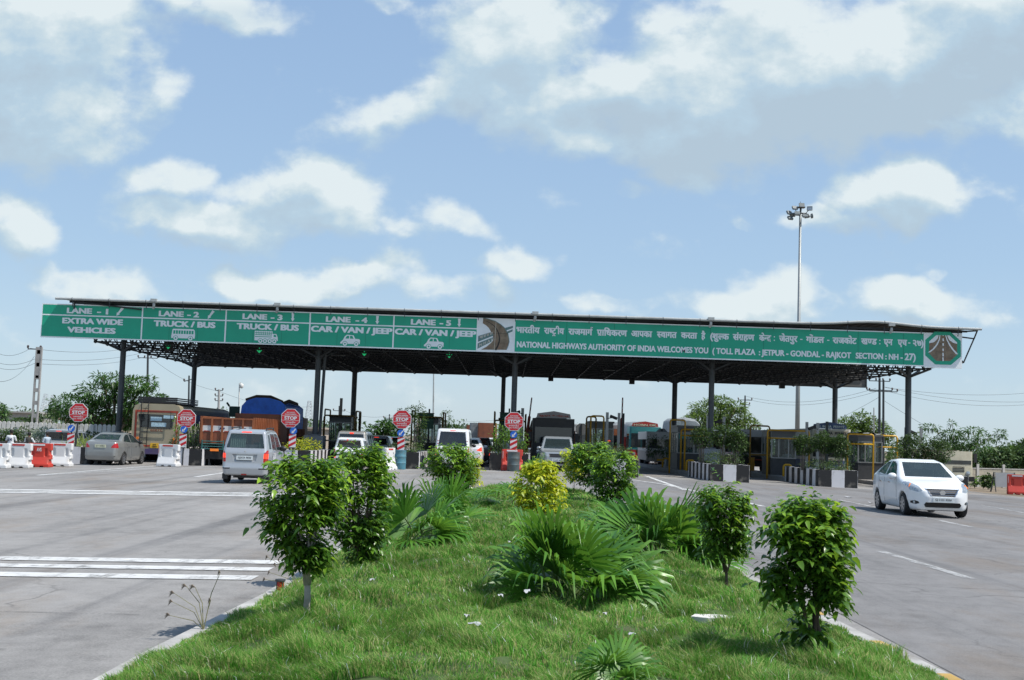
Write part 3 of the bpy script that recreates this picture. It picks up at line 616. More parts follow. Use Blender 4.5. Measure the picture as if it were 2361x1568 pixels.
# octagon road emblem
t, a, b = sign_root('emblem_sign', 'white panel with a green octagon round a road picture', 'emblem sign', 2131, 2218)
p = MB(); p.box(a, b, YF, YF + .1, ZB - .05, ZB + SIGN_H / PPM); p.build('panel', M_WHITE, t, world=True)
qe = lambda x, y: (2131 + (x - 578) * .0984, 3.5 + (1165 + (x - 578) * .034 - y) * .0984)
oc, pc, wl = MB(), MB(), MB()
oct_o = [(820, 380), (1190, 388), (1430, 600), (1435, 965), (1205, 1165), (830, 1152), (598, 940), (600, 575)]
oct_i = [(855, 465), (1165, 470), (1345, 640), (1345, 930), (1180, 1075), (860, 1070), (685, 890), (690, 610)]
blob(oc, [qe(*q) for q in oct_o], .006); oc.build('octagon', M_GREEN, t, world=True)
blob(pc, [qe(*q) for q in oct_i], .009); pc.build('road_picture', M_MUD, t, world=True)
for pl in ([(855, 465), (915, 467), (880, 560), (800, 630), (690, 655), (690, 610)], [(1105, 470), (1165, 470), (1345, 640), (1345, 670), (1250, 645), (1160, 580)]): blob(wl, [qe(*q) for q in pl], .012)
for ctr in ([(940, 467), (925, 570), (870, 690), (790, 790), (684, 870)], [(1075, 467), (1110, 580), (1180, 710), (1260, 820), (1345, 912)]):
    for i, (A, B) in enumerate(zip(ctr[:-1], ctr[1:])):
        w_ = 10 + 4 * i; blob(wl, [qe(A[0] - w_, A[1]), qe(A[0] + w_, A[1]), qe(B[0] + w_ + 4, B[1]), qe(B[0] - w_ - 4, B[1])], .012)
for y0, y1 in ((467, 480), (540, 605), (655, 715), (780, 840), (880, 965), (985, 1075)): blob(wl, [qe(1000, y0), qe(1028, y0), qe(1034, y1), qe(1003, y1)], .012)
wl.build('white_line', M_WHITE, t, world=True)

# --- green arrow signals, cameras and tube lights under the roof
M_BLACK = mat('black_paint', (.012, .012, .013), .55, var=.2)
M_ARROW = mat('green_arrow_lamp', (.02, .62, .22), .5, var=.02, emit=.4)
def signal(label, px, py, Y):
    p_ = at(px, py, Y); t = thing('lane_signal', label, 'signal', p_, 0, 'green arrow lane signals')
    s = MB(); s.box(-.24, .24, 0, .2, -.24, .24); s.tube([(0, .1, .3), (0, .1, 1.0)], .025, 6); s.box(-.27, .27, -.10, 0, .24, .27); s.build('housing', M_BLACK, t)
    s = MB()
    for pl in ([(-.035, .2), (-.035, -.1), (.035, -.1), (.035, .2)], [(0, -.24), (.2, -.02), (.2, .08), (0, -.12)], [(0, -.24), (0, -.12), (-.2, .08), (-.2, -.02)]): s.flat([(u * .72, v * .72) for u, v in pl], lambda u, v: (u, -.006, v))
    s.build('arrow_light', M_ARROW, t)
for l_, px, py in (('lit green arrow signal under the lane 2 sign', 388, 798), ('lit green arrow signal under the lane 3 sign', 598, 807), ('lit green arrow signal under the lane 4 sign', 840, 814), ('lit green arrow signal under the lane 5 sign', 1036, 818.5)): signal(l_, px, py, 66)
for l_, px, py in (('black camera box hanging from canopy rear edge, nearest the central column', 1270, 873), ('black camera box hanging in the middle of the rear fascia', 1457, 880), ('black camera box hanging near the tall light mast', 1803, 890)):
    p_ = at(px, py, 83); t = thing('camera_box', l_, 'camera', p_, 0, 'camera boxes hanging under the canopy')
    s = MB(); s.box(-.17, .17, -.2, .22, -.17, .17); s.box(-.2, .2, -.26, .24, .17, .2); s.build('housing', M_BLACK, t); s = MB(); s.tube([(0, 0, .23), (0, 0, .9)], .03, 6); s.build('bracket', M_STEEL, t)
for l_, px, py in (('white tube light under the canopy behind the lane 3 sign', 548, 803), ('white tube light under the canopy behind the lane 4 sign', 780, 819), ('white tube light under the roof behind lane 5 sign', 994, 823), ('white tube light under the roof behind the word National', 1318, 827), ('white tube light behind the word highways', 1434, 831), ('white tube light deep under the roof above the truck lane', 1405, 853)):
    p_ = at(px, py, 70 if py < 840 else 77); t = thing('tube_light', l_, 'lamp', p_, 0, 'tube lights under the canopy')
    s = MB(); s.box(-.42, .42, -.07, .07, 0, .05); s.build('batten', M_STEELG, t); s = MB(); s.tube([(-.4, 0, -.025), (.4, 0, -.025)], .025, 8); s.build('tube', mat('tube_white', (.7, .72, .7), .4), t); s = MB(); s.tube([(0, 0, .05), (0, 0, .8)], .012, 5); s.build('hanger', M_STEEL, t)
# ------------------------------------------------------------------ smooth solids: signed distance -> surface nets
def smax(a, b, k):
    h = np.maximum(k - np.abs(a - b), 0) / k; return np.maximum(a, b) + h * h * k * .25
def smin(a, b, k): return -smax(-a, -b, k)
def poly_sd(P, X, Y):
    """signed distance to a 2-D polygon (negative inside)"""
    P = np.array(P, float); d = np.full(X.shape, 1e9); ins = np.zeros(X.shape, bool); n = len(P)
    for i in range(n):
        a, b = P[i], P[(i + 1) % n]; e = b - a; wx, wy = X - a[0], Y - a[1]
        t = np.clip((wx * e[0] + wy * e[1]) / max(e @ e, 1e-12), 0, 1); d = np.minimum(d, (wx - e[0] * t) ** 2 + (wy - e[1] * t) ** 2)
        c = ((a[1] <= Y) & (b[1] > Y)) | ((b[1] <= Y) & (a[1] > Y))
        with np.errstate(divide='ignore', invalid='ignore'): xi = a[0] + (Y - a[1]) / (b[1] - a[1] + 1e-15) * e[0]
        ins ^= c & (X < xi)
    d = np.sqrt(d); return np.where(ins, -d, d)
def poly_near(P, q):
    P = np.array(P, float); best = np.full(len(q), 1e9); out = q.copy(); n = len(P)
    for i in range(n):
        a, b = P[i], P[(i + 1) % n]; e = b - a; t = np.clip(((q - a) @ e) / max(e @ e, 1e-12), 0, 1); p = a + t[:, None] * e
        d = np.linalg.norm(q - p, axis=1); m = d < best; best[m] = d[m]; out[m] = p[m]
    return best, out
def nets(F, org, h):
    """surface nets of a grid: vertices and outward quads"""
    S = F < 0; nx, ny, nz = F.shape
    c = [(0, 0, 0), (1, 0, 0), (0, 1, 0), (1, 1, 0), (0, 0, 1), (1, 0, 1), (0, 1, 1), (1, 1, 1)]
    sl_ = lambda o: tuple(slice(o[k], o[k] + F.shape[k] - 1) for k in range(3))
    cs = sum(S[sl_(o)].astype(int) for o in c); act = (cs > 0) & (cs < 8); idx = np.full(act.shape, -1); ii = np.argwhere(act); idx[act] = np.arange(len(ii))
    acc = np.zeros((len(ii), 3)); cnt = np.zeros(len(ii)); cv = [F[sl_(o)][act] for o in c]
    for a in range(8):
        for ax in range(3):
            if c[a][ax] == 0:
                o = list(c[a]); o[ax] = 1; b = c.index(tuple(o)); fa, fb_ = cv[a], cv[b]; m = (fa < 0) != (fb_ < 0)
                t = fa[m] / (fa[m] - fb_[m]); p = np.tile(np.array(c[a], float), (m.sum(), 1)); p[:, ax] += t; acc[m] += p; cnt[m] += 1
    V = (ii + acc / cnt[:, None]) * h + np.array(org); Q = []
    for ax in range(3):
        o1 = [0, 0, 0]; o1[ax] = 1; s0 = tuple(slice(0, F.shape[k] - o1[k]) for k in range(3)); s1 = tuple(slice(o1[k], None) for k in range(3))
        e = np.argwhere(S[s0] != S[s1]); u, v = [(1, 2), (2, 0), (0, 1)][ax]
        e = e[(e[:, u] > 0) & (e[:, v] > 0) & (e[:, u] < F.shape[u] - 1) & (e[:, v] < F.shape[v] - 1)]
        inside = S[tuple(e.T)]; q = []
        for du, dv in ((-1, -1), (0, -1), (0, 0), (-1, 0)):
            k = e.copy(); k[:, u] += du; k[:, v] += dv; q.append(idx[tuple(k.T)])
        q = np.stack(q, 1); q[~inside] = q[~inside][:, ::-1]; Q.append(q)
    return V, np.concatenate(Q)
def vnormals(V, Q):
    n = np.cross(V[Q[:, 2]] - V[Q[:, 0]], V[Q[:, 3]] - V[Q[:, 1]]); N = np.zeros_like(V)
    for k in range(4): np.add.at(N, Q[:, k], n)
    return N / (np.linalg.norm(N, axis=1)[:, None] + 1e-12)
VIEW = {'side': ((0, 2), 1), 'rear': ((1, 2), 0), 'front': ((1, 2), 0), 'top': ((0, 1), 2)}
def split_parts(V, Q, regions, root, default, h):
    """regions: (name, material, view, polygon, side(-1/0/1), inset); each becomes a mesh part of its own"""
    N = vnormals(V, Q); V = V.copy()
    def facing(view, side, n):
        if view == 'side': return n[:, 1] * side > .42
        if view == 'rear': return n[:, 0] < -.25
        if view == 'front': return n[:, 0] > .2
        return n[:, 2] > .5
    for (nm, m, view, P, side, inset) in regions:
        (a, b), _ = VIEW[view]; f = facing(view, side, N); q = V[:, [a, b]]; d, p = poly_near(P, q); k = f & (d < h * .55); V[k, a] = p[k, 0]; V[k, b] = p[k, 1]
    C = V[Q].mean(1); CN = N[Q].mean(1); own = np.full(len(Q), -1)
    for r, (nm, m, view, P, side, inset) in enumerate(regions):
        (a, b), _ = VIEW[view]; k = facing(view, side, CN) & (poly_sd(P, C[:, a], C[:, b]) < 0) & (own < 0); own[k] = r
    bodyv = np.zeros(len(V), bool); bodyv[Q[own < 0].ravel()] = True
    def emit(nm, m, sel, inset=0):
        if not sel.any(): return None
        q = Q[sel]; u, inv = np.unique(q, return_inverse=True); vv = V[u] - N[u] * (inset * (~bodyv[u]))[:, None]
        mb = MB(); mb.v = [vv]; mb.f = [tuple(x) for x in inv.reshape(q.shape).tolist()]; mb.n = len(vv)
        o = mb.build(nm, m, root, smooth=True); return o
    body = emit(default[0], default[1], own < 0)
    for r, (nm, m, view, P, side, inset) in enumerate(regions): emit(nm, m, own == r, inset)
    return body

def glass(name, tint, tr):
    m = bpy.data.materials.new(name); m.use_nodes = True; t = m.node_tree; b = t.nodes['Principled BSDF']
    nn = nnode(t, 'ShaderNodeTexNoise'); nn.inputs['Scale'].default_value = 2.5; tcn = nnode(t, 'ShaderNodeTexCoord'); t.links.new(tcn.outputs['Object'], nn.inputs['Vector'])
    b.inputs['Base Color'].default_value = tuple(tint) + (1,); t.links.new(maprange(t, nn.outputs['Fac'], .3, .7, .02, .07), b.inputs['Roughness'])
    b.inputs['Specular IOR Level'].default_value = 1.0
    tb = nnode(t, 'ShaderNodeBsdfTransparent'); tb.inputs[0].default_value = (.75, .85, .83, 1)
    ms = nnode(t, 'ShaderNodeMixShader'); ms.inputs[0].default_value = tr
    t.links.new(b.outputs[0], ms.inputs[1]); t.links.new(tb.outputs[0], ms.inputs[2]); t.links.new(ms.outputs[0], t.nodes['Material Output'].inputs['Surface'])
    return m
M_GLASS = glass('car_glass', (.035, .052, .054), .38); M_GLASSD = glass('tinted_glass', (.012, .015, .017), .12)
M_TYRE = mat('tyre_rubber', (.018, .018, .019), .85, var=.3, scale=6, dirt=(.07, .06, .05), dirt_amt=.5)
M_ALLOY = mat('alloy_rim', (.45, .46, .47), .3, metal=.8, var=.1)
M_STEELRIM = mat('steel_rim', (.05, .05, .05), .5, var=.2)
M_TRIM = mat('black_trim', (.015, .015, .016), .5, var=.2)
M_RED = mat('red_lens', (.42, .012, .012), .15, var=.12, scale=8, coat=.6)
M_REDLIT = mat('lit_red_lens', (.9, .05, .02), .2, var=.15, scale=9, emit=.9)
M_ORANGE = mat('orange_lens', (.8, .20, .02), .2, var=.1, emit=.25)
M_CLEAR = mat('clear_lens', (.36, .39, .41), .08, var=.45, scale=14, metal=.35, coat=.8)
M_PLATEW = mat('plate_white', (.62, .66, .66), .5, var=.05); M_PLATEY = mat('plate_yellow', (.72, .42, .02), .5, var=.08); M_INK = mat('plate_ink', (.015, .015, .018), .6, var=.1)
M_CHROME = mat('chrome', (.7, .7, .7), .12, metal=1.0, var=.05); M_SEAT = mat('seat_cloth', (.05, .048, .045), .9, var=.2)
M_SKIN = mat('brown_skin', (.16, .085, .05), .6, var=.1); M_HAIR = mat('black_hair', (.012, .011, .01), .7, var=.2)
def paint(name, c, metal=.0, rough=.32): return mat(name, c, rough, metal=metal, var=.05, scale=1.3, coat=.7, dirt=tuple(x * .72 for x in c), dirt_amt=.35)

def wheel(root, x, y, r, w, side, rim, spokes=0, name='wheel'):
    """side = +1 / -1: which way the hub faces"""
    t = MB(); t.lathe([(r * .55, -w / 2), (r * .92, -w / 2), (r, -w * .32), (r, w * .32), (r * .92, w / 2), (r * .55, w / 2)], (0, 0, 0), 28, 'Y')
    o = t.build(name, M_TYRE, root, angle=35); o.location = (x, y, r)
    k = MB(); s = side * w / 2
    if spokes:
        k.lathe([(r * .68, s * .55), (r * .68, s * 1.0), (r * .62, s * 1.02), (r * .60, s * .5), (r * .05, s * .45)] if side > 0 else [(r * .05, s * .45), (r * .60, s * .5), (r * .62, s * 1.02), (r * .68, s * 1.0), (r * .68, s * .55)], (0, 0, 0), 28, 'Y')
        for i in range(spokes):
            a = 2 * math.pi * i / spokes; ca, sa = math.cos(a), math.sin(a); k.boxr((ca * r * .33, s * .9, sa * r * .33), (r * .56, w * .12, r * .17), 0, ('Y', -a))
        k.lathe([(r * .14, s * .5), (r * .14, s * 1.02)], (0, 0, 0), 12, 'Y')
    else:
        k.lathe([(r * .66, s * .7), (r * .64, s * 1.01), (r * .55, s * .8), (r * .3, s * .75), (r * .27, s * .98), (r * .12, s * 1.0)], (0, 0, 0), 24, 'Y')
    k.build('rim', rim, o, angle=35)
    return o
class Car:
    def __init__(s, name, label, cat, loc, head, side, plan, tum, axles, R_, body, h=.035, k=.10, regions=(), group=None, rim=None, spokes=0, tw=.19, arch=1.13, glassm=None, keep=None):
        s.t = thing(name, label, cat, loc, R(head), group)
        xs = [p[0] for p in side]; zs = [p[1] for p in side]; W = max(p[1] for p in plan); s.W = W
        m = 4 * h; gx = np.arange(min(xs) - m, max(xs) + m, h); gy = np.arange(-W - m, W + m, h); gz_ = np.arange(min(zs) - m, max(zs) + m, h)
        px_, pw = zip(*sorted(plan)); tz, tf = zip(*sorted(tum))
        ds = poly_sd(side, gx[:, None] + 0 * gz_[None], gz_[None] + 0 * gx[:, None])
        hw = np.interp(gx, px_, pw)[:, None] * np.interp(gz_, tz, tf)[None]
        s.hw = lambda x, z: float(np.interp(x, px_, pw) * np.interp(z, tz, tf))
        F = smax(ds[:, None, :] + 0 * gy[None, :, None], np.abs(gy)[None, :, None] - hw[:, None, :], k)
        for ax in axles:
            rr = np.hypot(gx - ax, 0)[:, None] ** 2 + (gz_ - R_)[None] ** 2
            S = np.maximum((np.sqrt(rr) - R_ * arch)[:, None, :] + 0 * gy[None, :, None], (W - .34) - np.abs(gy)[None, :, None]); F = np.maximum(F, -S)
        s.F, s.g = F, (gx, gy, gz_)
        V, Q = nets(F, (gx[0], gy[0], gz_[0]), h)
        rg = []
        for (nm, m_, view, P, inset) in regions:
            if view == 'side':
                for sd_ in (1, -1): rg.append((nm, m_, view, P, sd_, inset))
            elif view == 'sideR': rg.append((nm, m_, 'side', P, -1, inset))
            elif view.endswith('2'):
                rg.append((nm, m_, view[:-1], P, 0, inset)); rg.append((nm, m_, view[:-1], [(-a, b) for a, b in P], 0, inset))
            else: rg.append((nm, m_, view, P, 0, inset))
        s.body = split_parts(V, Q, rg, s.t, ('body', body), h)
        for ax in axles:
            for sd_ in (1, -1): wheel(s.t, ax, sd_ * (W - tw / 2 - .03), R_, tw, sd_, rim or M_ALLOY, spokes)
        ub = MB(); ub.box(min(axles) - .3, max(axles) + .3, -W + .36, W - .36, .17, .42); ub.build('underbody', M_TRIM, s.t)
    def hit(s, y, z, d):
        """x of the skin seen from the rear (d=-1) or the front (d=+1)"""
        gx, gy, gz_ = s.g; j, k_ = np.argmin(abs(gy - y)), np.argmin(abs(gz_ - z)); c = np.where(s.F[:, j, k_] < 0)[0]
        if not len(c): c = np.where((s.F < 0).any((1, 2)))[0]
        return float(gx[c[0]] if d < 0 else gx[c[-1]])
    def plate(s, d, z, w, hh, txt, m=None, y=0.0, two=None):
        x = s.hit(y, z, d) + d * .025; p = MB(); p.box(x - .012, x + .012, y - w / 2, y + w / 2, z - hh / 2, z + hh / 2); o = p.build('number_plate', m or M_PLATEW, s.t)
        l = MB(); fn = lambda u, v: (x + d * .016, d * u + y if d > 0 else y - u, v)
        if two: fit_text(l, two[0], fn, -w * .36, w * .36, z + hh * .06, z + hh * .38, .03); fit_text(l, two[1], fn, -w * .36, w * .36, z - hh * .38, z - hh * .06, .03)
        else: fit_text(l, txt, fn, -w * .40, w * .40, z - hh * .27, z + hh * .27, .012)
        l.build('lettering', M_INK, o)
    def mirror(s, x, z, m, both=True, sc=1.0):
        for sd_ in (1, -1):
            y = sd_ * (s.hw(x, z) + .085 * sc); b = MB(); b.lathe([(.02, -.06), (.10, -.05), (.115, .0), (.09, .05), (.03, .07)], (0, 0, 0), 14, 'X'); v = np.concatenate(b.v); v[:, 2] *= .72; v *= sc; b.v = [v + np.array((x, y, z))]
            o = b.build('mirror', m, s.t, smooth=True)
            st = MB(); st.tube([(x, sd_ * (s.hw(x, z) - .05), z - .05), (x, y, z - .02)], .025, 6); st.build('mirror_arm', M_TRIM, o)
    def handles(s, xs, z, m):
        for x in xs:
            for sd_ in (1, -1):
                y = sd_ * (s.hw(x, z) + .005); b = MB(); b.box(x - .09, x + .09, y - .02, y + .02, z - .018, z + .018); b.build('door_handle', m, s.t)
    def seams(s, lines):
        b = MB()
        for pl in lines:
            for sd_ in (1, -1):
                for (xa, za), (xb, zb) in zip(pl[:-1], pl[1:]):
                    n = 8
                    for i in range(n):
                        xa_, za_ = xa + (xb - xa) * i / n, za + (zb - za) * i / n; xb_, zb_ = xa + (xb - xa) * (i + 1) / n, za + (zb - za) * (i + 1) / n
                        b.tube([(xa_, sd_ * (s.hw(xa_, za_) - .0015), za_), (xb_, sd_ * (s.hw(xb_, zb_) - .0015), zb_)], .006, 4, cap=False)
        b.build('door_seam', M_TRIM, s.body)
    def seats(s, rows, w=.5, z=.35, top=1.12):
        for x in rows:
            for y in (-.36, .36):
                b = MB(); b.box(x - .25, x + .25, y - w / 2, y + w / 2, z, z + .18); b.boxr((x - .26, y, (z + top) / 2), (.13, w, top - z - .12), 0, ('Y', -.15)); b.box(x - .42, x - .33, y - .13, y + .13, top - .08, top + .1); b.build('seat', M_SEAT, s.t)
def qd(a, b, c, d): return [a, b, c, d]

def capsules(parts, h=.03, k=.05):
    """smooth union of tapered capsules (a, b, ra, rb) -> vertices and quads"""
    A = np.array([p[0] for p in parts] + [p[1] for p in parts]); r = max(max(p[2], p[3]) for p in parts) + 3 * h
    lo, hi = A.min(0) - r, A.max(0) + r; g = [np.arange(lo[i], hi[i], h) for i in range(3)]; X, Y, Z = np.meshgrid(*g, indexing='ij'); F = None
    for a, b, ra, rb in parts:
        a, b = np.array(a, float), np.array(b, float); e = b - a; t = np.clip(((X - a[0]) * e[0] + (Y - a[1]) * e[1] + (Z - a[2]) * e[2]) / max(e @ e, 1e-9), 0, 1)
        d = np.sqrt((X - a[0] - e[0] * t) ** 2 + (Y - a[1] - e[1] * t) ** 2 + (Z - a[2] - e[2] * t) ** 2) - (ra + (rb - ra) * t); F = d if F is None else smin(F, d, k)
    return nets(F, lo, h)
def person(label, loc, face, shirt, trousers, seated=False, group=None, vest=None, arms=((.20, .05, 0), (.20, .05, 0)), number=None):
    """standing or seated person looking along +y before turning by face degrees; arms: (elbow out, elbow forward, hand forward)"""
    t = thing('person', label, 'person', loc, R(face), group); P = []
    hip = .95 if not seated else .28; sh = hip + .50
    P += [((-.09, 0, hip), (.09, 0, hip), .135, .135), ((0, 0, hip + .08), (0, .01, hip + .38), .135, .155), ((-.15, 0, sh - .04), (.15, 0, sh - .04), .075, .075), ((0, 0, sh), (0, .02, sh + .14), .06, .055)]
    hd = sh + .245; P += [((0, .02, hd - .02), (0, .025, hd + .04), .088, .098), ((0, .06, hd - .07), (0, .05, hd - .05), .055, .06), ((0, .115, hd - .015), (0, .105, hd + .02), .018, .014), ((-.1, .01, hd), (-.1, .0, hd + .02), .022, .02), ((.1, .01, hd), (.1, .0, hd + .02), .022, .02)]
    for s_, (eo, ef, hf) in ((-1, arms[0]), (1, arms[1])):
        S, E, H = (s_ * .20, 0, sh - .03), (s_ * (.20 + eo * .4), ef, sh - .30), (s_ * (.18 + eo * .3), ef + .04 + hf, sh - .54 + hf * .5)
        P += [(S, E, .055, .045), (E, H, .043, .03)]; hv = Vector(H); dv = (hv - Vector(E)).normalized()
        P += [(tuple(hv), tuple(hv + dv * .08), .034, .03)]
        for q in range(4): o_ = Vector(((q - 1.5) * .018, .004, 0)); P.append((tuple(hv + dv * .08 + o_), tuple(hv + dv * (.155 - .012 * abs(q - 1.3)) + o_ + Vector((0, .015, 0))), .0105, .009))
        P.append((tuple(hv + dv * .02 + Vector((-s_ * .02, .02, 0))), tuple(hv + dv * .09 + Vector((-s_ * .035, .04, 0))), .012, .010))
        if seated: P += [((s_ * .1, 0, hip), (s_ * .13, .42, hip + .02), .085, .06), ((s_ * .13, .42, hip + .02), (s_ * .12, .5, hip - .36), .058, .045), ((s_ * .12, .5, hip - .4), (s_ * .12, .64, hip - .42), .045, .035)]
        else: P += [((s_ * .1, 0, hip - .05), (s_ * .11, .02, .5), .09, .062), ((s_ * .11, .02, .5), (s_ * .11, -.01, .1), .06, .042), ((s_ * .11, -.02, .05), (s_ * .12, .16, .035), .045, .035)]
    V, Q = capsules(P, .022, .035); C = V[Q].mean(1); N = vnormals(V, Q)
    own = np.zeros(len(Q), int); armx = np.abs(C[:, 0]) > .21
    own[(C[:, 2] > hip - .06) & (C[:, 2] < sh + .055) & ~(armx & (C[:, 2] < sh - .26))] = 1
    leg = (C[:, 2] <= hip - .0) & ~((np.abs(C[:, 0]) > .215)) & (C[:, 2] > (.07 if not seated else -1)); own[leg & (own != 1)] = 2
    own[(C[:, 2] > hd + .035) | ((C[:, 2] > hd - .07) & (C[:, 1] < -.005))] = 3
    own[(own == 3) & (C[:, 2] < sh + .06)] = 0
    if vest is not None: own[(own == 1) & (np.abs(C[:, 0]) < .175)] = 4
    def em(nm, m, k):
        sel = own == k
        if not sel.any(): return
        q = Q[sel]; u, inv = np.unique(q, return_inverse=True); grow = {1: .008, 2: .008, 3: .008, 4: .016}.get(k, 0)
        mb = MB(); mb.v = [V[u] + N[u] * grow]; mb.f = [tuple(x) for x in inv.reshape(q.shape).tolist()]; mb.n = len(u); return mb.build(nm, m, t, smooth=True)
    em('body', M_SKIN, 0); so2 = em('shirt', shirt, 1); em('trousers', trousers, 2); em('hair', M_HAIR, 3)
    if vest is not None: em('waistcoat', vest, 4)
    if number:
        l = MB(); fit_text(l, number, lambda u, v: (u, -.185, v), -.10, .10, hip + .2, hip + .40, .05); l.build('shirt_number', mat('number_navy', (.02, .03, .09), .7), t)
    return t
# ------------------------------------------------------------------ cars
SILVER = paint('silver_paint', (.42, .44, .46), .35, .3); GREYP = paint('grey_silver_paint', (.27, .275, .265), .4, .33); WHITEP = paint('white_car_paint', (.76, .77, .77)); BEIGEP = paint('champagne_paint', (.36, .35, .325), .3, .33)
BLACKP = paint('black_car_paint', (.02, .02, .022)); SILV2 = paint('pale_silver_paint', (.33, .36, .38), .35, .3)
def rear_at(px, py, axle): g = G(px, py); return (g.x, g.y - axle, gz(g.x))
# silver tall hatchback waiting to drive up
side = [(1.74, .24), (1.80, .40), (1.79, .62), (1.66, .86), (1.10, 1.0), (.98, 1.04), (.46, 1.56), (.20, 1.645), (-.6, 1.665), (-1.45, 1.635), (-1.60, 1.58), (-1.76, 1.06), (-1.80, .95), (-1.80, .62), (-1.83, .48), (-1.80, .27), (-1.5, .22), (1.4, .22)]
L_ = [('rear_window', M_GLASS, 'rear', qd((-.58, 1.085), (.58, 1.085), (.48, 1.525), (-.48, 1.525)), .008), ('brake_lamp', M_REDLIT, 'rear', qd((-.16, 1.555), (.16, 1.555), (.14, 1.59), (-.14, 1.59)), 0),
      ('tail_lamp', M_REDLIT, 'rear2', qd((.565, .78), (.80, .78), (.80, .92), (.575, .92)), 0), ('tail_lamp', M_RED, 'rear2', [(.565, .66), (.80, .66), (.80, 1.06), (.68, 1.06), (.575, .92)], 0),
      ('bumper_strip', M_TRIM, 'rear2', qd((.42, .445), (.8, .445), (.8, .485), (.44, .485)), 0), ('reflector', M_RED, 'rear', qd((-.075, .25), (.075, .25), (.09, .305), (-.09, .305)), 0),
      ('plate_recess', mat('recess_silver', (.30, .315, .33), .4, metal=.3, var=.05), 'rear', qd((-.33, .68), (.33, .68), (.385, .90), (-.385, .90)), .02),
      ('side_window', M_GLASS, 'side', qd((-1.47, 1.08), (-1.17, 1.06), (-1.14, 1.50), (-1.38, 1.50)), .006), ('side_window', M_GLASS, 'side', qd((-1.05, 1.05), (-.33, 1.03), (-.33, 1.53), (-1.03, 1.53)), .006), ('side_window', M_GLASS, 'side', [(-.22, 1.03), (.70, 1.02), (.36, 1.47), (.20, 1.53), (-.22, 1.54)], .006),
      ('windscreen', M_GLASS, 'front', qd((-.60, 1.07), (.60, 1.07), (.50, 1.55), (-.50, 1.55)), .006), ('headlamp', M_CLEAR, 'front2', qd((.42, .66), (.68, .66), (.66, .86), (.50, .86)), 0)]
c = Car('hatchback', 'silver tall hatchback with curtains in its rear window driving towards the booths', 'car', rear_at(566, 1114, -1.2), 92, side, [(-1.83, .63), (-1.6, .70), (-1.0, .735), (1.2, .735), (1.6, .66), (1.8, .5)], [(.2, .93), (.45, 1.0), (.95, 1.0), (1.06, .97), (1.6, .80), (1.67, .74)], (-1.19, 1.17), .285, SILVER, h=.024, k=.07, regions=L_, rim=M_ALLOY, spokes=6, tw=.17)
c.plate(-1, .79, .50, .125, 'GJ3CR 9020'); c.mirror(.55, 1.07, M_TRIM, sc=1.05); c.handles((-.85, .02), .90, SILVER); c.seams([[(-1.1, .36), (-1.08, 1.0)], [(-.27, .30), (-.27, 1.5)], [(.72, .35), (.74, 1.0)]]); c.seats((.1, -.75))
b = MB()
for s_ in (1, -1): b.tube([(-1.25, s_ * .53, 1.63), (-1.2, s_ * .53, 1.70), (.05, s_ * .53, 1.72), (.12, s_ * .53, 1.65)], .022, 6)
b.build('roof_rail', M_TRIM, c.t)
cur = MB()
for (y0, y1) in ((-.52, -.40), (.02, .50)):
    n = 22; pts = [(-1.52 - .018 * math.sin(i * 2.2), y0 + (y1 - y0) * i / n) for i in range(n + 1)]
    for (xa, ya), (xb, yb) in zip(pts[:-1], pts[1:]): cur.quad((xa - .14, ya, 1.1), (xb - .14, yb, 1.1), (xb, yb, 1.52), (xa, ya, 1.52))
cur.build('curtain', mat('curtain_mint', (.42, .52, .47), .9, var=.25, scale=14), c.t)
b = MB(); b.boxr((-1.5, -.2, 1.13), (.18, .5, .13), .1); b.build('folded_blanket', mat('blanket_grey', (.36, .33, .36), .95, var=.4, scale=8), c.t)
b = MB(); fit_text(b, 'S', lambda u, v: (c.hit(0, .98, -1) - .012, -u, v), -.03, .03, .945, 1.01, .04); b.build('badge', M_CHROME, c.t)
m_ = MB(); m_.box(-1.76, -1.70, .50, .66, .14, .3); m_.box(-1.76, -1.70, -.66, -.50, .14, .3); m_.tube([(-1.7, -.42, .21), (-1.86, -.42, .2)], .025, 8); m_.build('mud_flap', M_TRIM, c.t)
# grey saloon entering lane 1
side = [(2.05, .24), (2.14, .42), (2.12, .62), (1.95, .80), (1.15, .98), (1.02, 1.02), (.25, 1.42), (-.15, 1.50), (-.7, 1.48), (-1.42, 1.20), (-1.55, 1.14), (-2.05, 1.08), (-2.12, .95), (-2.15, .60), (-2.15, .42), (-2.08, .24), (-1.7, .21), (1.7, .21)]
def saloon_regions(zb, sw=.60):
    return [('rear_window', M_GLASS, 'rear', qd((-sw, zb), (sw, zb), (sw - .12, 1.41), (-sw + .12, 1.41)), .006), ('windscreen', M_GLASS, 'front', qd((-.64, 1.04), (.64, 1.04), (.52, 1.42), (-.52, 1.42)), .006),
            ('side_window', M_GLASS, 'side', [(-1.32, 1.10), (-.45, 1.05), (-.45, 1.42), (-.78, 1.40), (-1.1, 1.27)], .006), ('side_window', M_GLASS, 'side', [(-.36, 1.05), (.78, 1.03), (.20, 1.36), (-.10, 1.43), (-.36, 1.43)], .006)]
L_ = saloon_regions(1.16) + [('tail_lamp', M_RED, 'rear2', [(.47, .80), (.86, .80), (.86, 1.0), (.70, 1.02), (.60, .98)], 0), ('headlamp', M_CLEAR, 'front2', qd((.42, .60), (.82, .62), (.80, .80), (.52, .78)), 0), ('bumper_line', M_TRIM, 'rear', qd((-.8, .425), (.8, .425), (.8, .44), (-.8, .44)), 0)]
plan = [(-2.15, .66), (-1.95, .76), (-1.4, .84), (0, .855), (1.3, .84), (1.8, .74), (2.14, .56)]; tum = [(.2, .93), (.45, 1.0), (.85, 1.0), (1.02, .97), (1.45, .72), (1.5, .66)]
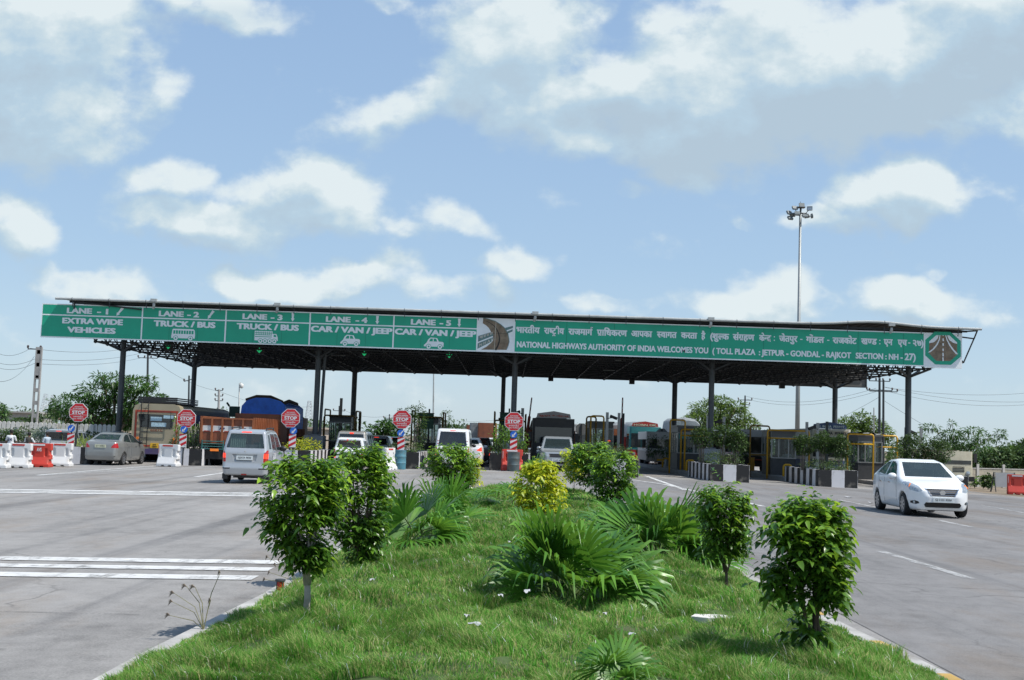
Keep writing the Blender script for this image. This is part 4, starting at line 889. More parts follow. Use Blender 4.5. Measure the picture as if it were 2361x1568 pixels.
c = Car('saloon_car', 'grey silver saloon with red tail lamps turning in beside the bus', 'car', rear_at(247, 1072, -1.27), 88, side, plan, tum, (-1.27, 1.21), .30, GREYP, h=.03, k=.09, regions=L_, spokes=7)
c.plate(-1, .875, .50, .14, 'GJ 11 N 8524', mat('plate_cream', (.55, .56, .40), .5)); c.mirror(.62, 1.06, M_TRIM); c.handles((-.75, .15), .88, GREYP); c.seams([[(-1.0, .45), (-.95, .9), (-1.15, 1.08)], [(-.41, .30), (-.41, 1.05)], [(.80, .35), (.80, 1.02)]]); c.seats((.0, -.85))
person('driver in a dark shirt inside the grey saloon', c.t.matrix_basis @ Vector((-.02, -.36, .22)), -2, mat('dark_shirt', (.05, .05, .07), .9), M_SEAT, seated=True)
# white saloon coming towards the camera on the right
side = [(2.10, .20), (2.20, .34), (2.22, .55), (2.16, .70), (2.02, .79), (1.55, .90), (1.12, .98), (1.0, 1.02), (.18, 1.43), (-.25, 1.505), (-.75, 1.48), (-1.45, 1.22), (-1.75, 1.12), (-2.12, 1.06), (-2.18, .90), (-2.18, .45), (-2.1, .25), (-1.65, .19), (1.7, .18)]
M_GR = mat('grille_black', (.012, .012, .012), .4, var=.3)
L_ = saloon_regions(1.16) + [('grille', M_GR, 'front', qd((-.30, .565), (.30, .565), (.435, .755), (-.435, .755)), .02), ('air_intake', M_GR, 'front', [(-.44, .275), (.44, .275), (.48, .34), (.44, .405), (-.44, .405), (-.48, .34)], .03),
      ('headlamp', M_CLEAR, 'front2', [(.50, .69), (.62, .665), (.84, .74), (.84, .90), (.72, .925), (.58, .83)], .004), ('fog_lamp', M_GR, 'front2', [(.58, .37), (.66, .345), (.74, .37), (.75, .42), (.68, .445), (.6, .42)], .015), ('tail_lamp', M_RED, 'rear2', qd((.5, .8), (.85, .8), (.85, 1.0), (.6, 1.0)), 0)]
plan = [(-2.18, .66), (-1.95, .76), (-1.4, .83), (0, .85), (1.35, .84), (1.8, .77), (2.05, .66), (2.22, .44)]
g = G(2153, 1191); hx, hy = math.cos(R(-92.5)), math.sin(R(-92.5))
WC = Car('saloon_car', 'white saloon driving towards the camera past the striped planters', 'car', (g.x - hx * 1.35 - .02, g.y - hy * 1.35, gz(g.x)), -92.5, side, plan, tum, (-1.25, 1.36), .305, WHITEP, h=.022, k=.10, regions=L_, spokes=9, tw=.2)
WC.plate(1, .475, .52, .125, 'GJ 3 EC 9334'); WC.mirror(.68, 1.03, WHITEP, sc=1.1); WC.handles((-.72, .18), .86, M_CHROME); WC.seams([[(-1.05, .45), (-.98, .9), (-1.2, 1.1)], [(-.41, .30), (-.41, 1.05)], [(.86, .40), (.82, 1.02)]]); WC.seats((.0, -.85))
b = MB(); x = WC.hit(0, .66, 1) + .012; b.lathe([(.050, -.008), (.068, -.008), (.068, .008), (.050, .008)], (x, 0, .66), 24, 'X'); b.boxr((x + .004, 0, .66), (.014, .17, .026)); b.build('badge', M_CHROME, WC.t, angle=30)
b = MB()
for s_ in (1, -1):
    for q in range(7):
        z0, z1 = .565 + .19 * q / 7, .565 + .19 * (q + 1) / 7; y0, y1 = .30 + .135 * q / 7, .30 + .135 * (q + 1) / 7; b.tube([(WC.hit(s_ * y0, z0, 1) + .006, s_ * y0, z0), (WC.hit(s_ * y1, z1, 1) + .006, s_ * y1, z1)], .016, 6)
for k_ in range(3):
    z = .60 + k_ * .05; yy_ = .31 + k_ * .035
    for q in range(10): y0, y1 = -yy_ + 2 * yy_ * q / 10, -yy_ + 2 * yy_ * (q + 1) / 10; b.tube([(WC.hit(y0, z, 1) - .004, y0, z), (WC.hit(y1, z, 1) - .004, y1, z)], .006, 4)
b.build('grille_trim', M_CHROME, WC.t)
for s_ in (1, -1):
    b = MB(); b.lathe([(.02, -.02), (.042, -.01), (.042, .0), (.02, .004)], (WC.hit(s_ * .67, .395, 1) + .005, s_ * .67, .395), 12, 'X'); b.build('fog_lens', M_CLEAR, WC.t)
    b = MB(); b.tube([(WC.hit(s_ * .76, .80, 1) + .008, s_ * .76, .78), (WC.hit(s_ * .72, .86, 1) + .008, s_ * .71, .86)], .022, 6); b.build('indicator', M_ORANGE, WC.t)
b = MB(); b.box(.62, 1.0, -.7, .7, .88, .98); b.build('dashboard', M_TRIM, WC.t); b = MB(); b.lathe([(.16, -.012), (.185, 0), (.16, .012)], (0, 0, 0), 20, 'X'); o = b.build('steering_wheel', M_TRIM, WC.t); o.location = (.5, -.36, 1.0); o.rotation_euler = (0, R(25), 0)
b = MB(); b.tube([(-.55, 0, 1.49), (-.68, 0, 1.60)], .008, 5); b.build('aerial', M_TRIM, WC.t)
person('driver in a pale shirt at the wheel of the white saloon', WC.t.matrix_basis @ Vector((-.05, -.36, .2)), -92.5 - 90, mat('pale_shirt', (.4, .38, .36), .9), M_SEAT, seated=True, arms=((.15, .25, .25), (.15, .25, .25)))

def suv(name, label, loc, head, body, L, W, H, hood=.95, rear_vert=True, group=None, h=.04, axw=.31, van=False, txt=None, lit=True, front=False, pk=.08, rim=None):
    r_ = L / 2; ws = r_ - (.95 if not van else .55)
    side = [(r_ - .05, .28), (r_, .45), (r_ - .01, .72), (r_ - .12, hood - .08), (ws + .12, hood + .02), (ws, hood + .06), (ws - .62, H - .10), (ws - .85, H - .02), (-r_ + .6, H), (-r_ + .28, H - .05), (-r_ + (.05 if rear_vert else .3), hood + .1), (-r_, hood - .05), (-r_, .5), (-r_ + .03, .30), (-r_ + .4, .25), (r_ - .4, .25)]
    zt_w = H - .13; zbw = hood + .07; w = W / 2
    xw = [-r_ + .42, -r_ + .42 + (ws - .3 + r_ - .42) * .34, -r_ + .42 + (ws - .3 + r_ - .42) * .68]
    Rg = [('rear_window', M_GLASSD, 'rear', qd((-w * .78, zbw), (w * .78, zbw), (w * .68, zt_w - .02), (-w * .68, zt_w - .02)), .008), ('windscreen', M_GLASS, 'front', qd((-w * .80, zbw + .02), (w * .80, zbw + .02), (w * .68, zt_w), (-w * .68, zt_w)), .008)]
    for i in range(3):
        a = xw[i] + .04; b_ = (xw[i + 1] if i < 2 else ws - .28) - .04
        Rg.append(('side_window', M_GLASSD, 'side', qd((a, zbw), (b_ + (.28 if i == 2 else 0), zbw), (b_ - (.12 if i == 2 else 0), zt_w - .02), (a + (.1 if i == 0 else 0), zt_w - .02)), .006))
    Rg += [('brake_lamp', M_REDLIT if lit else M_RED, 'rear', qd((-.14, zt_w + .015), (.14, zt_w + .015), (.13, zt_w + .05), (-.13, zt_w + .05)), 0),
           ('tail_lamp', M_REDLIT if lit else M_RED, 'rear2', qd((w * .78, hood - .42), (w * 1.1, hood - .42), (w * 1.1, hood - .30), (w * .80, hood - .30)), 0), ('tail_lamp', M_RED, 'rear2', qd((w * .80, hood - .29), (w * 1.1, hood - .29), (w * 1.1, hood + .0), (w * .84, hood + .0)), 0),
           ('headlamp', M_CLEAR, 'front2', [(w * .5, hood - .32), (w * .96, hood - .28), (w * .95, hood - .08), (w * .62, hood - .14)], 0), ('grille', M_GR, 'front', qd((-w * .45, hood - .34), (w * .45, hood - .34), (w * .48, hood - .16), (-w * .48, hood - .16)), .015), ('air_intake', M_GR, 'front', qd((-w * .55, .36), (w * .55, .36), (w * .55, .47), (-w * .55, .47)), .015)]
    cc = Car(name, label, 'van' if van else 'car', loc, head, side, [(-r_, w * .88), (-r_ + .3, w * .96), (-r_ + .8, w), (r_ - 1.0, w), (r_ - .4, w * .9), (r_, w * .66)], [(.25, .94), (.5, 1), (hood, 1), (hood + .08, .975), (H - .1, .82 if not van else .88), (H, .76 if not van else .80)], (-r_ + .82, r_ - .82), axw, body, h=h, k=pk, regions=Rg, group=group, rim=rim or M_STEELRIM)
    if txt: cc.plate(1 if front else -1, hood - .40 if not front else .55, .5, .13, txt)
    cc.mirror(ws - .35, hood + .1, M_TRIM if not front else body)
    return cc
gC = 'cars queueing at the booths'
def road_at(px, Y): x = at(px, 1000, Y).x; return x
def rq(px, D, L): x = road_at(px, D); return (x, D + L / 2, gz(x))
small = suv('small_car', 'small white hatchback with red lettering across its rear window, behind the shrubs', rq(805, 57.4, 3.4), 90, WHITEP, 3.4, 1.49, 1.44, .88, group=gC, rear_vert=False)
b = MB(); fit_text(b, '', lambda u, v: (small.hit(0, v, -1) - .014, -u, v), -.3, .3, 1.21, 1.29, .03, tokens=['જય', ' ', 'માતાજી']); b.build('lettering', M_REDLIT, small.t)
suv('people_carrier', 'champagne people carrier with tall red tail lamps ahead of the small white hatchback', rq(811, 62.3, 4.5), 89, BEIGEP, 4.5, 1.76, 1.76, 1.0, group=gC, txt='GJ 3 AB 4410', lit=True)
suv('hatchback', 'pale silver hatchback queueing ahead of the champagne people carrier', rq(868, 71, 3.8), 90, SILV2, 3.8, 1.65, 1.55, .95, group=gC)
suv('black_car', 'black car with lit tail lamps at the booth beside the climber-covered post', rq(899, 77, 4.1), 90, BLACKP, 4.1, 1.7, 1.5, .95, group=gC)
van = suv('passenger_van', 'boxy white passenger van with coloured studs round its rear door', rq(1044, 57.6, 4.4), 90, WHITEP, 4.4, 1.74, 1.93, 1.02, group=gC, van=True, pk=.06, txt='GJ 3 K 1187')
for i, (y, z) in enumerate([(-.70, 1.66), (.70, 1.66), (-.70, 1.5), (.70, 1.5), (-.71, 1.34), (.71, 1.34), (-.71, 1.2), (.71, 1.2)]):
    b = MB(); b.lathe([(.0, -.012), (.026, -.01), (.026, .01), (0, .012)], (van.hit(y * .97, z, -1) - .004, y * .97, z), 8, 'X'); b.build('stud', M_RED if i % 3 else mat('stud_teal', (.03, .3, .3), .3), van.t)
for y, s_ in ((-.36, 1), (.36, 1)): person('passenger in a white shirt seen through the van rear window' if y > 0 else 'passenger in a dark shirt seen through the van rear window', van.t.matrix_basis @ Vector((-.7, y, .55)), 0, mat('white_shirt', (.6, .62, .64), .9) if y > 0 else mat('dark_shirt', (.05, .05, .07), .9), M_SEAT, seated=True)
x = road_at(1078, 64)
c = Car('saloon_car', 'white saloon half hidden by the passenger van, tail lamps lit', 'car', (-2.12, 64.8, gz(-2.1)), 90, [(a, b_) for a, b_ in [(2.05, .24), (2.14, .42), (2.12, .62), (1.95, .80), (1.15, .98), (1.02, 1.02), (.25, 1.42), (-.15, 1.50), (-.7, 1.48), (-1.42, 1.20), (-1.55, 1.16), (-1.95, 1.10), (-2.02, .95), (-2.05, .60), (-2.05, .42), (-2.0, .24), (-1.7, .21), (1.7, .21)]],
    [(-2.05, .66), (-1.95, .76), (-1.4, .84), (0, .855), (1.3, .84), (1.8, .74), (2.14, .56)], tum, (-1.22, 1.21), .30, WHITEP, h=.035, k=.09, group=gC, regions=saloon_regions(1.18) + [('tail_lamp', M_REDLIT, 'rear2', [(.47, .86), (.86, .80), (.86, 1.04), (.74, 1.06)], 0), ('reflector', M_RED, 'rear2', qd((.60, .5), (.66, .5), (.66, .56), (.60, .56)), 0)])
c.mirror(.62, 1.06, WHITEP)
suv('black_car', 'black hatchback just ahead of the half hidden white saloon', (-1.75, 71.5, gz(1.8)), 90, BLACKP, 3.9, 1.68, 1.53, .95, group=gC)
suv('parked_car', 'grey hatchback behind the water barriers with its rear window in view', rq(130, 61, 3.7), 90, SILV2, 3.7, 1.62, 1.62, .98, group=gC, rear_vert=False)
# silver people carrier facing the camera
inn = suv('people_carrier', 'silver people carrier leaving the booth, facing the camera, in front of the dark lorry', (road_at(1290, 60.5), 62.6, gz(2.4)), -92, SILV2, 4.5, 1.76, 1.74, 1.02, txt='GJ 5 CD 2871', front=True, lit=False, h=.032)
b = MB(); b.tube([(2.22, -.7, .5), (2.3, -.5, .5), (2.31, 0, .5), (2.3, .5, .5), (2.22, .7, .5)], .03, 8); b.build('nudge_bar', M_CHROME, inn.t)
person('driver in a pale shirt in the silver people carrier', inn.t.matrix_basis @ Vector((.25, -.4, .42)), -92 - 90, mat('pale_shirt', (.4, .38, .36), .9), M_SEAT, seated=True)
# distant traffic beyond the canopy
suv('distant_car', 'small white car far down the highway', (road_at(1140, 130), 132, 0), 90, WHITEP, 3.8, 1.6, 1.5, .95, h=.06)
suv('distant_car', 'pale car far beyond the canopy right of the central island', (road_at(1224, 120), 122, 0), -90, SILV2, 3.9, 1.65, 1.5, .95, h=.06, lit=False)
# ------------------------------------------------------------------ bus and lorries (built along +x = forward)
M_BUSB = mat('bus_beige', (.34, .295, .20), .5, var=.08, scale=1.0, dirt=(.22, .19, .14), dirt_amt=.45); M_BUSR = mat('bus_red_band', (.36, .045, .02), .5, var=.12); M_BUSP = mat('bus_purple', (.075, .055, .15), .5, var=.15, scale=1.2, dirt=(.1, .09, .09), dirt_amt=.5)
M_RUST = mat('lorry_brown', (.20, .062, .028), .65, var=.25, scale=2.5, dirt=(.10, .04, .025), dirt_amt=.7); M_ORNG = mat('lorry_orange', (.27, .085, .03), .65, var=.25, scale=2.0, dirt=(.16, .06, .03), dirt_amt=.6)
M_TARPB = mat('blue_tarpaulin', (.04, .19, .82), .55, var=.25, scale=2.0, bump=.4, bscale=4, dirt=(.02, .09, .48), dirt_amt=.6); M_TARPG = mat('grey_tarpaulin', (.22, .235, .235), .7, var=.3, scale=2.2, bump=.5, bscale=5, dirt=(.10, .10, .09), dirt_amt=.7)
M_DKROOF = mat('bus_roof_grey', (.16, .17, .165), .6, var=.2, scale=1.5, dirt=(.08, .08, .08), dirt_amt=.5); M_BGLASS = M_GLASSD
def rbox(x0, x1, y0, y1, z0, z1, r=.12, top=True):
    """box with rounded upright edges"""
    mb = MB(); pts = []
    for cx, cy, a0 in ((x1 - r, y1 - r, 0), (x0 + r, y1 - r, 90), (x0 + r, y0 + r, 180), (x1 - r, y0 + r, 270)):
        pts += [(cx + r * math.cos(R(a0 + k * 22.5)), cy + r * math.sin(R(a0 + k * 22.5))) for k in range(5)]
    mb.prism(pts, lambda u, v, d: (u, v, d), z1, z0); return mb
def axle(t, x, W, r=.48, dual=True):
    for s_ in (1, -1):
        wheel(t, x, s_ * (W / 2 - .16), r, .26, s_, M_STEELRIM)
        if dual: wheel(t, x, s_ * (W / 2 - .46), r, .26, s_, M_STEELRIM)
def bus(name, label, loc, head, L, W, H, body, group=None):
    t = thing(name, label, 'bus', loc, R(head), group); a, b = -L / 2, L / 2; w = W / 2
    prof = [(-w, .45), (w, .45), (w + .01, 1.2), (w - .02, H - .35), (w - .12, H - .10), (w - .4, H), (-w + .4, H), (-w + .12, H - .10), (-w + .02, H - .35), (-w - .01, 1.2)]
    m = MB(); m.prism(prof, lambda u, v, d: (d, u, v), a, b); m.build('body', body, t, angle=40)
    axle(t, a + 2.9, W); axle(t, b - 2.1, W, dual=False); return t
# rural bus, rear towards the camera
D = 62.5; x = at(359, 1000, D).x; L = 11.0
t = bus('rural_bus', 'beige country bus with red outlined rear, ladder and yellow number plate', (x, D + L / 2, gz(x)), 90, L, 2.5, 3.0, M_BUSB)
a = -L / 2
def rr(mb, y0, y1, z0, z1, d, x0=None): mb.box(a - d, a + .01, -y1, -y0, z0, z1)   # y measured to the right as seen from behind
s = MB(); rr(s, -1.10, -1.0, .95, 2.66, .012); rr(s, 1.0, 1.10, .95, 2.66, .012); rr(s, -.999, .999, 2.56, 2.66, .012); rr(s, -.9, .9, .80, .88, .012); s.build('red_outline', M_BUSR, t)
s = MB(); s.prism([(-.93, 2.46), (.93, 2.46), (.84, 1.78), (-.78, 1.78)], lambda u, v, d: (d, -u, v), a - .02, a + .01); wo_ = s.build('rear_window', M_BGLASS, t)
s = MB(); rr(s, -.30, .28, 2.12, 2.33, .03); rr(s, -.25, .52, 1.83, 2.04, .03); rr(s, .36, .88, 2.26, 2.42, .03); s.build('notice', mat('notice_paper', (.40, .55, .62), .6, var=.3, scale=18), t)
s = MB(); rr(s, -1.25, 1.25, .42, .70, .06); s.build('bumper', M_BUSP, t)
s = MB(); s.box(a - .003, L / 2 - .3, -1.262, -1.25, .45, .72); s.box(a - .003, L / 2 - .3, 1.25, 1.262, .45, .72); s.build('skirt_band', M_BUSP, t)
s = MB(); fit_text(s, 'G.S.R.T.C.', lambda u, v: (a - .014, -u, v), -.28, .36, 1.58, 1.70, .03); s.build('lettering', M_BUSR, t)
s = MB(); rr(s, -.24, .18, .74, .98, .03); po = s.build('number_plate', M_PLATEY, t)
s = MB(); fit_text(s, 'GJ18', lambda u, v: (a - .034, -u, v), -.12, .06, .87, .94, .04); fit_text(s, 'Y6053', lambda u, v: (a - .034, -u, v), -.16, .10, .77, .85, .04); s.build('lettering', M_INK, po)
s = MB()
for y in (-.78, -.42): s.tube([(a - .10, -y, .75), (a - .10, -y, 2.95), (a + .1, -y, 3.12)], .022, 6)
for z in np.arange(.95, 2.9, .3): s.tube([(a - .10, .78, z), (a - .10, .42, z)], .018, 6)
s.tube([(a - .12, .42, 2.6), (a - .12, -.75, 2.6), (a - .12, -.75, 1.72)], .018, 6); s.tube([(a - .12, .42, 1.75), (a - .12, -.75, 1.75)], .018, 6); s.tube([(a - .12, .42, 2.1), (a - .12, -.75, 2.1)], .014, 6); s.build('ladder', M_TRIM, t)
for y in (-.92, .92):
    for z, m_ in ((1.22, M_ORANGE), (1.05, M_RED)): s = MB(); s.lathe([(.0, -.03), (.07, -.02), (.07, .02), (0, .03)], (a - .02, -y, z), 12, 'X'); s.build('tail_lamp', m_, t)
s = MB(); s.box(a + .1, a + 4.2, -1.0, 1.0, 3.02, 3.06)
for y in (-1.0, 1.0):
    for z in (3.1, 3.2, 3.3): s.box(a + .05, a + 4.2, y - .02, y + .02, z - .035, z + .03)
for z in (3.1, 3.2, 3.3): s.box(a + .05, a + .09, -1, 1, z - .05, z + .045)
s.build('roof_rack', M_TRIM, t)
for s_ in (-1, 1):
    for i in range(8):
        q = MB(); x0 = a + .5 + i * 1.26; y = s_ * 1.252; q.box(x0, x0 + 1.08, min(y, y - s_ * .03), max(y, y - s_ * .03), 1.75, 2.5); q.build('side_window', M_BGLASS, t)
    q = MB(); q.box(a + .3, L / 2 - .5, s_ * 1.255 - .008, s_ * 1.255 + .008, 2.52, 2.75); q.build('side_band', M_DKROOF, t)

def crate(mb_board, mb_rib, x0, x1, w, z0, z1, rib=.45):
    for s_ in (-1, 1):
        mb_board.box(x0, x1, s_ * w - .03, s_ * w + .03, z0, z1)
        for xx in np.arange(x0 + .02, x1, rib): mb_rib.box(xx, xx + .09, s_ * w + (.03 if s_ > 0 else -.11), s_ * w + (.11 if s_ > 0 else -.03), z0, z1)
# brown and orange lorry, tail board towards the camera
D = 57.8; x = at(524, 1000, D).x; L = 9.0
t = thing('goods_lorry', 'brown tail-board lorry with orange sides and a white lettered band', 'lorry', (x, D + L / 2, gz(x)), R(90)); a = -L / 2; w = 1.22
bo, ri = MB(), MB(); crate(bo, ri, a + .05, a + 6.0, w, 1.15, 2.32, .42); bo.build('side_board', M_ORNG, t); ri.build('side_rib', M_ORNG, t)
s = MB(); s.box(a, a + .06, -w - .03, w + .03, 1.02, 2.24); s.build('tail_board', M_RUST, t)
s = MB()
for y in np.linspace(-w, w, 6): s.box(a - .07, a - .001, y - .045, y + .045, 1.02, 2.24)
s.box(a - .06, a - .002, -w - .05, w + .05, 2.2, 2.27); s.build('tail_post', M_ORNG, t)
s = MB(); s.box(a - .012, a - .001, -w, w, 1.60, 1.88); bn_ = s.build('white_band', mat('band_white', (.58, .58, .57), .6, var=.12, scale=3, dirt=(.3, .2, .15), dirt_amt=.6), t)
s = MB(); ys_ = np.linspace(-w, w, 6)
for i in range(5): s.box(a - .014, a - .0121, ys_[i] + .1, ys_[i + 1] - .1, 1.60, 1.645)
s.build('red_stripe', M_BUSR, t)
s = MB()
for yy_ in (.02, -.98): fit_text(s, 'AIP', lambda u, v: (a - .016, -u + yy_ + .24, v), -.14, .14, 1.69, 1.81, .04)
s.build('lettering', mat('band_ink', (.015, .02, .12), .6), t)
s = MB(); s.box(a - .05, a + .02, -w, .05, 1.02 - .22, 1.02 - .02); s.build('lower_board', M_RUST, t)
s = MB()
for z in (1.36, 1.22): s.box(a - .02, a - .001, -.62, -.26, z - .05, z + .05)
s.build('yellow_panel', M_PLATEY, t)
s = MB(); s.box(a - .06, a - .0505, -.9, -.12, .84, .98); s.build('blue_panel', mat('panel_blue', (.03, .16, .55), .5, var=.2), t)
s = MB()
for z in (.78, .9, 1.02, 1.14): s.tube([(a - .08, .15, z), (a - .08, 1.15, z)], .022, 6)
s.tube([(a - .08, .15, 1.2), (a - .08, .15, .75)], .03, 6); s.tube([(a - .08, 1.15, 1.2), (a - .08, 1.15, .75)], .03, 6); s.build('lamp_guard', mat('guard_teal', (.03, .13, .12), .5), t)
s = MB(); s.box(a + .1, L / 2 - 2.2, -.45, .45, .62, 1.0); s.box(a + .05, L / 2 - 2.6, -w, w, 1.0, 1.14); s.build('chassis', M_TRIM, t)
s = MB(); s.box(a + .03, a + .06, -1.1, 1.1, .3, .72); s.build('mud_flap', M_TYRE, t)
s = MB(); s.box(a - .1, a - .081, .35, .75, .68, .80); s.build('number_plate', M_ORANGE, t)
axle(t, a + 1.5, 2.4, .5); axle(t, a + 2.75, 2.4, .5); axle(t, L / 2 - 1.3, 2.4, .5, False)
cb_ = rbox(L / 2 - 2.3, L / 2, -1.2, 1.2, .55, 2.6); cb_.build('cab', M_RUST, t, angle=40)
s = MB()
for z in (1.3, 1.6): pass
s.tube([(a + .1, -w, 2.3), (a + .1, -w, 2.3)], .02, 4)
# lorry with the blue sheeted load, ahead of it
D = 69; x = at(603, 1000, D).x; L = 8.5
t = thing('sheeted_lorry', 'lorry with a tall load under a bright blue tarpaulin', 'lorry', (x, D + L / 2, gz(x)), R(90)); a = -L / 2
n = 16; ld = MB(); secs = []
for i, xx in enumerate(np.linspace(a, a + 6.0, 10)):
    k = 1 - .05 * abs(math.sin(i * 1.7)); secs.append([(xx, -1.28 + .03 * math.sin(i * 2.1), 1.3), (xx, -1.30, 2.4), (xx, -1.28, 3.2 * k), (xx, -1.0, 3.42 * k), (xx, -.3, 3.62 * k), (xx, .4, 3.60 * k), (xx, .95, 3.40 * k), (xx, 1.2, 3.1 * k), (xx, 1.29, 2.2), (xx, 1.27 + .02 * math.sin(i), 1.3)])
m_ = len(secs[0]); ld.add([q for r_ in secs for q in r_], [(i * m_ + k, i * m_ + k + 1, (i + 1) * m_ + k + 1, (i + 1) * m_ + k) for i in range(9) for k in range(m_ - 1)] + [tuple(range(m_))[::-1], tuple(range(9 * m_, 10 * m_))])
ld.build('tarpaulin', M_TARPB, t, angle=60)
s = MB(); s.tube([(a + .1, -1.1, 3.38), (a + .05, -.4, 3.66), (a + .05, .4, 3.66), (a + .1, 1.0, 3.44)], .09, 7); s.tube([(a + .4, -1.05, 3.3), (a + 2, -1.1, 3.5), (a + 5, -1.05, 3.4)], .1, 7); s.build('rope_bundle', mat('rope_brown', (.07, .05, .035), .9, var=.3, scale=10), t)
bo, ri = MB(), MB(); crate(bo, ri, a, a + 6, 1.33, 1.1, 1.9); bo.box(a - .03, a + .03, -1.3, 1.3, 1.05, 1.9); bo.build('side_board', M_RUST, t); ri.build('side_rib', M_RUST, t)
s = MB(); s.box(a, L / 2 - 2, -.5, .5, .6, 1.04); s.build('chassis', M_TRIM, t); axle(t, a + 1.7, 2.4, .5); axle(t, L / 2 - 1.3, 2.4, .5, False); rbox(L / 2 - 2.2, L / 2, -1.2, 1.2, .55, 2.6).build('cab', M_RUST, t, angle=40)
s = MB(); s.box(a - .02, a + .3, 1.36, 1.9, 2.45, 3.05) ; s.tube([(a, 1.9, 3.05), (a, 2.05, 3.25)], .06, 6); s.build('folded_flap', mat('flap_dark_green', (.02, .05, .04), .7), t)

def lorry_front(name, label, loc, head, cabm, W, H, cabL, L, load=None, loadm=None, loadH=3.2, board=None, vis=None, group=None, lowm=None):
    """lorry or bus nose towards +x: cab with screen, grille, lamps; open crate or sheeted load behind"""
    t = thing(name, label, 'lorry', loc, R(head), group); b = L / 2; w = W / 2
    rbox(b - cabL, b, -w, w, 1.15, H, .16).build('cab', cabm, t, angle=40); rbox(b - cabL, b + .02, -w, w, .5, 1.149, .16).build('nose', lowm or cabm, t, angle=40)
    s = MB(); s.box(b - .02, b + .018, -w + .14, w - .14, 1.35, H - .5); s.build('windscreen', M_GLASSD, t)
    for s_ in (1, -1):
        q = MB(); q.box(b - cabL + .25, b - .3, s_ * w - .012, s_ * w + .012, 1.35, H - .55); q.build('side_window', M_GLASSD, t)
        q = MB(); q.lathe([(0, -.02), (.13, -.015), (.13, .03), (0, .05)], (b + .03, s_ * (w - .35), .85), 14, 'X'); q.build('headlamp', M_CLEAR, t)
        q = MB(); q.box(b - .1, b - .02, s_ * (w + .14) - .09, s_ * (w + .14) + .09, 1.45, 1.95); q.tube([(b - .06, s_ * w, 1.9), (b - .06, s_ * (w + .14), 1.85)], .02, 5); q.build('mirror', M_TRIM, t)
    s = MB()
    for z in (.95, 1.03, 1.11, 1.19): s.box(b + .021, b + .035, -w + .55, w - .55, z - .02, z + .02)
    s.build('grille', M_TRIM, t); s = MB(); s.box(b - .1, b + .12, -w, w, .42, .68); s.build('bumper', M_TRIM if lowm is None else lowm, t)
    s = MB(); s.box(b + .121, b + .13, -.26, .26, .48, .62); s.build('number_plate', M_PLATEY, t)
    s = MB(); s.box(-b, b - cabL, -.45, .45, .6, 1.04); s.build('chassis', M_TRIM, t); axle(t, b - 1.2, W, .5, False); axle(t, -b + 1.6, W, .5)
    if loadm:
        n = 12; secs = []; x0, x1 = -b, b - cabL - .1
        for i in range(n):
            xx = x0 + (x1 - x0) * i / (n - 1); k = loadH + .10 * math.sin(i * 1.9) - (.25 if i in (0, n - 1) else 0); j = .04 * math.sin(i * 2.7)
            secs.append([(xx, -w - .04 + j, 1.2), (xx, -w - .05 - j, 2.2), (xx, -w + .05, k - .35), (xx, -w + .4, k - .08), (xx, 0, k + j), (xx, w - .4, k - .1), (xx, w - .05, k - .4), (xx, w + .05 + j, 2.2), (xx, w + .04, 1.2)])
        m_ = 9; ld = MB(); ld.add([q for r_ in secs for q in r_], [(i * m_ + k, i * m_ + k + 1, (i + 1) * m_ + k + 1, (i + 1) * m_ + k) for i in range(n - 1) for k in range(m_ - 1)] + [tuple(range(m_))[::-1], tuple(range((n - 1) * m_, n * m_))])
        ld.build('load_sheet', loadm, t, angle=60)
    if board:
        bo, ri = MB(), MB(); crate(bo, ri, -b, b - cabL - .05, w + .06, 1.05, 2.1); bo.box(-b - .03, -b + .03, -w, w, 1.05, 2.1); bo.build('side_board', board, t); ri.build('side_rib', board, t)
    if vis:
        s = MB(); s.prism([(-w + .2, 0), (w - .2, 0), (w - .25, .25), (0, .40), (-w + .25, .25)], lambda u, v, d: (d, u, v + H + .02), b - .35, b - .25); s.build('visor_board', vis[0], t)
        s = MB(); fit_text(s, vis[1], lambda u, v: (b - .24, u, v), -w * .72, w * .72, H + .07, H + .22, .03, tokens=vis[2] if len(vis) > 2 else None); s.build('lettering', vis[3] if len(vis) > 3 else M_INK, t)
    return t
M_DARKCAB = mat('lorry_dark', (.022, .02, .02), .5, var=.3, scale=2, dirt=(.05, .04, .03), dirt_amt=.5); M_TEALC = mat('lorry_teal', (.05, .26, .27), .5, var=.2, dirt=(.1, .2, .2), dirt_amt=.5); M_REDC = mat('lorry_red', (.40, .03, .025), .5, var=.2, dirt=(.25, .05, .04), dirt_amt=.5); M_CREAM = mat('bus_cream', (.55, .53, .45), .5, var=.1, dirt=(.4, .36, .3), dirt_amt=.4); M_NAVY = mat('board_navy', (.06, .10, .20), .5, var=.15)
def LF(px, D, L): x = at(px, 1000, D).x; return (x, D + L / 2, gz(x))
M_CANVAS = mat('canvas_brown', (.16, .14, .11), .9, var=.35, scale=2)
t = lorry_front('dark_lorry', 'black fronted lorry with a pale name board above the cab, behind the silver people carrier', LF(1276, 68.5, 8), -90, M_DARKCAB, 2.35, 2.75, 2.0, 8, 1, M_CANVAS, 2.95, M_RUST, vis=(mat('name_board', (.34, .32, .31), .6, var=.15), '', ['સુર્ય', ' ', '*', ' ', 'વંદના'], M_BUSR))
t = lorry_front('teal_lorry', 'teal cabbed lorry with a red front and painted trim', LF(1488, 92, 8.5), -90, M_TEALC, 2.4, 2.9, 2.0, 8.5, 1, M_TARPG, 3.3, M_REDC, lowm=M_REDC, vis=(M_REDC, 'HORN OK', None, mat('trim_cream', (.6, .55, .4), .6)))
s = MB()
for z in (1.2, .9, .65): s.box(4.28, 4.30, -.5, .5, z - .02, z + .02)
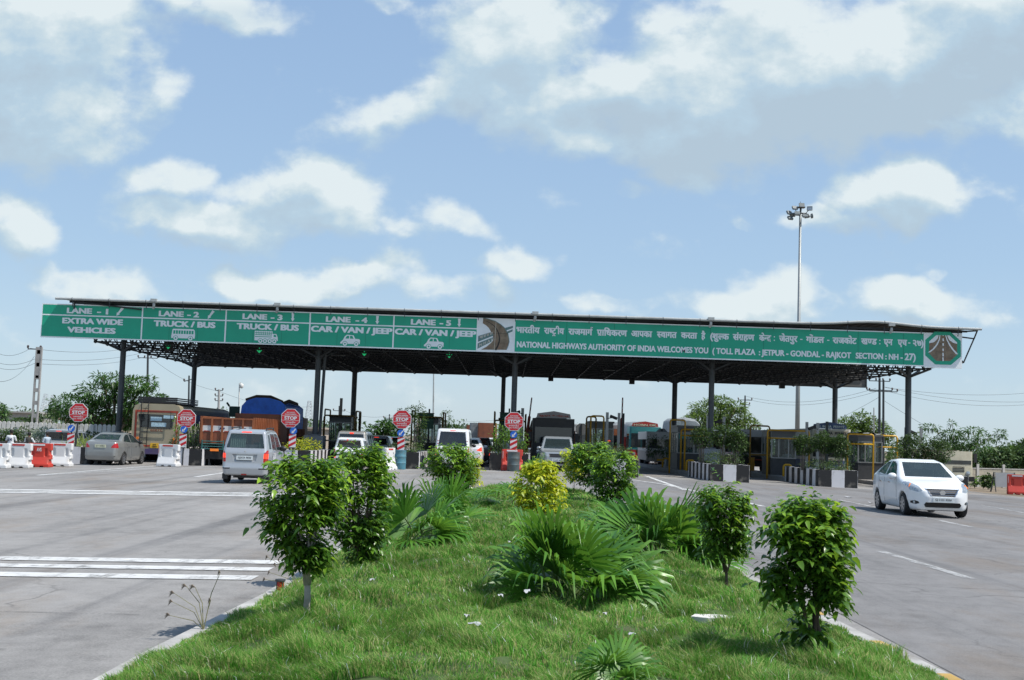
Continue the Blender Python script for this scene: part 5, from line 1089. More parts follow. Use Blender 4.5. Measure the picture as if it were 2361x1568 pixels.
for y in (-.5, .5): s.box(4.28, 4.30, y - .02, y + .02, .6, 1.25)
s.build('front_ladder', M_CLEAR, t)
t = lorry_front('sheeted_lorry', 'lorry under a grey ribbed tarpaulin left of the teal lorry, cab hidden by the booth', LF(1440, 97, 8), -90, M_ORNG, 2.4, 2.7, 2.0, 8, 1, M_TARPG, 3.25, M_RUST)
t = lorry_front('sheeted_lorry', 'lorry with a high billowing grey tarpaulin behind the dark column', LF(1590, 97, 8), -90, M_TEALC, 2.4, 2.7, 2.0, 8, 1, M_TARPG, 3.9, M_RUST)
t = lorry_front('white_van', 'white minibus with striped side curtains beside the teal lorry', LF(1524, 85, 6), -90, mat('van_white', (.6, .6, .6), .4, var=.08), 2.0, 2.5, 5.8, 6, lowm=mat('van_lower', (.45, .40, .36), .6, var=.2))
t = lorry_front('coach', 'cream coach with navy All India permit boards over its screen', (at(1916, 1000, 74).x, 74 + 5.2, gz(18)), -90, M_CREAM, 2.45, 3.05, 10.0, 10.4, vis=(M_NAVY, 'ALL INDIA  PERMIT', None, mat('board_letter', (.6, .65, .62), .6)), lowm=M_NAVY)
s = MB(); s.box(5.205, 5.222, -1.05, 1.05, 2.62, 2.95); s.build('permit_board', mat('permit_cream', (.42, .38, .28), .6, var=.15), t); s = MB(); fit_text(s, 'ALL INDIA  PERMIT', lambda u, v: (5.226, u, v), -.95, .95, 2.70, 2.87, .035); s.build('lettering', M_INK, t)
t = lorry_front('coach', 'white coach with dark barred windows left of the cream coach', (at(1732, 1000, 84).x, 84 + 5, gz(16)), -90, mat('van_white', (.6, .6, .6), .4), 2.45, 2.95, 9.6, 10, lowm=M_DARKCAB)
t = lorry_front('coach', 'pale roofed coach between the booth and the topiary planter', (at(1668, 1000, 90).x, 90 + 5, gz(15)), -90, mat('coach_grey', (.3, .31, .32), .5), 2.45, 2.85, 9.6, 10, lowm=M_DARKCAB)
t = lorry_front('container_lorry', 'white panelled box lorry far behind the dark lorry', LF(1335, 93, 8), -90, mat('van_white', (.6, .6, .6), .4), 2.3, 2.6, 2.0, 8, lowm=M_TRIM)
s = MB(); s.box(-4, 1.9, -1.2, 1.2, 1.0, 2.9); s.build('container', mat('container_white', (.52, .53, .50), .6, var=.12, dirt=(.3, .28, .25), dirt_amt=.5), t)
s = MB()
for z in (1.3, 1.8, 2.3, 2.8): s.box(1.9, 1.95, -1.2, 1.2, z - .03, z + .03)
for y in (-.8, -.3, .3, .8): s.box(1.9, 1.945, y - .025, y + .025, 1.0, 2.9)
s.build('container_rib', M_STEELG, t)
lorry_front('tempo_truck', 'cream small truck parked by the brick wall behind the white saloon', (at(2203, 1000, 66).x, 69.2, gz(24)), -80, mat('tempo_cream', (.5, .47, .36), .5, var=.12, dirt=(.35, .3, .2), dirt_amt=.5), 1.8, 2.05, 1.7, 5, board=mat('tempo_cream', (.5, .47, .36)))
for l_, px, D, m_, hh in (('distant lorry with a pale sheeted load queueing far down the highway', 1105, 165, M_TARPG, 3.4), ('distant brown lorry far down the highway', 1124, 160, M_RUST, 3.4), ('distant lorry far beyond the left booths', 1093, 205, M_RUST, 3.5)):
    x = at(px, 1000, D).x; t = thing('distant_lorry', l_, 'lorry', (x, D, -.0), R(90), 'lorries far down the highway')
    rbox(-4, 2, -1.2, 1.2, 1.1, hh, .2).build('load', m_, t, angle=40); rbox(2.1, 4, -1.2, 1.2, .6, 2.7).build('cab', M_REDC, t, angle=40); s = MB(); s.box(-4.05, -4.0, -1.2, 1.2, .7, 1.5); s.build('tail_board', M_ORNG, t); axle(t, -2.5, 2.4, .5); axle(t, 2.8, 2.4, .5, False)
# ------------------------------------------------------------------ leaves
def leaf_mat(name, dark, light, rough=.35, trans=.3, spec=.5, straw=None, th=(.485, 1.5)):
    """each leaf gets its own green; both faces let some light through"""
    m = bpy.data.materials.new(name); m.use_nodes = True; t = m.node_tree; b = t.nodes['Principled BSDF']; b.inputs['Roughness'].default_value = rough; b.inputs['Specular IOR Level'].default_value = spec
    g = nnode(t, 'ShaderNodeNewGeometry'); r = nnode(t, 'ShaderNodeValToRGB'); t.links.new(g.outputs['Random Per Island'], r.inputs[0])
    r.color_ramp.elements[0].color = tuple(dark) + (1,)
    if straw: q = r.color_ramp.elements.new(.985); q.color = tuple(light) + (1,); light = straw
    r.color_ramp.elements[1].color = tuple(light) + (1,); q = r.color_ramp.elements.new(.6); q.color = tuple((a * .6 + c * .4) for a, c in zip(dark, light)) + (1,)
    tcn = nnode(t, 'ShaderNodeTexCoord'); n = nnode(t, 'ShaderNodeTexNoise'); n.inputs['Scale'].default_value = 2.2; t.links.new(tcn.outputs['Object'], n.inputs['Vector'])
    hs = nnode(t, 'ShaderNodeHueSaturation'); t.links.new(r.outputs[0], hs.inputs['Color']); t.links.new(maprange(t, n.outputs['Fac'], .3, .7, .8, 1.25, False), hs.inputs['Value'])
    t.links.new(hs.outputs[0], b.inputs['Base Color'])
    tr = nnode(t, 'ShaderNodeBsdfTranslucent'); h2 = nnode(t, 'ShaderNodeHueSaturation'); t.links.new(hs.outputs[0], h2.inputs['Color']); h2.inputs['Hue'].default_value = th[0]; h2.inputs['Value'].default_value = th[1]; t.links.new(h2.outputs[0], tr.inputs[0])
    ms = nnode(t, 'ShaderNodeMixShader'); ms.inputs[0].default_value = trans; t.links.new(b.outputs[0], ms.inputs[1]); t.links.new(tr.outputs[0], ms.inputs[2]); t.links.new(ms.outputs[0], t.nodes['Material Output'].inputs['Surface'])
    return m
def unit(a): return a / (np.linalg.norm(a, axis=-1, keepdims=True) + 1e-12)
def mesh_np(name, V, F, m, parent=None, smooth=False):
    """V (n,3), F list of (k, m) arrays of faces with k corners"""
    me = bpy.data.meshes.new(name); tot = sum(f.size for f in F); npoly = sum(len(f) for f in F)
    me.vertices.add(len(V)); me.vertices.foreach_set('co', np.asarray(V, np.float32).ravel()); me.loops.add(tot); me.polygons.add(npoly)
    me.loops.foreach_set('vertex_index', np.concatenate([f.ravel() for f in F]).astype(np.int32))
    ln = np.concatenate([np.full(len(f), f.shape[1]) for f in F]); st = np.concatenate([[0], np.cumsum(ln)[:-1]])
    me.polygons.foreach_set('loop_start', st.astype(np.int32)); me.update(calc_edges=True)
    if smooth: me.polygons.foreach_set('use_smooth', np.ones(npoly, bool))
    me.materials.append(m); o = bpy.data.objects.new(name, me); COL.objects.link(o)
    if parent is not None: o.parent = parent
    return o
def leaves(P, D, L, W, rg, droop=.35, fold=.25, broad=True):
    """leaf blades at points P growing along D; returns vertices and faces"""
    n = len(P); D = unit(D); rnd = unit(rg.normal(size=(n, 3))); up = np.tile((0, 0, 1.0), (n, 1)) + rnd * .55
    S = unit(np.cross(D, up)); N = np.cross(S, D); L = L[:, None]; W = W[:, None]
    dn = np.array((0, 0, -1.0))
    if not broad:
        mid = P + D * L * .5 + dn * L * droop * .2; V = np.stack([P, mid - S * W * .5, P + D * L + dn * L * droop, mid + S * W * .5], 1).reshape(-1, 3)
        return V, [np.arange(4 * n).reshape(n, 4)]
    def pt(f, w): return P + D * L * f + dn * L * droop * f * f + S * W * w + N * W * abs(w) * fold
    V = np.stack([P, pt(.30, -.46), pt(.30, 0), pt(.30, .46), pt(.68, -.36), pt(.68, 0), pt(.68, .36), pt(1.05, 0)], 1).reshape(-1, 3); b = np.arange(n)[:, None] * 8
    return V, [b + np.array([[0, 2, 1]]), b + np.array([[0, 3, 2]]), b + np.array([[4, 5, 7]]), b + np.array([[5, 6, 7]]), b + np.array([[1, 2, 5, 4]]), b + np.array([[2, 3, 6, 5]])]
FICUS = leaf_mat('ficus_leaf', (.030, .088, .012), (.14, .29, .026), .3, .32); FICUS2 = leaf_mat('ficus_leaf_light', (.045, .115, .015), (.17, .32, .03), .3, .3)
YELLOW = leaf_mat('yellow_leaf', (.20, .30, .012), (.62, .62, .035), .4, .35); PALML = leaf_mat('palm_leaf', (.042, .14, .014), (.13, .29, .032), .36, .30, .4)
HEDGE = leaf_mat('hedge_leaf', (.025, .055, .014), (.08, .15, .03), .5, .25); TREE1 = leaf_mat('feathery_leaf', (.024, .075, .014), (.075, .17, .028), .5, .3); TREE2 = leaf_mat('bright_tree_leaf', (.05, .10, .018), (.15, .24, .045), .5, .35); TREE3 = leaf_mat('far_tree_leaf', (.03, .07, .02), (.085, .15, .04), .6, .25)
REED = leaf_mat('reed_leaf', (.10, .16, .03), (.28, .36, .09), .5, .3)
SHOOT = leaf_mat('young_ficus_leaf', (.10, .22, .02), (.30, .48, .04), .28, .38)
M_BARK = mat('grey_bark', (.20, .175, .15), .9, var=.3, scale=8, bump=.5, bscale=30); M_BARKD = mat('brown_bark', (.10, .075, .055), .9, var=.35, scale=6, bump=.4, bscale=20); M_BARKL = mat('pale_bark', (.34, .31, .27), .9, var=.25, scale=10, bump=.4, bscale=30)
ids = iter(range(1000))
def shrub(name, label, base, H, prof, count, lf, leafL=.060, stem=.35, trunk=.03, stems=7, bark=M_BARKD, lean=0.0, mix=None, depth=.9, group='shrubs along the median', top=0.0, droop=.45):
    """clipped ficus-like shrub: prof = (height fraction, reach to the left, reach to the right) in metres"""
    rg = np.random.default_rng(100 + next(ids)); t = thing(name, label, 'shrub', base, 0, group)
    hf, lf_, rf_ = zip(*prof); tb = MB(); tips = []; h0 = H * stem
    if trunk: tb.tube([(0, 0, -.05), (.008, 0, h0 * .35), (lean * .3, 0, h0 * .62)], [trunk, trunk * .9, trunk * .8], 9)
    for i in range(stems):
        a = 2 * math.pi * i / stems + rg.uniform(-.3, .3); f = rg.uniform(.72, .93); l, r_ = np.interp(f, hf, lf_), np.interp(f, hf, rf_)
        ex = (r_ if math.cos(a) > 0 else l) * .6 * math.cos(a) + lean * f; ey = depth * .5 * (l + r_) * .55 * math.sin(a); s0 = Vector((lean * .2 + .012 * math.cos(a), .012 * math.sin(a), h0 * .55 if trunk else -.05))
        m_ = Vector((ex * .42, ey * .42, h0 * 1.15)); e = Vector((ex, ey, H * f)); tb.tube([s0, s0.lerp(m_, .55) + Vector((rg.normal() * .01, rg.normal() * .01, 0)), m_, m_.lerp(e, .55), e], [trunk * .5 + .004, trunk * .42 + .003, .009, .007, .003], 6)
        for k in range(4):
            b0 = m_.lerp(e, rg.uniform(.1, .8)); d = Vector((rg.normal(), rg.normal(), .5)).normalized() * rg.uniform(.12, .25) * (l + r_); tb.tube([b0, b0 + d * .5 + Vector((0, 0, .02)), b0 + d], [.006, .004, .002], 4)
    tb.build('trunk', bark, t, smooth=True)
    # leaf positions: short twigs on the crown's skin, some inside
    nt_ = int(count * 2.9) // 6; f = rg.beta(1.25, 1.05, nt_) * (1 - hf[0]) + hf[0]; a = rg.uniform(0, 2 * math.pi, nt_); rad = np.sqrt(rg.uniform(.04, 1, nt_)) * (1 + .10 * np.sin(a * 3 + f * 9) + rg.normal(0, .06, nt_)); rad = np.where(rg.random(nt_) < .10, rad * rg.uniform(1.05, 1.35, nt_), rad)
    l, r_ = np.interp(f, hf, lf_), np.interp(f, hf, rf_); ca, sa = np.cos(a), np.sin(a); wx = np.where(ca > 0, r_, l)
    C = np.stack([ca * wx * rad + lean * f, sa * .5 * (l + r_) * depth * rad, H * f + rg.normal(0, .015, nt_) + top * (rg.random(nt_) < .05) * rg.random(nt_)], 1)
    keep = (np.sin(C[:, 0] * 13 + C[:, 2] * 9 + base[0]) + np.sin(C[:, 2] * 17 - C[:, 1] * 11) > -.72); C = C[keep]
    out = np.stack([ca, sa * .9, .45 + .5 * (f - .5)], 1)[keep] + rg.normal(0, .45, (len(C), 3)); out = unit(out)
    tw = rg.uniform(.10, .19, len(C))[:, None] * (leafL / .064); n = 6
    s_ = np.linspace(.05, 1, n)[None, :, None]; P = (C[:, None] + out[:, None] * tw[:, None] * s_ - np.array((0, 0, .35)) * tw[:, None] * s_ ** 2 * .6).reshape(-1, 3)
    side = unit(np.cross(out, np.array((0, 0, 1.0)))); sg = np.array([1, -1] * (n // 2))[None, :, None]
    D = (out[:, None] * .55 + side[:, None] * sg * .75 + rg.normal(0, .25, (len(C), n, 3)) + np.array((0, 0, -.12))).reshape(-1, 3); k = len(P)
    L = rg.uniform(.55, 1.3, k) * leafL; V, F = leaves(P, D, L, L * rg.uniform(.50, .64, k), rg, droop)
    if lf in (FICUS, FICUS2):
        # young pale leaves on the outer, upper twigs
        zz = P[:, 2] / H; out_ = np.repeat(rad[keep], n); yng = (rg.random(k) < np.clip((zz - .38) * 1.4, .05, .85) * np.clip((out_ - .45) * 1.6, 0, 1)); 
        for nm, sel, m_ in (('crown', ~yng, lf), ('young_leaves', yng, SHOOT)):
            V, F = leaves(P[sel], D[sel], L[sel], L[sel] * rg.uniform(.50, .64, sel.sum()), rg, droop); mesh_np(nm, V, F, m_, t, smooth=True)
    else: mesh_np('crown', V, F, lf, t, smooth=True)
    return t
def MGp(px, py):
    d = .15
    for _ in range(4): g = G(px, py, d); d = mz(g.x, g.y) - gz(g.x)
    return Vector((g.x, g.y, mz(g.x, g.y) - .01))
def W_(base, px): return px / 2800 * base.y                      # image width to metres at that distance
def near(name, label, px, py, ptop, prof, count, lf, **k):
    b = MGp(px, py); H = W_(b, py - ptop); return shrub(name, label, b, H * .97 - .03, [(f, max(.05, W_(b, l) * .93 - .055), max(.05, W_(b, r_) * .93 - .055)) for f, l, r_ in prof], count, lf, **k)
near('ficus_shrub', 'leafy shrub on one bare pale trunk beside the red kerb lamp', 705, 1418, 1050, [(.34, 12, 8), (.42, 30, 25), (.53, 78, 44), (.62, 108, 54), (.78, 120, 60), (.90, 114, 72), (1.0, 84, 62)], 2700, FICUS, trunk=.028, stem=.42, stems=11, bark=M_BARKL)
near('ficus_shrub', 'dense dark shrub with its foliage low, right behind the pale trunked one', 832, 1322, 1030, [(.12, 22, 18), (.25, 62, 42), (.45, 78, 54), (.7, 86, 57), (.9, 80, 58), (1.0, 56, 26)], 2500, FICUS, trunk=.02, stem=.2, stems=10, top=.06)
near('ficus_shrub', 'rounded bright shrub in front of the white van', 1043, 1146, 1030, [(.10, 20, 18), (.3, 45, 40), (.6, 65, 42), (.85, 62, 45), (1.0, 30, 20)], 1900, FICUS2, leafL=.095, stem=.2, stems=8, trunk=.018)
near('yellow_shrub', 'thin yellow green shrub touching the rounded shrub by the white van', 1093, 1128, 1056, [(.2, 6, 6), (.5, 12, 10), (1.0, 14, 9)], 420, YELLOW, leafL=.08, stem=.4, stems=4, trunk=.0)
near('yellow_shrub', 'bright yellow leaved shrub in the middle of the median', 1240, 1192, 1060, [(.05, 34, 34), (.25, 54, 52), (.55, 58, 56), (.8, 44, 48), (1.0, 16, 18)], 1150, YELLOW, leafL=.08, stem=.1, stems=6, trunk=.015, top=.1)
near('ficus_shrub', 'dark shrub on twiggy stems right of the silver people carrier', 1365, 1158, 1028, [(.28, 15, 15), (.42, 42, 35), (.65, 55, 42), (.88, 50, 40), (1.0, 32, 25)], 1700, FICUS, leafL=.085, stem=.36, stems=9, trunk=.0, bark=M_BARK)
near('yellow_shrub', 'small golden topped shrub just left of the dark twiggy shrub', 1322, 1140, 1030, [(.30, 8, 8), (.55, 18, 16), (.85, 26, 22), (1.0, 14, 12)], 620, YELLOW, leafL=.085, stem=.4, stems=5, trunk=.0)
near('ficus_shrub', 'broad dark shrub with a few browned leaves, front one of the middle pair', 1416, 1172, 1042, [(.08, 25, 25), (.3, 45, 38), (.6, 50, 42), (.85, 48, 40), (1.0, 30, 30)], 1700, FICUS, leafL=.085, stem=.15, stems=7, trunk=.015, top=.08)
near('ficus_shrub', 'tall narrow shrub on thin stems at the right kerb', 1673, 1360, 1100, [(.24, 22, 22), (.36, 42, 36), (.6, 54, 48), (.8, 60, 52), (.92, 58, 38), (1.0, 20, 22)], 1700, FICUS, stem=.34, stems=9, trunk=.016, top=.16, bark=M_BARKD)
near('ficus_shrub', 'largest nearest shrub at the right kerb with bright new shoots on top', 1876, 1512, 1148, [(.17, 14, 18), (.27, 38, 38), (.4, 92, 42), (.52, 116, 48), (.66, 132, 54), (.82, 112, 56), (.93, 80, 42), (1.0, 36, 16)], 2800, FICUS, stem=.22, stems=8, trunk=.022, top=.13, leafL=.063)

# --- fan palms
def fan_palm(label, px, py, Rf, nf, spread=1.0, seed=0, hgt=.45, el=(-.1, 1.2), bias=None):
    """cluster of fan leaves on short stalks"""
    b = MGp(px, py); rg = np.random.default_rng(500 + seed); t = thing('fan_palm', label, 'palm', b, 0, 'fan palms on the median')
    st = MB(); V, F4, n0 = [], [], 0
    for i in range(nf):
        az = 2 * math.pi * (i * .618 + rg.uniform(-.06, .06)); e = rg.uniform(*el)
        d = Vector((math.cos(az) * math.cos(e), math.sin(az) * math.cos(e), math.sin(e))); ln = hgt * rg.uniform(.55, 1.15) * spread
        r0 = Vector((rg.normal() * .06, rg.normal() * .06, .0)); p1 = r0 + d * ln * .8 + Vector((0, 0, .06 + .05 * rg.random())); st.tube([r0, r0.lerp(p1, .5) + Vector((0, 0, .05)), p1], [.012, .009, .006], 5)
        # blade: segments fanned about the stalk's end
        ax = (d + Vector((0, 0, .12 - .32 * rg.random()))).normalized(); sd_ = ax.cross(Vector((0, 0, 1))).normalized(); nm = sd_.cross(ax)
        roll = rg.normal() * .5; sd_, nm = sd_ * math.cos(roll) + nm * math.sin(roll), nm * math.cos(roll) - sd_ * math.sin(roll)
        R_ = Rf * rg.uniform(.8, 1.15); ns = 21; half = R(rg.uniform(75, 105))
        for k in range(ns):
            a = -half + 2 * half * k / (ns - 1) + rg.normal() * .012; dr = ax * math.cos(a) + sd_ * math.sin(a); ac = a + half / ns; L = R_ * (1 - .28 * (abs(a) / half) ** 2) * rg.uniform(.92, 1.05)
            tn = (-ax * math.sin(a) + sd_ * math.cos(a)); w = R_ * half / ns * .95; cup = nm * (.10 * (1 - math.cos(a)) + .05 * (k % 2)); dn = Vector((0, 0, -1)); q = rg.uniform(.07, .34)
            c = [p1, p1 + dr * L * .28 + cup * L * .3, p1 + dr * L * .58 + cup * L * .5 - nm * L * .03, p1 + dr * L * .80 + cup * L * .5 + dn * L * q * .35, p1 + dr * L * .98 + cup * L * .4 + dn * L * q * (1.0 + .8 * rg.random())]
            ws = [.004, w * .40, w * .47, w * .30, .001]
            for m_ in range(5): V += [c[m_] - tn * ws[m_] + nm * ws[m_] * .35, c[m_] + tn * ws[m_] + nm * ws[m_] * .35]
            F4 += [(n0 + 2 * m_, n0 + 2 * m_ + 1, n0 + 2 * m_ + 3, n0 + 2 * m_ + 2) for m_ in range(4)]; n0 += 10
    st.build('stalk', mat('palm_stalk', (.10, .15, .04), .6, var=.2), t)
    mesh_np('fronds', np.array([tuple(v) for v in V]), [np.array(F4)], PALML, t)
    return t
fan_palm('big fan palm clump in the centre of the median, nearest of the large ones', 1308, 1398, .57, 30, 1.05, 1, .46, el=(-.1, 1.15))
fan_palm('fan palm at the left kerb beside the dense dark shrub', 955, 1270, .58, 13, 1.0, 2, .40, el=(-.1, 1.1))
fan_palm('fan palm behind the left kerb one, below the rounded shrub', 1010, 1205, .55, 10, 1.1, 3, .5)
fan_palm('dark fan palm half hidden behind the yellow shrub', 1190, 1168, .62, 10, 1.25, 4, .6)
fan_palm('fan palm between the broad dark shrub and the big central clump', 1452, 1262, .50, 9, 1.0, 5, .42, el=(.1, 1.0))
fan_palm('fan palm clump by the right kerb left of the tall narrow shrub', 1515, 1296, .74, 22, 1.15, 6, .5, el=(-.1, 1.1))
fan_palm('low fan palm drooping over the right kerb', 1575, 1302, .40, 6, .9, 7, .4, el=(-.1, .7))
fan_palm('small young fan palm in the very front of the lawn', 1405, 1600, .25, 6, .8, 8, .10, el=(.35, 1.1))

# --- lawn
def lawn():
    rg = np.random.default_rng(3); N = 620000
    ymin, ymax = 6.4, YN + 1.4; y = ymin * (ymax / ymin) ** (rg.random(N) ** 1.25); a = np.array([xl_(v) for v in np.linspace(ymin, ymax, 400)]); c = np.array([xr_(v) for v in np.linspace(ymin, ymax, 400)]); yy_ = np.linspace(ymin, ymax, 400)
    L, R_ = np.interp(y, yy_, a), np.interp(y, yy_, c); q = np.where(y > YN, np.sqrt(np.clip(1 - ((y - YN) / 1.6) ** 2, 0, 1)), 1); cx = (L + R_) / 2; hw = (R_ - L) / 2 * q
    x = cx + np.maximum(hw - .13, .05) * rg.uniform(-1, 1, N)
    e = np.minimum(np.minimum(x - (cx - hw), cx + hw - x), YN + 1.7 - y); k = np.clip((e - .1) / 1.1, 0, 1); k = k * k * (3 - 2 * k)
    def hs(x, y, s, kk): return np.sin(x * s * 1.7 + kk * 3.1 + 1.3 * np.sin(y * s * 1.1 + kk)) * np.sin(y * s * 1.9 + kk * 1.7 + 1.1 * np.sin(x * s * 1.3 + kk * 2.3))
    lp = .055 * hs(x, y, 1.3, 1) + .045 * hs(x, y, 2.6, 2) + .03 * hs(x, y, 5.1, 3); z = -.018 * np.abs(x) + .08 + k * (.13 + lp) - .005
    tuft = hs(x, y, 3.2, 5) + .7 * hs(x, y, 7.3, 7) + .4 * hs(x, y, 1.1, 9); keep = rg.random(N) < np.clip(.9 + .35 * tuft, .6, 1); x, y, z, tuft, e_ = x[keep], y[keep], z[keep], tuft[keep], e[keep]; n = len(x)
    H = (.045 + .062 * np.clip(tuft, -.5, 1.6)) * rg.uniform(.6, 1.5, n) * np.clip(.45 + e_ * .9, .45, 1) + .018; far = 1 + np.clip((y - 9) / 22, 0, 1) * 1.0
    az = rg.normal(0, 1.0, n) + 2.2 * hs(x, y, 1.9, 11) + math.pi; bend = rg.uniform(.35, 1.15, n); d = np.stack([np.cos(az), np.sin(az), 0 * az], 1); w = rg.uniform(.0013, .0028, n) * np.clip(y / 8, 1, 4.5) * 1.15
    rz = rg.uniform(0, 2 * math.pi, n); s = np.stack([np.cos(rz) , np.sin(rz) * .5, 0 * rz], 1) * w[:, None]; P = np.stack([x, y, z], 1); up = np.array((0, 0, 1.0)); Hc = H[:, None]; B = bend[:, None]
    m1 = P + up * Hc * .55 + d * Hc * .22 * B; m2 = P + up * Hc * (1 - .30 * B) + d * Hc * .75 * B
    V = np.stack([P - s, P + s, m1 - s * .8, m1 + s * .8, m2], 1).reshape(-1, 3); b = np.arange(n)[:, None] * 5
    o = mesh_np('grass', V, [b + np.array([[0, 1, 3, 2]]), b + np.array([[2, 3, 4]])], leaf_mat('grass_blade', (.042, .26, .010), (.155, .64, .032), .6, .30, .12, straw=(.40, .38, .16), th=(.497, 1.25)))
    return tag(o, 'long soft green lawn grass covering the median', 'grass', kind='stuff')
lawn()
# ------------------------------------------------------------------ islands: striped planters, signs, barrels, barriers, booths
def stripe_mat():
    m = bpy.data.materials.new('striped_wall'); m.use_nodes = True; t = m.node_tree; b = t.nodes['Principled BSDF']; b.inputs['Roughness'].default_value = .75
    tcn = nnode(t, 'ShaderNodeTexCoord'); s = nnode(t, 'ShaderNodeSeparateXYZ'); t.links.new(tcn.outputs['Object'], s.inputs[0])
    n = nnode(t, 'ShaderNodeTexNoise'); n.inputs['Scale'].default_value = 3; n.inputs['Detail'].default_value = 7; t.links.new(tcn.outputs['Object'], n.inputs['Vector'])
    q = mathn(t, 'FRACT', mathn(t, 'MULTIPLY_ADD', mathn(t, 'ADD', mathn(t, 'ADD', s.outputs[0], s.outputs[1]), mathn(t, 'MULTIPLY', n.outputs['Fac'], .05)), 1 / 1.22, .235))
    f = mathn(t, 'GREATER_THAN', q, .5)
    mxn = nnode(t, 'ShaderNodeMix', data_type='RGBA'); t.links.new(f, mxn.inputs[0]); mxn.inputs[6].default_value = (.60, .59, .60, 1); mxn.inputs[7].default_value = (.014, .014, .015, 1)
    d = nnode(t, 'ShaderNodeMix', data_type='RGBA'); t.links.new(maprange(t, n.outputs['Fac'], .52, .75, 0, .55), d.inputs[0]); t.links.new(mxn.outputs[2], d.inputs[6]); d.inputs[7].default_value = (.22, .20, .17, 1)
    t.links.new(d.outputs[2], b.inputs['Base Color']); return m
M_STRIPE = stripe_mat()
XI = lambda i: 5.2 * i + (.05 if i < 3 else -.05) if i >= 0 else 5.1 * i
NOSE = 57.4
def planter(i, label, y0=NOSE, ln=8.5, w=.92, hh=.80, off=0.0):
    x = XI(i) + off; t = thing('striped_planter', label, 'planter', (x, y0, gz(x)), 0, 'striped planters at the island ends')
    m = MB(); th = .16; hh2 = hh
    m.box(-w, w, 0, th, -.15, hh2); m.box(-w, w, ln - th, ln, -.15, hh2); m.box(-w, -w + th, th, ln - th, -.15, hh2); m.box(w - th, w, th, ln - th, -.15, hh2); m.build('wall', M_STRIPE, t)
    m = MB(); m.box(-w + th, w - th, th, ln - th, -.1, hh2 - .1); m.build('soil', M_SOIL, t); return t
for i, l_, ln in ((-4, 'striped planter behind the row of water barriers, left of the grey saloon', 7), (-3, 'striped planter beside the lone white water barrier, between the bus and the brown lorry', 7), (-2, 'striped planter right of the silver hatchback, partly behind the near shrubs', 7), (-1, 'striped planter behind the blue oil drum', 7), (0, 'short striped planter behind the rusty steel drum', 7),
                  (1, 'striped planter end right of the silver people carrier', 7), (2, 'striped planter with topiary trees left of the white saloon, farther one', 7), (3, 'striped planter with topiary trees nearest the cream coach', 7), (4, 'striped planter mostly hidden behind the white saloon', 7)): planter(i, l_, ln=ln)
M_ISL = mat('island_paving', (.30, .29, .28), .85, var=.2, scale=1.5, dirt=(.2, .18, .15), dirt_amt=.5)
for i in range(-4, 5):
    m = MB(); x = XI(i); ln = 7; m.box(x - .92, x + .92, NOSE + ln + .002, 93, gz(x) - .1, gz(x) + .22); struct('island_kerb', m, M_ISL)
# leafy planting, far away so made of simpler blades
def bush(name, label, base, clumps, count, lf, leaf=.085, stems=(), cat='plant', group=None, bark=M_BARKD, stick=.012, broad=False, up=.2, wr=None):
    """clumps: (dx, dy, z, rx, ry, rz) ellipsoids of leaves; stems: lists of points"""
    rg = np.random.default_rng(900 + next(ids)); t = thing(name, label, cat, base, 0, group); vol = np.array([c[3] * c[5] * max(c[4], .2) ** .5 for c in clumps]) ** .8; n = rg.multinomial(count, vol / vol.sum()); P, D = [], []
    for c, k in zip(clumps, n):
        d = unit(rg.normal(size=(k, 3))); r = (rg.uniform(.15, 1, k) ** .45)[:, None] * (1 + .13 * np.sin(d[:, :1] * 5 + c[0] * 3) * np.cos(d[:, 2:] * 6) + rg.normal(0, .07, (k, 1)))
        P.append(np.array(c[:3]) + d * r * np.array(c[3:])); D.append(d + rg.normal(0, .5, (k, 3)) + np.array((0, 0, up)))
    P, D = np.concatenate(P), np.concatenate(D); k = len(P); L = rg.uniform(.7, 1.3, k) * leaf; V, F = leaves(P, D, L, L * (wr or .55), rg, .3, broad=broad)
    mesh_np('crown', V, F, lf, t)
    if stems:
        s = MB()
        for pl in stems: s.tube(pl, [stick * (1 - .6 * j / max(1, len(pl) - 1)) for j in range(len(pl))], 5)
        s.build('trunk', bark, t, smooth=True)
    return t
def twigs(n, x0, x1, y0, y1, z0, z1, rg): 
    out = []
    for _ in range(n):
        x, y = rg.uniform(x0, x1), rg.uniform(y0, y1); a = rg.normal() * .12; out.append([(x, y, z0), (x + a * .5, y + rg.normal() * .05, (z0 + z1) / 2), (x + a, y, z1 * rg.uniform(.85, 1))])
    return out
rgp = np.random.default_rng(11)
def isl(i, y): return (XI(i), y, gz(XI(i)))
gP = 'planting in the island planters'
bush('hedge', 'low leafy hedge with a red flower in the planter between bus and brown lorry', isl(-3, 60), [(-.3, -1.5, .95, .6, 1.2, .35), (.5, -1, .95, .5, 1.5, .35), (-.45, -2.2, 1.1, .3, .4, .4)], 900, HEDGE, .10, group=gP)
bush('twiggy_shrub', 'twiggy half bare climber shrub behind the stop sign beside the bus', isl(-3, 59.2), [(-.55, -.6, 2.0, .28, .5, .55), (.55, -.2, 1.75, .35, .5, .35), (0, 0, 1.5, .5, .6, .5), (.75, 0, 1.5, .2, .4, .5)], 620, FICUS2, .11, twigs(16, -.8, .85, -1, .6, .7, 2.1, rgp), group=gP, bark=M_BARKL, stick=.02)
bush('hedge', 'yellow flecked low plants in the planter right of the silver hatchback', isl(-2, 60.5), [(-.1, -1, .9, .75, 2, .30), (.3, .5, 1.0, .5, 2, .35), (-.2, 1, 1.05, .4, .6, .4)], 700, YELLOW, .11, group=gP)
bush('hedge', 'dark green low plants among the yellow ones in the planter by the silver hatchback', isl(-2, 61.5), [(0, 0, .95, .75, 2.5, .35), (.2, -1.5, .85, .6, .8, .25)], 700, HEDGE, .10, group=gP)
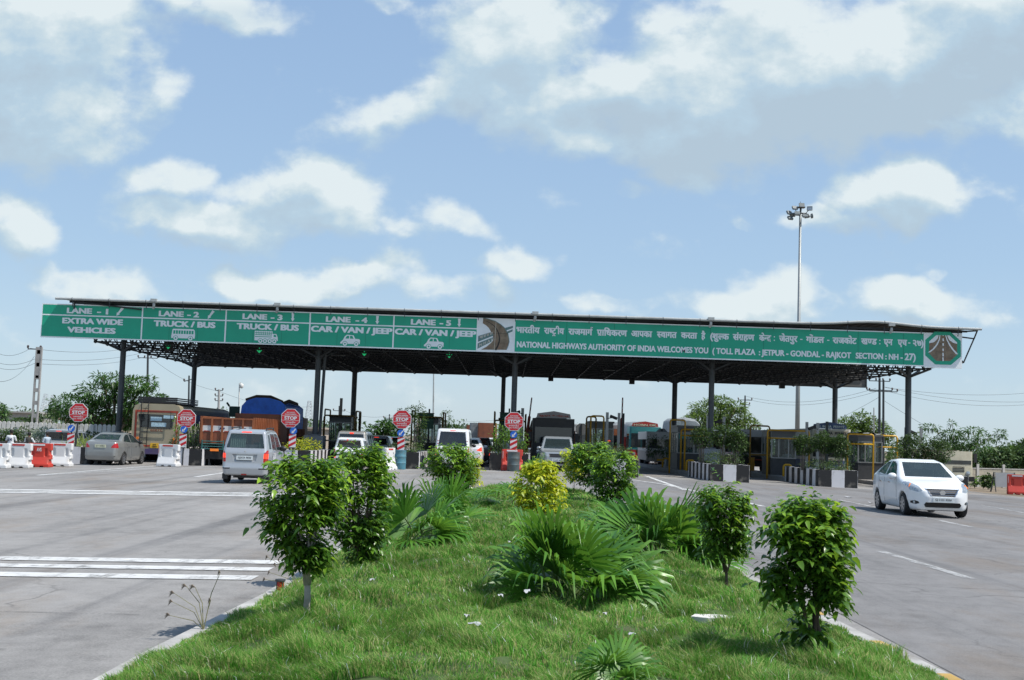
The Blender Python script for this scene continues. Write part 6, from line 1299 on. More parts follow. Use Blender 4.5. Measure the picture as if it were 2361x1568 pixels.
bush('climber', 'tall leafy climber covering a post behind the stop sign above the blue drum', isl(-1, 62), [(.55, 0, 2.4, .36, .4, .85), (.6, 0, 1.6, .28, .3, .6), (-.5, .3, 2.3, .22, .3, .7), (.1, 0, 2.8, .4, .3, .3)], 1500, HEDGE, .11, twigs(8, .3, .8, -.2, .2, .7, 2.6, rgp), group=gP, bark=M_BARKL, stick=.03)
bush('hedge', 'low green hedge in the planter behind the blue drum', isl(-1, 60), [(-.4, -1, .92, .45, 1.6, .28), (.5, -1, .95, .5, 1.8, .3)], 800, HEDGE, .09, group=gP)
bush('shrub', 'round pale green shrub behind the arrow sign of the central planter', isl(0, 59.2), [(-.45, 0, 1.65, .50, .5, .55), (.5, 0, 1.5, .40, .5, .5), (0, .2, 1.7, .5, .4, .4)], 1100, FICUS2, .11, twigs(9, -.6, .7, -.2, .3, .7, 1.8, rgp), group=gP)
bush('hedge', 'dense low hedge filling the central planter', isl(0, 59), [(-.5, -.5, .98, .5, 1.5, .34), (.45, -.5, .98, .5, 1.5, .34)], 1000, HEDGE, .085, group=gP)
bush('flowering_shrub', 'dark shrub with one red flower right of the silver people carrier', isl(1, 59.5), [(-.9, 0, 1.15, .55, .8, .55), (-.2, 0, 1.05, .7, .9, .5), (.35, 0, 1.0, .5, .9, .4), (-1.0, -.2, 1.65, .28, .3, .32)], 1500, HEDGE, .10, twigs(6, -.9, .5, -.4, .4, .7, 1.5, rgp), group=gP)
f_ = MB(); x, y, z = isl(1, 58.7); f_.lathe([(0, -.06), (.07, -.03), (.09, .02), (.03, .05)], (x - .42, y, z + 1.62), 8); tag(f_.build('flower', mat('red_flower', (.6, .06, .03), .6)), 'single red flower on top of the dark shrub right of the people carrier', 'flower')
def topiary(i, label, spots, y):
    """clipped mushroom tree: several bare stems under a dense head"""
    b = isl(i, y); cl, st = [], []
    for dx, dy, z, rx, rz in spots:
        cl += [(dx, dy, z, rx, rx * .8, rz * 1.15), (dx - rx * .45, dy, z + .12, rx * .6, rx * .6, rz * .85), (dx + rx * .5, dy, z - .10, rx * .6, rx * .6, rz * .95), (dx + rx * .1, dy, z + rz * .8, rx * .5, rx * .5, rz * .55)]
        for k in range(4): a = 1.6 * k; st.append([(dx + .08 * math.cos(a), dy + .08 * math.sin(a), .7), (dx + .12 * math.cos(a), dy + .1 * math.sin(a), z - rz * .9), (dx + rx * .5 * math.cos(a), dy + rx * .4 * math.sin(a), z)])
    return bush('topiary_tree', label, b, cl, 4600, HEDGE, .11, st, cat='tree', group='clipped trees in the planters', bark=M_BARK, stick=.03)
topiary(2, 'three joined clipped trees with dense heads on the planter left of the cream coach', [(-.75, 1.2, 2.05, .55, .42), (.15, .3, 2.15, .62, .46), (.75, -.1, 1.95, .5, .5)], 60)
bush('hedge', 'loose low hedge under the clipped trees on the farther topiary planter', isl(2, 60.5), [(-.3, 0, 1.0, .7, 2.4, .32), (.45, -1.4, 1.0, .5, 1.2, .34), (.2, 1.5, 1.05, .6, 1.2, .36)], 1200, HEDGE, .09, group=gP)
topiary(3, 'row of clipped trees with joined heads on the planter in front of the cream coach', [(-.95, .8, 1.95, .5, .40), (-.15, .2, 2.05, .55, .44), (.65, -.1, 1.9, .52, .46)], 59.6)
bush('hedge', 'low hedge with orange marigolds under the clipped trees by the cream coach', isl(3, 60), [(-.2, 0, .98, .8, 2.4, .30), (.3, -1.6, 1.0, .7, .9, .34)], 1200, HEDGE, .09, group=gP)
bush('topiary_tree', 'ivy wrapped clipped tree behind the white saloon roof, nearest the column', isl(4, 61), [(-1.4, 0, 1.75, .35, .4, .75)], 600, HEDGE, .10, twigs(4, -1.5, -1.2, -.1, .1, .3, 1.7, rgp), cat='tree', group='clipped trees in the planters')
topiary(4, 'pair of big dark clipped trees behind the white saloon, over the cream small truck', [(-.35, .2, 2.05, .72, .62), (.85, 0, 1.95, .75, .55)], 61.5)
bush('round_shrub', 'dark round clipped bush on the booth island right of the teal lorry', (XI(2) - .9, 78, 0), [(-.35, 0, 1.3, .5, .5, .75), (.45, 0, 1.3, .5, .5, .7)], 900, HEDGE, .12, twigs(4, -.4, .4, -.1, .1, .1, 1, rgp))
bush('round_shrub', 'dark clipped bush beside the pale roofed coach', (XI(3) - .9, 76, 0), [(0, 0, 1.6, .5, .5, .75)], 700, HEDGE, .12, twigs(4, -.2, .2, -.1, .1, .1, 1.2, rgp))
# reeds and hedge left
rd = []
bt = thing('reed_clump', 'bright yellow green reeds behind the planter left of the grey saloon', 'plant', (at(208, 1000, 60).x, 60, gz(20)))
rg_ = np.random.default_rng(5); k = 420; P = np.stack([rg_.uniform(-1.1, 1.1, k), rg_.uniform(-.8, 2, k), rg_.uniform(.4, .9, k)], 1); D = unit(rg_.normal(0, .42, (k, 3)) + np.array((0, 0, 1.0))); V, F = leaves(P, D, rg_.uniform(.5, 1.0, k), rg_.uniform(.03, .06, k), rg_, .35, broad=True); mesh_np('blades', V, F, REED, bt)

M_SRED = mat('stop_red', (.50, .012, .020), .45, var=.08, scale=2, dirt=(.42, .03, .03), dirt_amt=.4); M_SWHITE = mat('stop_white', (.66, .67, .67), .5, var=.05); M_BLUE = mat('arrow_blue', (.010, .11, .50), .45, var=.08); M_POST = mat('post_dark', (.035, .04, .042), .6, var=.2)
def octo(r): return [(r * math.cos(R(22.5 + 45 * k)), r * math.sin(R(22.5 + 45 * k))) for k in range(8)]
def stop_sign(label, px, py, pxb, Y=57.9, r=.475):
    p = at(px, py, Y); g = gz(p.x); t = thing('stop_sign', label, 'stop sign', (p.x, Y, g), 0, 'red boom barrier stop signs'); z = p.z - g
    s = MB(); xb = (pxb - px) / 48; s.tube([(xb, .06, .0), (0, .06, z + .1)], .05, 8); s.build('post', M_POST, t)
    s = MB(); s.prism(octo(r), lambda u, v, d: (u, d, v + z), 0, .03); pl = s.build('plate', M_SWHITE, t)
    s = MB(); s.flat(octo(r * .945), lambda u, v: (u, -.003, v + z)); s.build('red_face', M_SRED, t)
    s = MB(); fn = lambda u, v: (u, -.005, v + z)
    fit_text(s, 'AUTOMATIC', fn, -.20, .20, .235, .295, .018); fit_text(s, 'BOOM BARRIER', fn, -.27, .27, .15, .21, .018); fit_text(s, 'STOP', fn, -.30, .30, -.085, .085, .04)
    fit_text(s, '', fn, -.24, .24, -.235, -.145, .015, tokens=['<સ', 'વચાલીત']); fit_text(s, '', fn, -.28, .28, -.345, -.255, .015, tokens=['બુમ', ' ', 'બેરીયર'])
    for z_ in (.112, -.112): s.add([(-r * .94, -.005, z + z_ - .006), (r * .94, -.005, z + z_ - .006), (r * .94, -.005, z + z_ + .006), (-r * .94, -.005, z + z_ + .006)], [(0, 1, 2, 3)])
    s.build('lettering', M_SWHITE, t)
def hazard(label, px, pyd, pxb, pyb, Y=57.35):
    """keep-left arrow disc above a red and white striped board on one post"""
    d, b = at(px, pyd, Y), at(pxb, pyb, Y); g = gz(b.x); t = thing('hazard_marker', label, 'road sign', (b.x, Y, g), 0, 'striped hazard boards with blue arrow discs')
    zd, zb = d.z - g, b.z - g; dx = d.x - b.x
    s = MB(); s.box(-.03 + dx, .03 + dx, .03, .08, 0, zd + .1); s.build('post', M_POST, t)
    s = MB(); s.box(-.165, .165, 0, .025, zb - .31, zb + .31); bo_ = s.build('board', M_SWHITE, t)
    s = MB()
    for c_ in (-.31, -.05, .21):
        lo, hi = zb + c_, zb + c_ + .13
        P_ = [(-.165, lo), (.165, lo + .18), (.165, hi + .18), (-.165, hi)]; P_ = [(u, min(max(v, zb - .309), zb + .309)) for u, v in P_]; s.flat(P_, lambda u, v: (u, -.003, v))
    s.build('red_stripe', M_SRED, t)
    s = MB(); n = 24; s.prism([(dx + .165 * math.cos(2 * math.pi * k / n), zd + .165 * math.sin(2 * math.pi * k / n)) for k in range(n)], lambda u, v, q: (u, q, v), -.02, .0); s.build('disc', M_BLUE, t)
    s = MB()
    for P_ in ([(.075, .115), (.115, .085), (.0, -.075), (-.045, -.04)], [(-.085, -.11), (.04, -.095), (-.075, .02)]): s.flat([(u + dx, v + zd) for u, v in P_], lambda u, v: (u, -.024, v))
    s.build('arrow', M_SWHITE, t)
for a in (('boom barrier stop sign before the palisade wall and feathery tree', 181, 951, 176), ('boom barrier stop sign in front of the beige bus', 430, 965, 427), ('boom barrier stop sign at the edge of the blue tarpaulin', 670, 964, 671), ('boom barrier stop sign above the blue drum', 927, 967, 930), ('boom barrier stop sign on the central column, above the rusty drum', 1185, 972, 1185)): stop_sign(*a)
for a in (('hazard board beside the grey saloon, under the blue arrow', 164.4, 987.7, 163, 1014), ('hazard board in front of the twiggy shrub by the bus', 424.4, 990, 421.7, 1016), ('hazard board next to the silver hatchback mirror', 676.9, 993.6, 674, 1016), ('hazard board above the blue drum', 924.2, 998.4, 924.5, 1023.6), ('hazard board above the rusty steel drum', 1184.5, 1002, 1184, 1027)): hazard(*a)
def stop_back(label, px, py, Y):
    p = at(px, py, Y); g = gz(p.x); z = p.z - g; t = thing('stop_sign', label, 'stop sign', (p.x, Y, g), 0, 'stop signs seen from behind'); s = MB(); s.prism(octo(.47), lambda u, v, d: (u, d, v + z), 0, .03); s.build('plate', mat('sign_back_grey', (.20, .21, .21), .6, var=.15), t)
    s = MB(); s.box(-.04, .04, -.06, -.001, 0, z + .4); s.build('post', M_POST, t); s = MB(); o1, o2 = octo(.47), octo(.44); s.add([(u, -.004, v + z) for u, v in o1] + [(u, -.004, v + z) for u, v in o2], [(k, (k + 1) % 8, (k + 1) % 8 + 8, k + 8) for k in range(8)]); s.build('rim', M_POST, t)
for a in (('grey back of a stop sign beside the dark column', 1526, 1002, 88), ('grey back of a stop sign half behind the booth left of the teal lorry', 1341, 990, 90), ('grey back of a stop sign right of the topiary trees', 1704, 1009, 88)): stop_back(*a)

def drum(label, px, py, m, dent):
    x = at(px, py, 56.3).x; t = thing('oil_drum', label, 'drum', (x, 56.3, gz(x))); s = MB(); r = .285; pr = [(r - .01, 0), (r, .02)]
    for z in (.30, .60): pr += [(r, z - .035), (r + .014, z), (r, z + .035)]
    pr += [(r, .87), (r + .008, .885), (r - .012, .89), (r - .02, .86)]; s.lathe(pr, n=28); o = s.build('shell', m, t, angle=30)
drum('weathered light blue oil drum standing before its planter', 921, 1081, mat('drum_blue', (.075, .23, .30), .55, var=.2, scale=3, dirt=(.12, .15, .14), dirt_amt=.8), 0)
drum('rusty grey steel oil drum before the central planter', 1183, 1086, mat('drum_steel', (.10, .135, .14), .5, var=.3, scale=3, metal=.3, dirt=(.11, .08, .055), dirt_amt=.8), 0)
M_BW = mat('barrier_white', (.66, .66, .65), .55, var=.06, scale=2, dirt=(.42, .36, .29), dirt_amt=.6); M_BR = mat('barrier_red', (.52, .045, .028), .5, var=.1, scale=2, dirt=(.30, .10, .07), dirt_amt=.6)
_bar = None
def barrier(label, px, py, m, strip, rz=0, dy=.25, txt=None, Y=None):
    """water filled plastic barrier: flared base, two grooves, forked feet"""
    global _bar
    if _bar is None:
        h = .025; gx, gy, gq = np.arange(-.62, .62, h), np.arange(-.36, .36, h), np.arange(-.08, 1.1, h); prof = [(-.26, 0), (.26, 0), (.26, .13), (.13, .42), (.115, 1.0), (-.115, 1.0), (-.13, .42), (-.26, .13)]
        F = smax(poly_sd(prof, gy[:, None] + 0 * gq[None], gq[None] + 0 * gy[:, None])[None] + 0 * gx[:, None, None], (np.abs(gx) - .49)[:, None, None], .03); X, Y_, Z = np.meshgrid(gx, gy, gq, indexing='ij')
        for cx in (-.27, .27):
            gr = np.maximum(np.hypot(X - cx, np.maximum(np.abs(Z - .62) - .12, 0)) - .055, .07 - np.abs(Y_)); F = np.maximum(F, -gr)
        for cx in (-.17, .17): F = np.maximum(F, -np.maximum(np.abs(X - cx) - .07, Z - .055))
        for z0 in (.25, .62): F = np.maximum(F, -np.maximum(np.maximum(.43 - X, np.abs(Z - z0) - .09), np.abs(Y_) - .3))
        V, Q = nets(F, (gx[0], gy[0], gq[0]), h); me = MB(); me.v = [V]; me.f = [tuple(q) for q in Q.tolist()]; me.n = len(V); o = me.build('body', None, None, angle=50); _bar = o.data; bpy.data.objects.remove(o)
    g = G(px, py) if Y is None else at(px, py, Y); t = thing('water_barrier', label, 'barrier', (g.x, g.y + (dy if Y is None else 0), gz(g.x)), R(rz), 'plastic water barriers'); d = _bar.copy(); d.materials.clear(); d.materials.append(m); o = bpy.data.objects.new('body', d); COL.objects.link(o); o.parent = t
    s = MB(); s.box(-.28, .22, -.128, -.112, .90, .97); s.box(-.46, -.445, -.125, -.1, .55, .9); s.build('reflective_strip', strip, t)
    if txt: s = MB(); fit_text(s, txt, lambda u, v: (u, -.145, v), -.10, .10, .66, .82, .04); s.build('lettering', M_SWHITE, t)
barrier('white water barrier at the left picture edge, next to the red one', 38, 1079, M_BW, M_BR); barrier('white water barrier cut by the left picture edge', -14, 1080, M_BW, M_BR)
barrier('red water barrier standing between two white ones', 85.5, 1077.5, M_BR, M_SWHITE, txt='AVS'); barrier('white water barrier between the red one and the grey saloon', 134, 1075.5, M_BW, M_BR); barrier('single white water barrier between the grey saloon and the brown lorry', 385, 1076, M_BW, M_BR, rz=-12)
barrier('white water barrier turned edge on, left of the blue drum', 893, 1084, M_BW, M_BR, rz=72, dy=.3); barrier('red water barrier squeezed behind the rusty drum', 1180, 1084, M_BR, M_SWHITE, rz=8, Y=56.95)
barrier('red water barrier at the right picture edge beside the board stand', 2352, 1141, M_BR, M_SWHITE, rz=-15, dy=.3)

# --- booths
M_BOOTH = mat('booth_grey', (.13, .135, .135), .5, var=.12, scale=1.5, dirt=(.12, .12, .11), dirt_amt=.5); M_ALU = mat('booth_aluminium', (.27, .28, .28), .35, metal=.4, var=.1); M_YEL = mat('guard_yellow', (.58, .31, .012), .5, var=.25, scale=2, dirt=(.25, .15, .03), dirt_amt=.6); M_BGL = glass('booth_glass', (.05, .065, .065), .62); M_DOOR = mat('booth_dark', (.045, .047, .05), .6, var=.2)
def booth(label, x, y, w=1.35, d=2.6, tarp=False):
    g = gz(x) + .22; t = thing('toll_booth', label, 'booth', (x, y, g), 0, 'toll booths on the islands'); a, b = w / 2, d / 2; H = 2.45
    m = MB(); m.box(-a, a, -b, -b + .08, 0, .95); m.box(-a, -a + .08, -b + .08, b - .08, 0, .95); m.box(a - .08, a, -b + .08, b - .08, 0, .95); m.box(-a, a, b - .08, b, 0, .95); m.build('lower_wall', M_DOOR, t)
    m = MB(); m.box(-a - .06, a + .06, -b - .06, b + .06, H, H + .10); m.box(-a, a, -b, b, 2.15, H - .001); m.build('roof', M_BOOTH, t)
    m = MB()
    for x_ in (-a, -.28, .28, a):
        for y_ in (-b, b): m.box(x_ - .035, x_ + .035, y_ - .03, y_ + .03, .95, 2.149)
    for y_ in (-.45, .45):
        for x_ in (-a, a): m.box(x_ - .03, x_ + .03, y_ - .035, y_ + .035, .95, 2.149)
    for z in (.97, 2.12):
        for y_ in (-b, b): m.box(-a, a, y_ - .034, y_ + .034, z - .03, z + .028)
    m.build('window_frame', M_ALU, t)
    for y_ in (-b, b):
        q = MB(); q.add([(-a, y_, .99), (a, y_, .99), (a, y_, 2.1), (-a, y_, 2.1)], [(0, 1, 2, 3)]); q.build('window', M_BGL, t)
    for x_ in (-a, a):
        q = MB(); q.add([(x_, -b, .99), (x_, b, .99), (x_, b, 2.1), (x_, -b, 2.1)], [(0, 1, 2, 3)]); q.build('window', M_BGL, t)
    q = MB(); q.box(-a + .12, a - .12, -.2, .35, .72, .78); q.box(-.3, .1, -.1, .1, .78, 1.12); q.build('counter', M_DOOR, t)
    if tarp:
        q = MB(); vs, n = [], 9
        for j in range(6):
            for i in range(n): vs.append((-a - .05 + (w + .1) * i / (n - 1), -b + d * j / 5, H + .16 + .10 * math.sin(i * 1.7 + j) * math.cos(j * 1.3)))
        q.add(vs, [(j * n + i, j * n + i + 1, (j + 1) * n + i + 1, (j + 1) * n + i) for j in range(5) for i in range(n - 1)]); q.build('roof_sheet', M_TARPG, t, smooth=True)
    return t
def guard(label, x, y, w, h, cross=None, m=None, along=False, r=.048, dx=0):
    """welded pipe hoop protecting a booth"""
    g = gz(x); t = thing('guard_frame', label, 'guard frame', (x, y, g), 0, 'pipe guard frames round the booths'); s = MB(); k = (lambda u, z: (0, u, z)) if along else (lambda u, z: (u, 0, z)); a = w / 2
    s.tube([k(-a, 0), k(-a, h - .12), k(-a + .04, h - .03), k(-a + .12, h), k(a - .12, h), k(a - .04, h - .03), k(a, h - .12), k(a, 0)], r, 8)
    if cross: s.tube([k(-a, cross), k(a, cross)], r * .9, 8)
    s.build('pipe', m or M_YEL, t, smooth=True)
M_YELB = mat('guard_bright_yellow', (.66, .37, .012), .5, var=.15, scale=2, dirt=(.3, .18, .03), dirt_amt=.4)
gD = mat('guard_dark_yellow', (.22, .13, .02), .55, var=.3, scale=2, dirt=(.05, .04, .02), dirt_amt=.7)
for i, lb in ((-2, 'left of the climber'), (-1, 'behind the climber covered post'), (0, 'at the central column')):
    y = 77.5; booth('grey booth ' + lb, XI(i) - (.35 if i == -2 else 0), y)
    x0 = XI(i) - (.35 if i == -2 else 0)
    guard('dark yellow hoop on the left side of the booth ' + lb, x0 - .98, y - .3, 2.3, 3.15, 1.2, gD, True); guard('dark yellow hoop on the right side of the booth ' + lb, x0 + .98, y - .3, 2.3, 3.05, 1.2, gD, True)
    guard('dark hoop across the front of the booth ' + lb, x0, y - 1.9, 1.9, 2.75 if i else 2.6, None, gD)
bx1 = at(1386, 1000, 71).x; booth('grey booth left of the teal lorry with daylight through its glass', bx1, 72); guard('tilted yellow hoop left of the booth by the teal lorry', bx1 - .62, 70.6, .55, 3.0, None, gD); guard('yellow post hoop at the booth by the teal lorry', bx1 - .3, 70.2, .75, 3.05, None)
bx2 = at(1590, 1000, 70).x; booth('booth under the billowing grey tarpaulin with an attendant inside', bx2, 71.4); guard('tall yellow hoop in front of the booth under the grey tarpaulin', bx2 - .75, 69.6, .85, 3.05, None); guard('yellow crossbar frame on the booth under the grey tarpaulin', bx2 + .35, 69.9, 1.7, 2.55, 2.2)
bx3 = at(1808, 1000, 69).x; booth('open fronted booth with a seated attendant left of the cream coach', bx3, 70.4); guard('wide yellow frame across the booth left of the cream coach', bx3 + .15, 68.6, 2.35, 2.75, 2.3); guard('yellow hoop at the left side of the booth by the cream coach', bx3 - 1.25, 69.6, 1.1, 2.95, 1.3, gD)
bx4 = at(2010, 1000, 69).x; booth('bright booth with a crumpled sheet on its roof behind the white saloon', bx4, 70.6, tarp=True); guard('bright yellow hoop at the left of the sheet roofed booth', bx4 - .75, 68.6, 1.45, 2.75, 2.2, M_YELB); guard('bright yellow hoop at the right of the sheet roofed booth', bx4 + .95, 69.4, 1.25, 2.75, 2.1, M_YELB)
for l_, px, py, h in (('small yellow hoop before the booth under the grey tarpaulin', 1591, 1095, .8), ('small yellow hoop before the booth by the cream coach', 1815, 1108, .85), ('small yellow hoop with a white bar near the teal lorry', 1535, 1085, .75)):
    g = G(px, py); guard(l_, g.x, g.y, .42, h, None, M_YEL, r=.06)
for l_, px, py, Y in (('seated attendant inside the booth left of the cream coach', 1813, 1092, 70.2), ('attendant with a striped shirt in the booth under the grey tarpaulin', 1622, 1080, 71.5), ('attendant seated in the booth left of the climber', 785, 1040, 77.3), ('attendant seen in the booth behind the climber', 975, 1045, 77.3)):
    x = at(px, py, Y).x; person(l_, (x, Y, gz(x) + .6), 160, mat('white_shirt', (.6, .62, .64), .9) if 'striped' not in l_ else mat('grey_shirt', (.3, .32, .34), .9, var=.5, scale=20), M_SEAT, seated=True, group='attendants in the booths')
M_BOOM = mat('boom_pole', (.30, .055, .04), .5, var=.3, scale=3, dirt=(.06, .04, .035), dirt_amt=.6)
def boom(label, px0, py0, px1, py1, Y):
    a, b = at(px0, py0, Y), at(px1, py1, Y); g = gz(a.x); t = thing('boom_barrier', label, 'barrier arm', (a.x, Y, g)); s = MB(); s.box(-.17, .17, -.15, .15, 0, 1.05); s.box(-.2, .2, -.18, .18, 1.05, 1.1); s.build('housing', M_YEL, t)
    P = Vector((0, -.2, .95)); Q = Vector((b.x - a.x, -.2, b.z - g)); s = MB(); s.tube([P, P.lerp(Q, .62), P.lerp(Q, .64), Q], [.10, .09, .045, .04], 8); s.build('arm', M_BOOM, t)
    for k in range(3):
        s = MB(); s.tube([P.lerp(Q, .68 + .11 * k), P.lerp(Q, .73 + .11 * k)], .047, 8); s.build('white_band', M_SWHITE, t)
boom('raised boom arm leaning right of the central column', 1212, 1010, 1226, 917, 74); boom('raised straight boom arm beside the booth left of the teal lorry', 1431, 1020, 1435, 917, 72)
g = G(1770, 1095); t = thing('boom_barrier', 'lowered brown boom arm left of the booth by the cream coach', 'barrier arm', (g.x - .9, g.y, gz(g.x))); s = MB(); s.tube([(0, 0, .95), (2.0, 0, .95)], .05, 8); s.build('arm', M_BOOM, t); s = MB(); s.box(-.3, 0, -.15, .15, 0, 1.05); s.box(-.33, .03, -.18, .18, 1.05, 1.1); s.build('housing', M_YEL, t)
def post(label, px, yt, yb_, Y, w=.13, camera=0, m=None):
    a, b = at(px, yt, Y), at(px, yb_, Y); g = gz(a.x); t = thing('channel_post', label, 'post', (a.x, Y, g), 0, 'steel channel posts beside the booths'); s = MB(); H = a.z - g; s.box(-w / 2, w / 2, 0, .02, 0, H); s.box(-w / 2, -w / 2 + .02, .02, .1, 0, H); s.box(w / 2 - .02, w / 2, .02, .1, 0, H); s.build('channel', m or M_ALU, t)
    if camera: s = MB(); s.boxr((camera * .35, -.1, H - .28), (.42, .16, .15), .2, ('Y', .35 * camera)); s.tube([(0, .0, H - .35), (camera * .3, -.08, H - .3)], .025, 5); s.build('camera', M_BLACK, t)
for a in (('pale channel post with a camera left of the raised straight boom', 1400.6, 950.6, 1023, 69, .16, 1), ('pale channel post right against the raised straight boom', 1427.7, 952, 1022, 69, .15, 0), ('dark channel post behind the raised straight boom', 1437.5, 953, 1022, 70, .14, 0, M_POST), ('channel post left of the slanting light column by the topiary trees', 1632.4, 958.6, 1000, 68, .14), ('channel post above the topiary trees', 1670, 961, 995, 68, .14, -1), ('tall channel post with a camera beside the central column', 1205.3, 941, 1028, 74, .18, -1),
          ('channel post left of the cream coach', 1861, 973, 1023, 68.5, .15), ('channel post across the cream coach windscreen with a camera', 1886, 975, 1023, 67, .15, -1), ('dark channel post at the middle of the cream coach', 1907.5, 972, 1026, 67, .14, 0, M_POST), ('channel post beside the right end column', 2089.6, 985.5, 1058, 67, .15, 1), ('short channel post between the right end column and the thin tree', 2124.5, 987, 1030, 67, .14),
          ('dark post on the left booth island', 813, 955, 1000, 77, .14, 0, M_POST), ('dark post with a bracket in front of the blue sky above the left booth', 787, 918, 1010, 90, .2, 0, M_POST), ('dark post at the right end of the left booth', 830, 950, 1000, 79, .14, 0, M_POST)): post(*a)
# green tariff boards
for l_, px0, px1, py0, py1, Y in (('green tariff board behind the climber above the white van', 968, 995, 954, 988, 76), ('green tariff board behind the central stop sign', 1157, 1178, 953, 990, 76)):
    a, b = at(px0, py1, Y), at(px1, py0, Y); t = thing('tariff_board', l_, 'notice board', ((a.x + b.x) / 2, Y, a.z), 0, 'green tariff boards'); w, h = (b.x - a.x) / 2 + .15, b.z - a.z; s = MB(); s.box(-w, w, 0, .05, 0, h); s.build('panel', mat('board_green', (.006, .085, .05), .5, var=.15), t)
    s = MB(); s.box(-w - .03, w + .03, -.01, -.001, h, h + .05); s.box(-.05 + w * .4, .05 + w * .4, .06, .15, -1.4, h + .3); s.build('post', M_POST, t)
    s = MB()
    for k in range(5): s.add([(-w * .8, -.004, h * (.14 + .17 * k)), (w * (.3 + .12 * (k % 3)), -.004, h * (.14 + .17 * k)), (w * (.3 + .12 * (k % 3)), -.004, h * (.17 + .17 * k)), (-w * .8, -.004, h * (.17 + .17 * k))], [(0, 1, 2, 3)])
    s.build('lettering', mat('board_letter_faint', (.08, .2, .15), .6), t)
# ------------------------------------------------------------------ surroundings: trees, walls, poles, wires
def tree(label, Y, base_px, clumps, count, lf, leaf, trunk_r=.16, wr=.5, name='tree', group=None, up=.1, bark=M_BARKD, limbs=None, thin=1.0):
    """clumps in image px at distance Y: (x, y, rx, ry); limbs run from the base to every clump"""
    bx_ = at(base_px, 1000, Y).x; base = (bx_, Y, gz(bx_)); cl, st = [], []; k = Y / 2800; rg = np.random.default_rng(int(base_px) + 7); top = max(0, 0); zs = []
    for (px, py, rx, ry) in clumps:
        p = at(px, py, Y); dy = rg.uniform(-.5, .5) * rx * k * 1.2; c = (p.x - bx_, dy, p.z - base[2], rx * k, max(rx * k * .8, ry * k), ry * k); cl.append(c); zs.append(c[2])
    fork = min(zs) * .55
    for c in cl: m = (c[0] * .35, c[1] * .3, fork + (c[2] - fork) * .45); st.append([(0, 0, -.1), (.06 * trunk_r * 3, 0, fork * .6), (c[0] * .08, c[1] * .08, fork), m, (c[0] * .85, c[1] * .9, c[2] - c[5] * .1)])
    return bush(name, label, base, cl, count, lf, leaf, st, cat='tree', group=group, bark=bark, stick=trunk_r * thin, broad=False, up=up, wr=wr)
tree('big dark feathery tree behind the palisade wall on the left', 95, 262, [(175, 932, 55, 20), (230, 906, 55, 24), (268, 880, 34, 18), (228, 868, 18, 8), (312, 888, 40, 18), (345, 882, 13, 16), (325, 925, 45, 36), (200, 958, 58, 28), (268, 945, 60, 34), (150, 948, 38, 12), (300, 965, 45, 25), (370, 918, 8, 6)], 7000, TREE1, .42, .20, .24, name='feathery_tree', up=-.05)
tree('small dark tree cut by the left picture edge', 110, 2, [(-8, 955, 22, 26), (8, 945, 9, 8)], 700, TREE1, .35, .12, .35)
tree('low green tree left of the concrete pole', 100, 60, [(55, 972, 32, 8), (85, 965, 14, 12)], 700, TREE3, .3, .08, .45)
tree('wispy tree right of the concrete pole', 100, 112, [(112, 968, 14, 16), (125, 955, 9, 14), (130, 980, 20, 10)], 420, TREE2, .26, .07, .3)
tree('broad bright tree behind the topiary planter and slanting column', 130, 1660, [(1640, 948, 50, 26), (1688, 962, 50, 28), (1612, 970, 42, 22), (1722, 980, 28, 16), (1660, 925, 26, 12), (1595, 985, 30, 15), (1700, 938, 22, 12)], 6500, TREE2, .40, .22, .3, name='bright_tree')
tree('mid green tree between the cream coach and the sheet roofed booth', 115, 1985, [(1945, 985, 26, 20), (1985, 970, 26, 20), (2012, 985, 30, 22), (1965, 1003, 45, 22), (2040, 1000, 18, 14)], 3600, TREE2, .36, .16, .35)
tree('thin spreading feathery tree behind the right end column, sky showing through', 84, 2205, [(2148, 985, 22, 6), (2120, 1003, 14, 5), (2192, 1000, 28, 8), (2238, 992, 26, 6), (2275, 1010, 26, 7), (2308, 1000, 12, 9), (2222, 1022, 34, 11), (2180, 1022, 26, 9), (2255, 1032, 28, 9), (2192, 975, 7, 4), (2320, 1028, 12, 5)], 2100, TREE1, .30, .07, .22, name='feathery_tree', up=-.05, thin=.6)
for a in (('dense green tree right of the thin spreading tree', 92, 2300, [(2285, 1055, 40, 22), (2258, 1066, 34, 18), (2310, 1045, 22, 14)], 1900), ('dense green tree at the right picture edge', 95, 2350, [(2340, 1052, 34, 26), (2368, 1040, 30, 24), (2330, 1070, 40, 16)], 2100), ('dark low tree between the topiary and the brick wall', 90, 2225, [(2222, 1060, 32, 14), (2200, 1050, 18, 12)], 1000)): tree(a[0], a[1], a[2], a[3], a[4], TREE3, .33, .12, .5, group='trees along the right boundary')
tree('dark small tree behind the booths left of the blue drum sign', 105, 880, [(885, 985, 22, 16), (862, 993, 16, 10), (905, 990, 18, 18)], 1200, TREE1, .34, .12, .4)
tree('pale bare topped tree just right of the green tariff board', 150, 1030, [(1028, 965, 14, 24), (1040, 985, 16, 10)], 330, TREE3, .34, .08, .3)
tree('low rounded tree on the horizon above the white van', 150, 1048, [(1045, 990, 22, 9)], 420, TREE3, .4, .1, .45)
tree('green treetop showing above the beige bus roof', 105, 372, [(374, 916, 10, 5)], 160, TREE1, .34, .06, .3)
def ground_bush(label, Y, px, clumps, count, lf, leaf=.14, name='bush', group=None):
    x = at(px, 1000, Y).x; k = Y / 2800; cl = []
    for (qx, qy, rx, ry) in clumps: p = at(qx, qy, Y); cl.append((p.x - x, 0, p.z - gz(x), rx * k, rx * k * .6, ry * k))
    return bush(name, label, (x, Y, gz(x)), cl, count, lf, leaf, cat='bush', group=group)
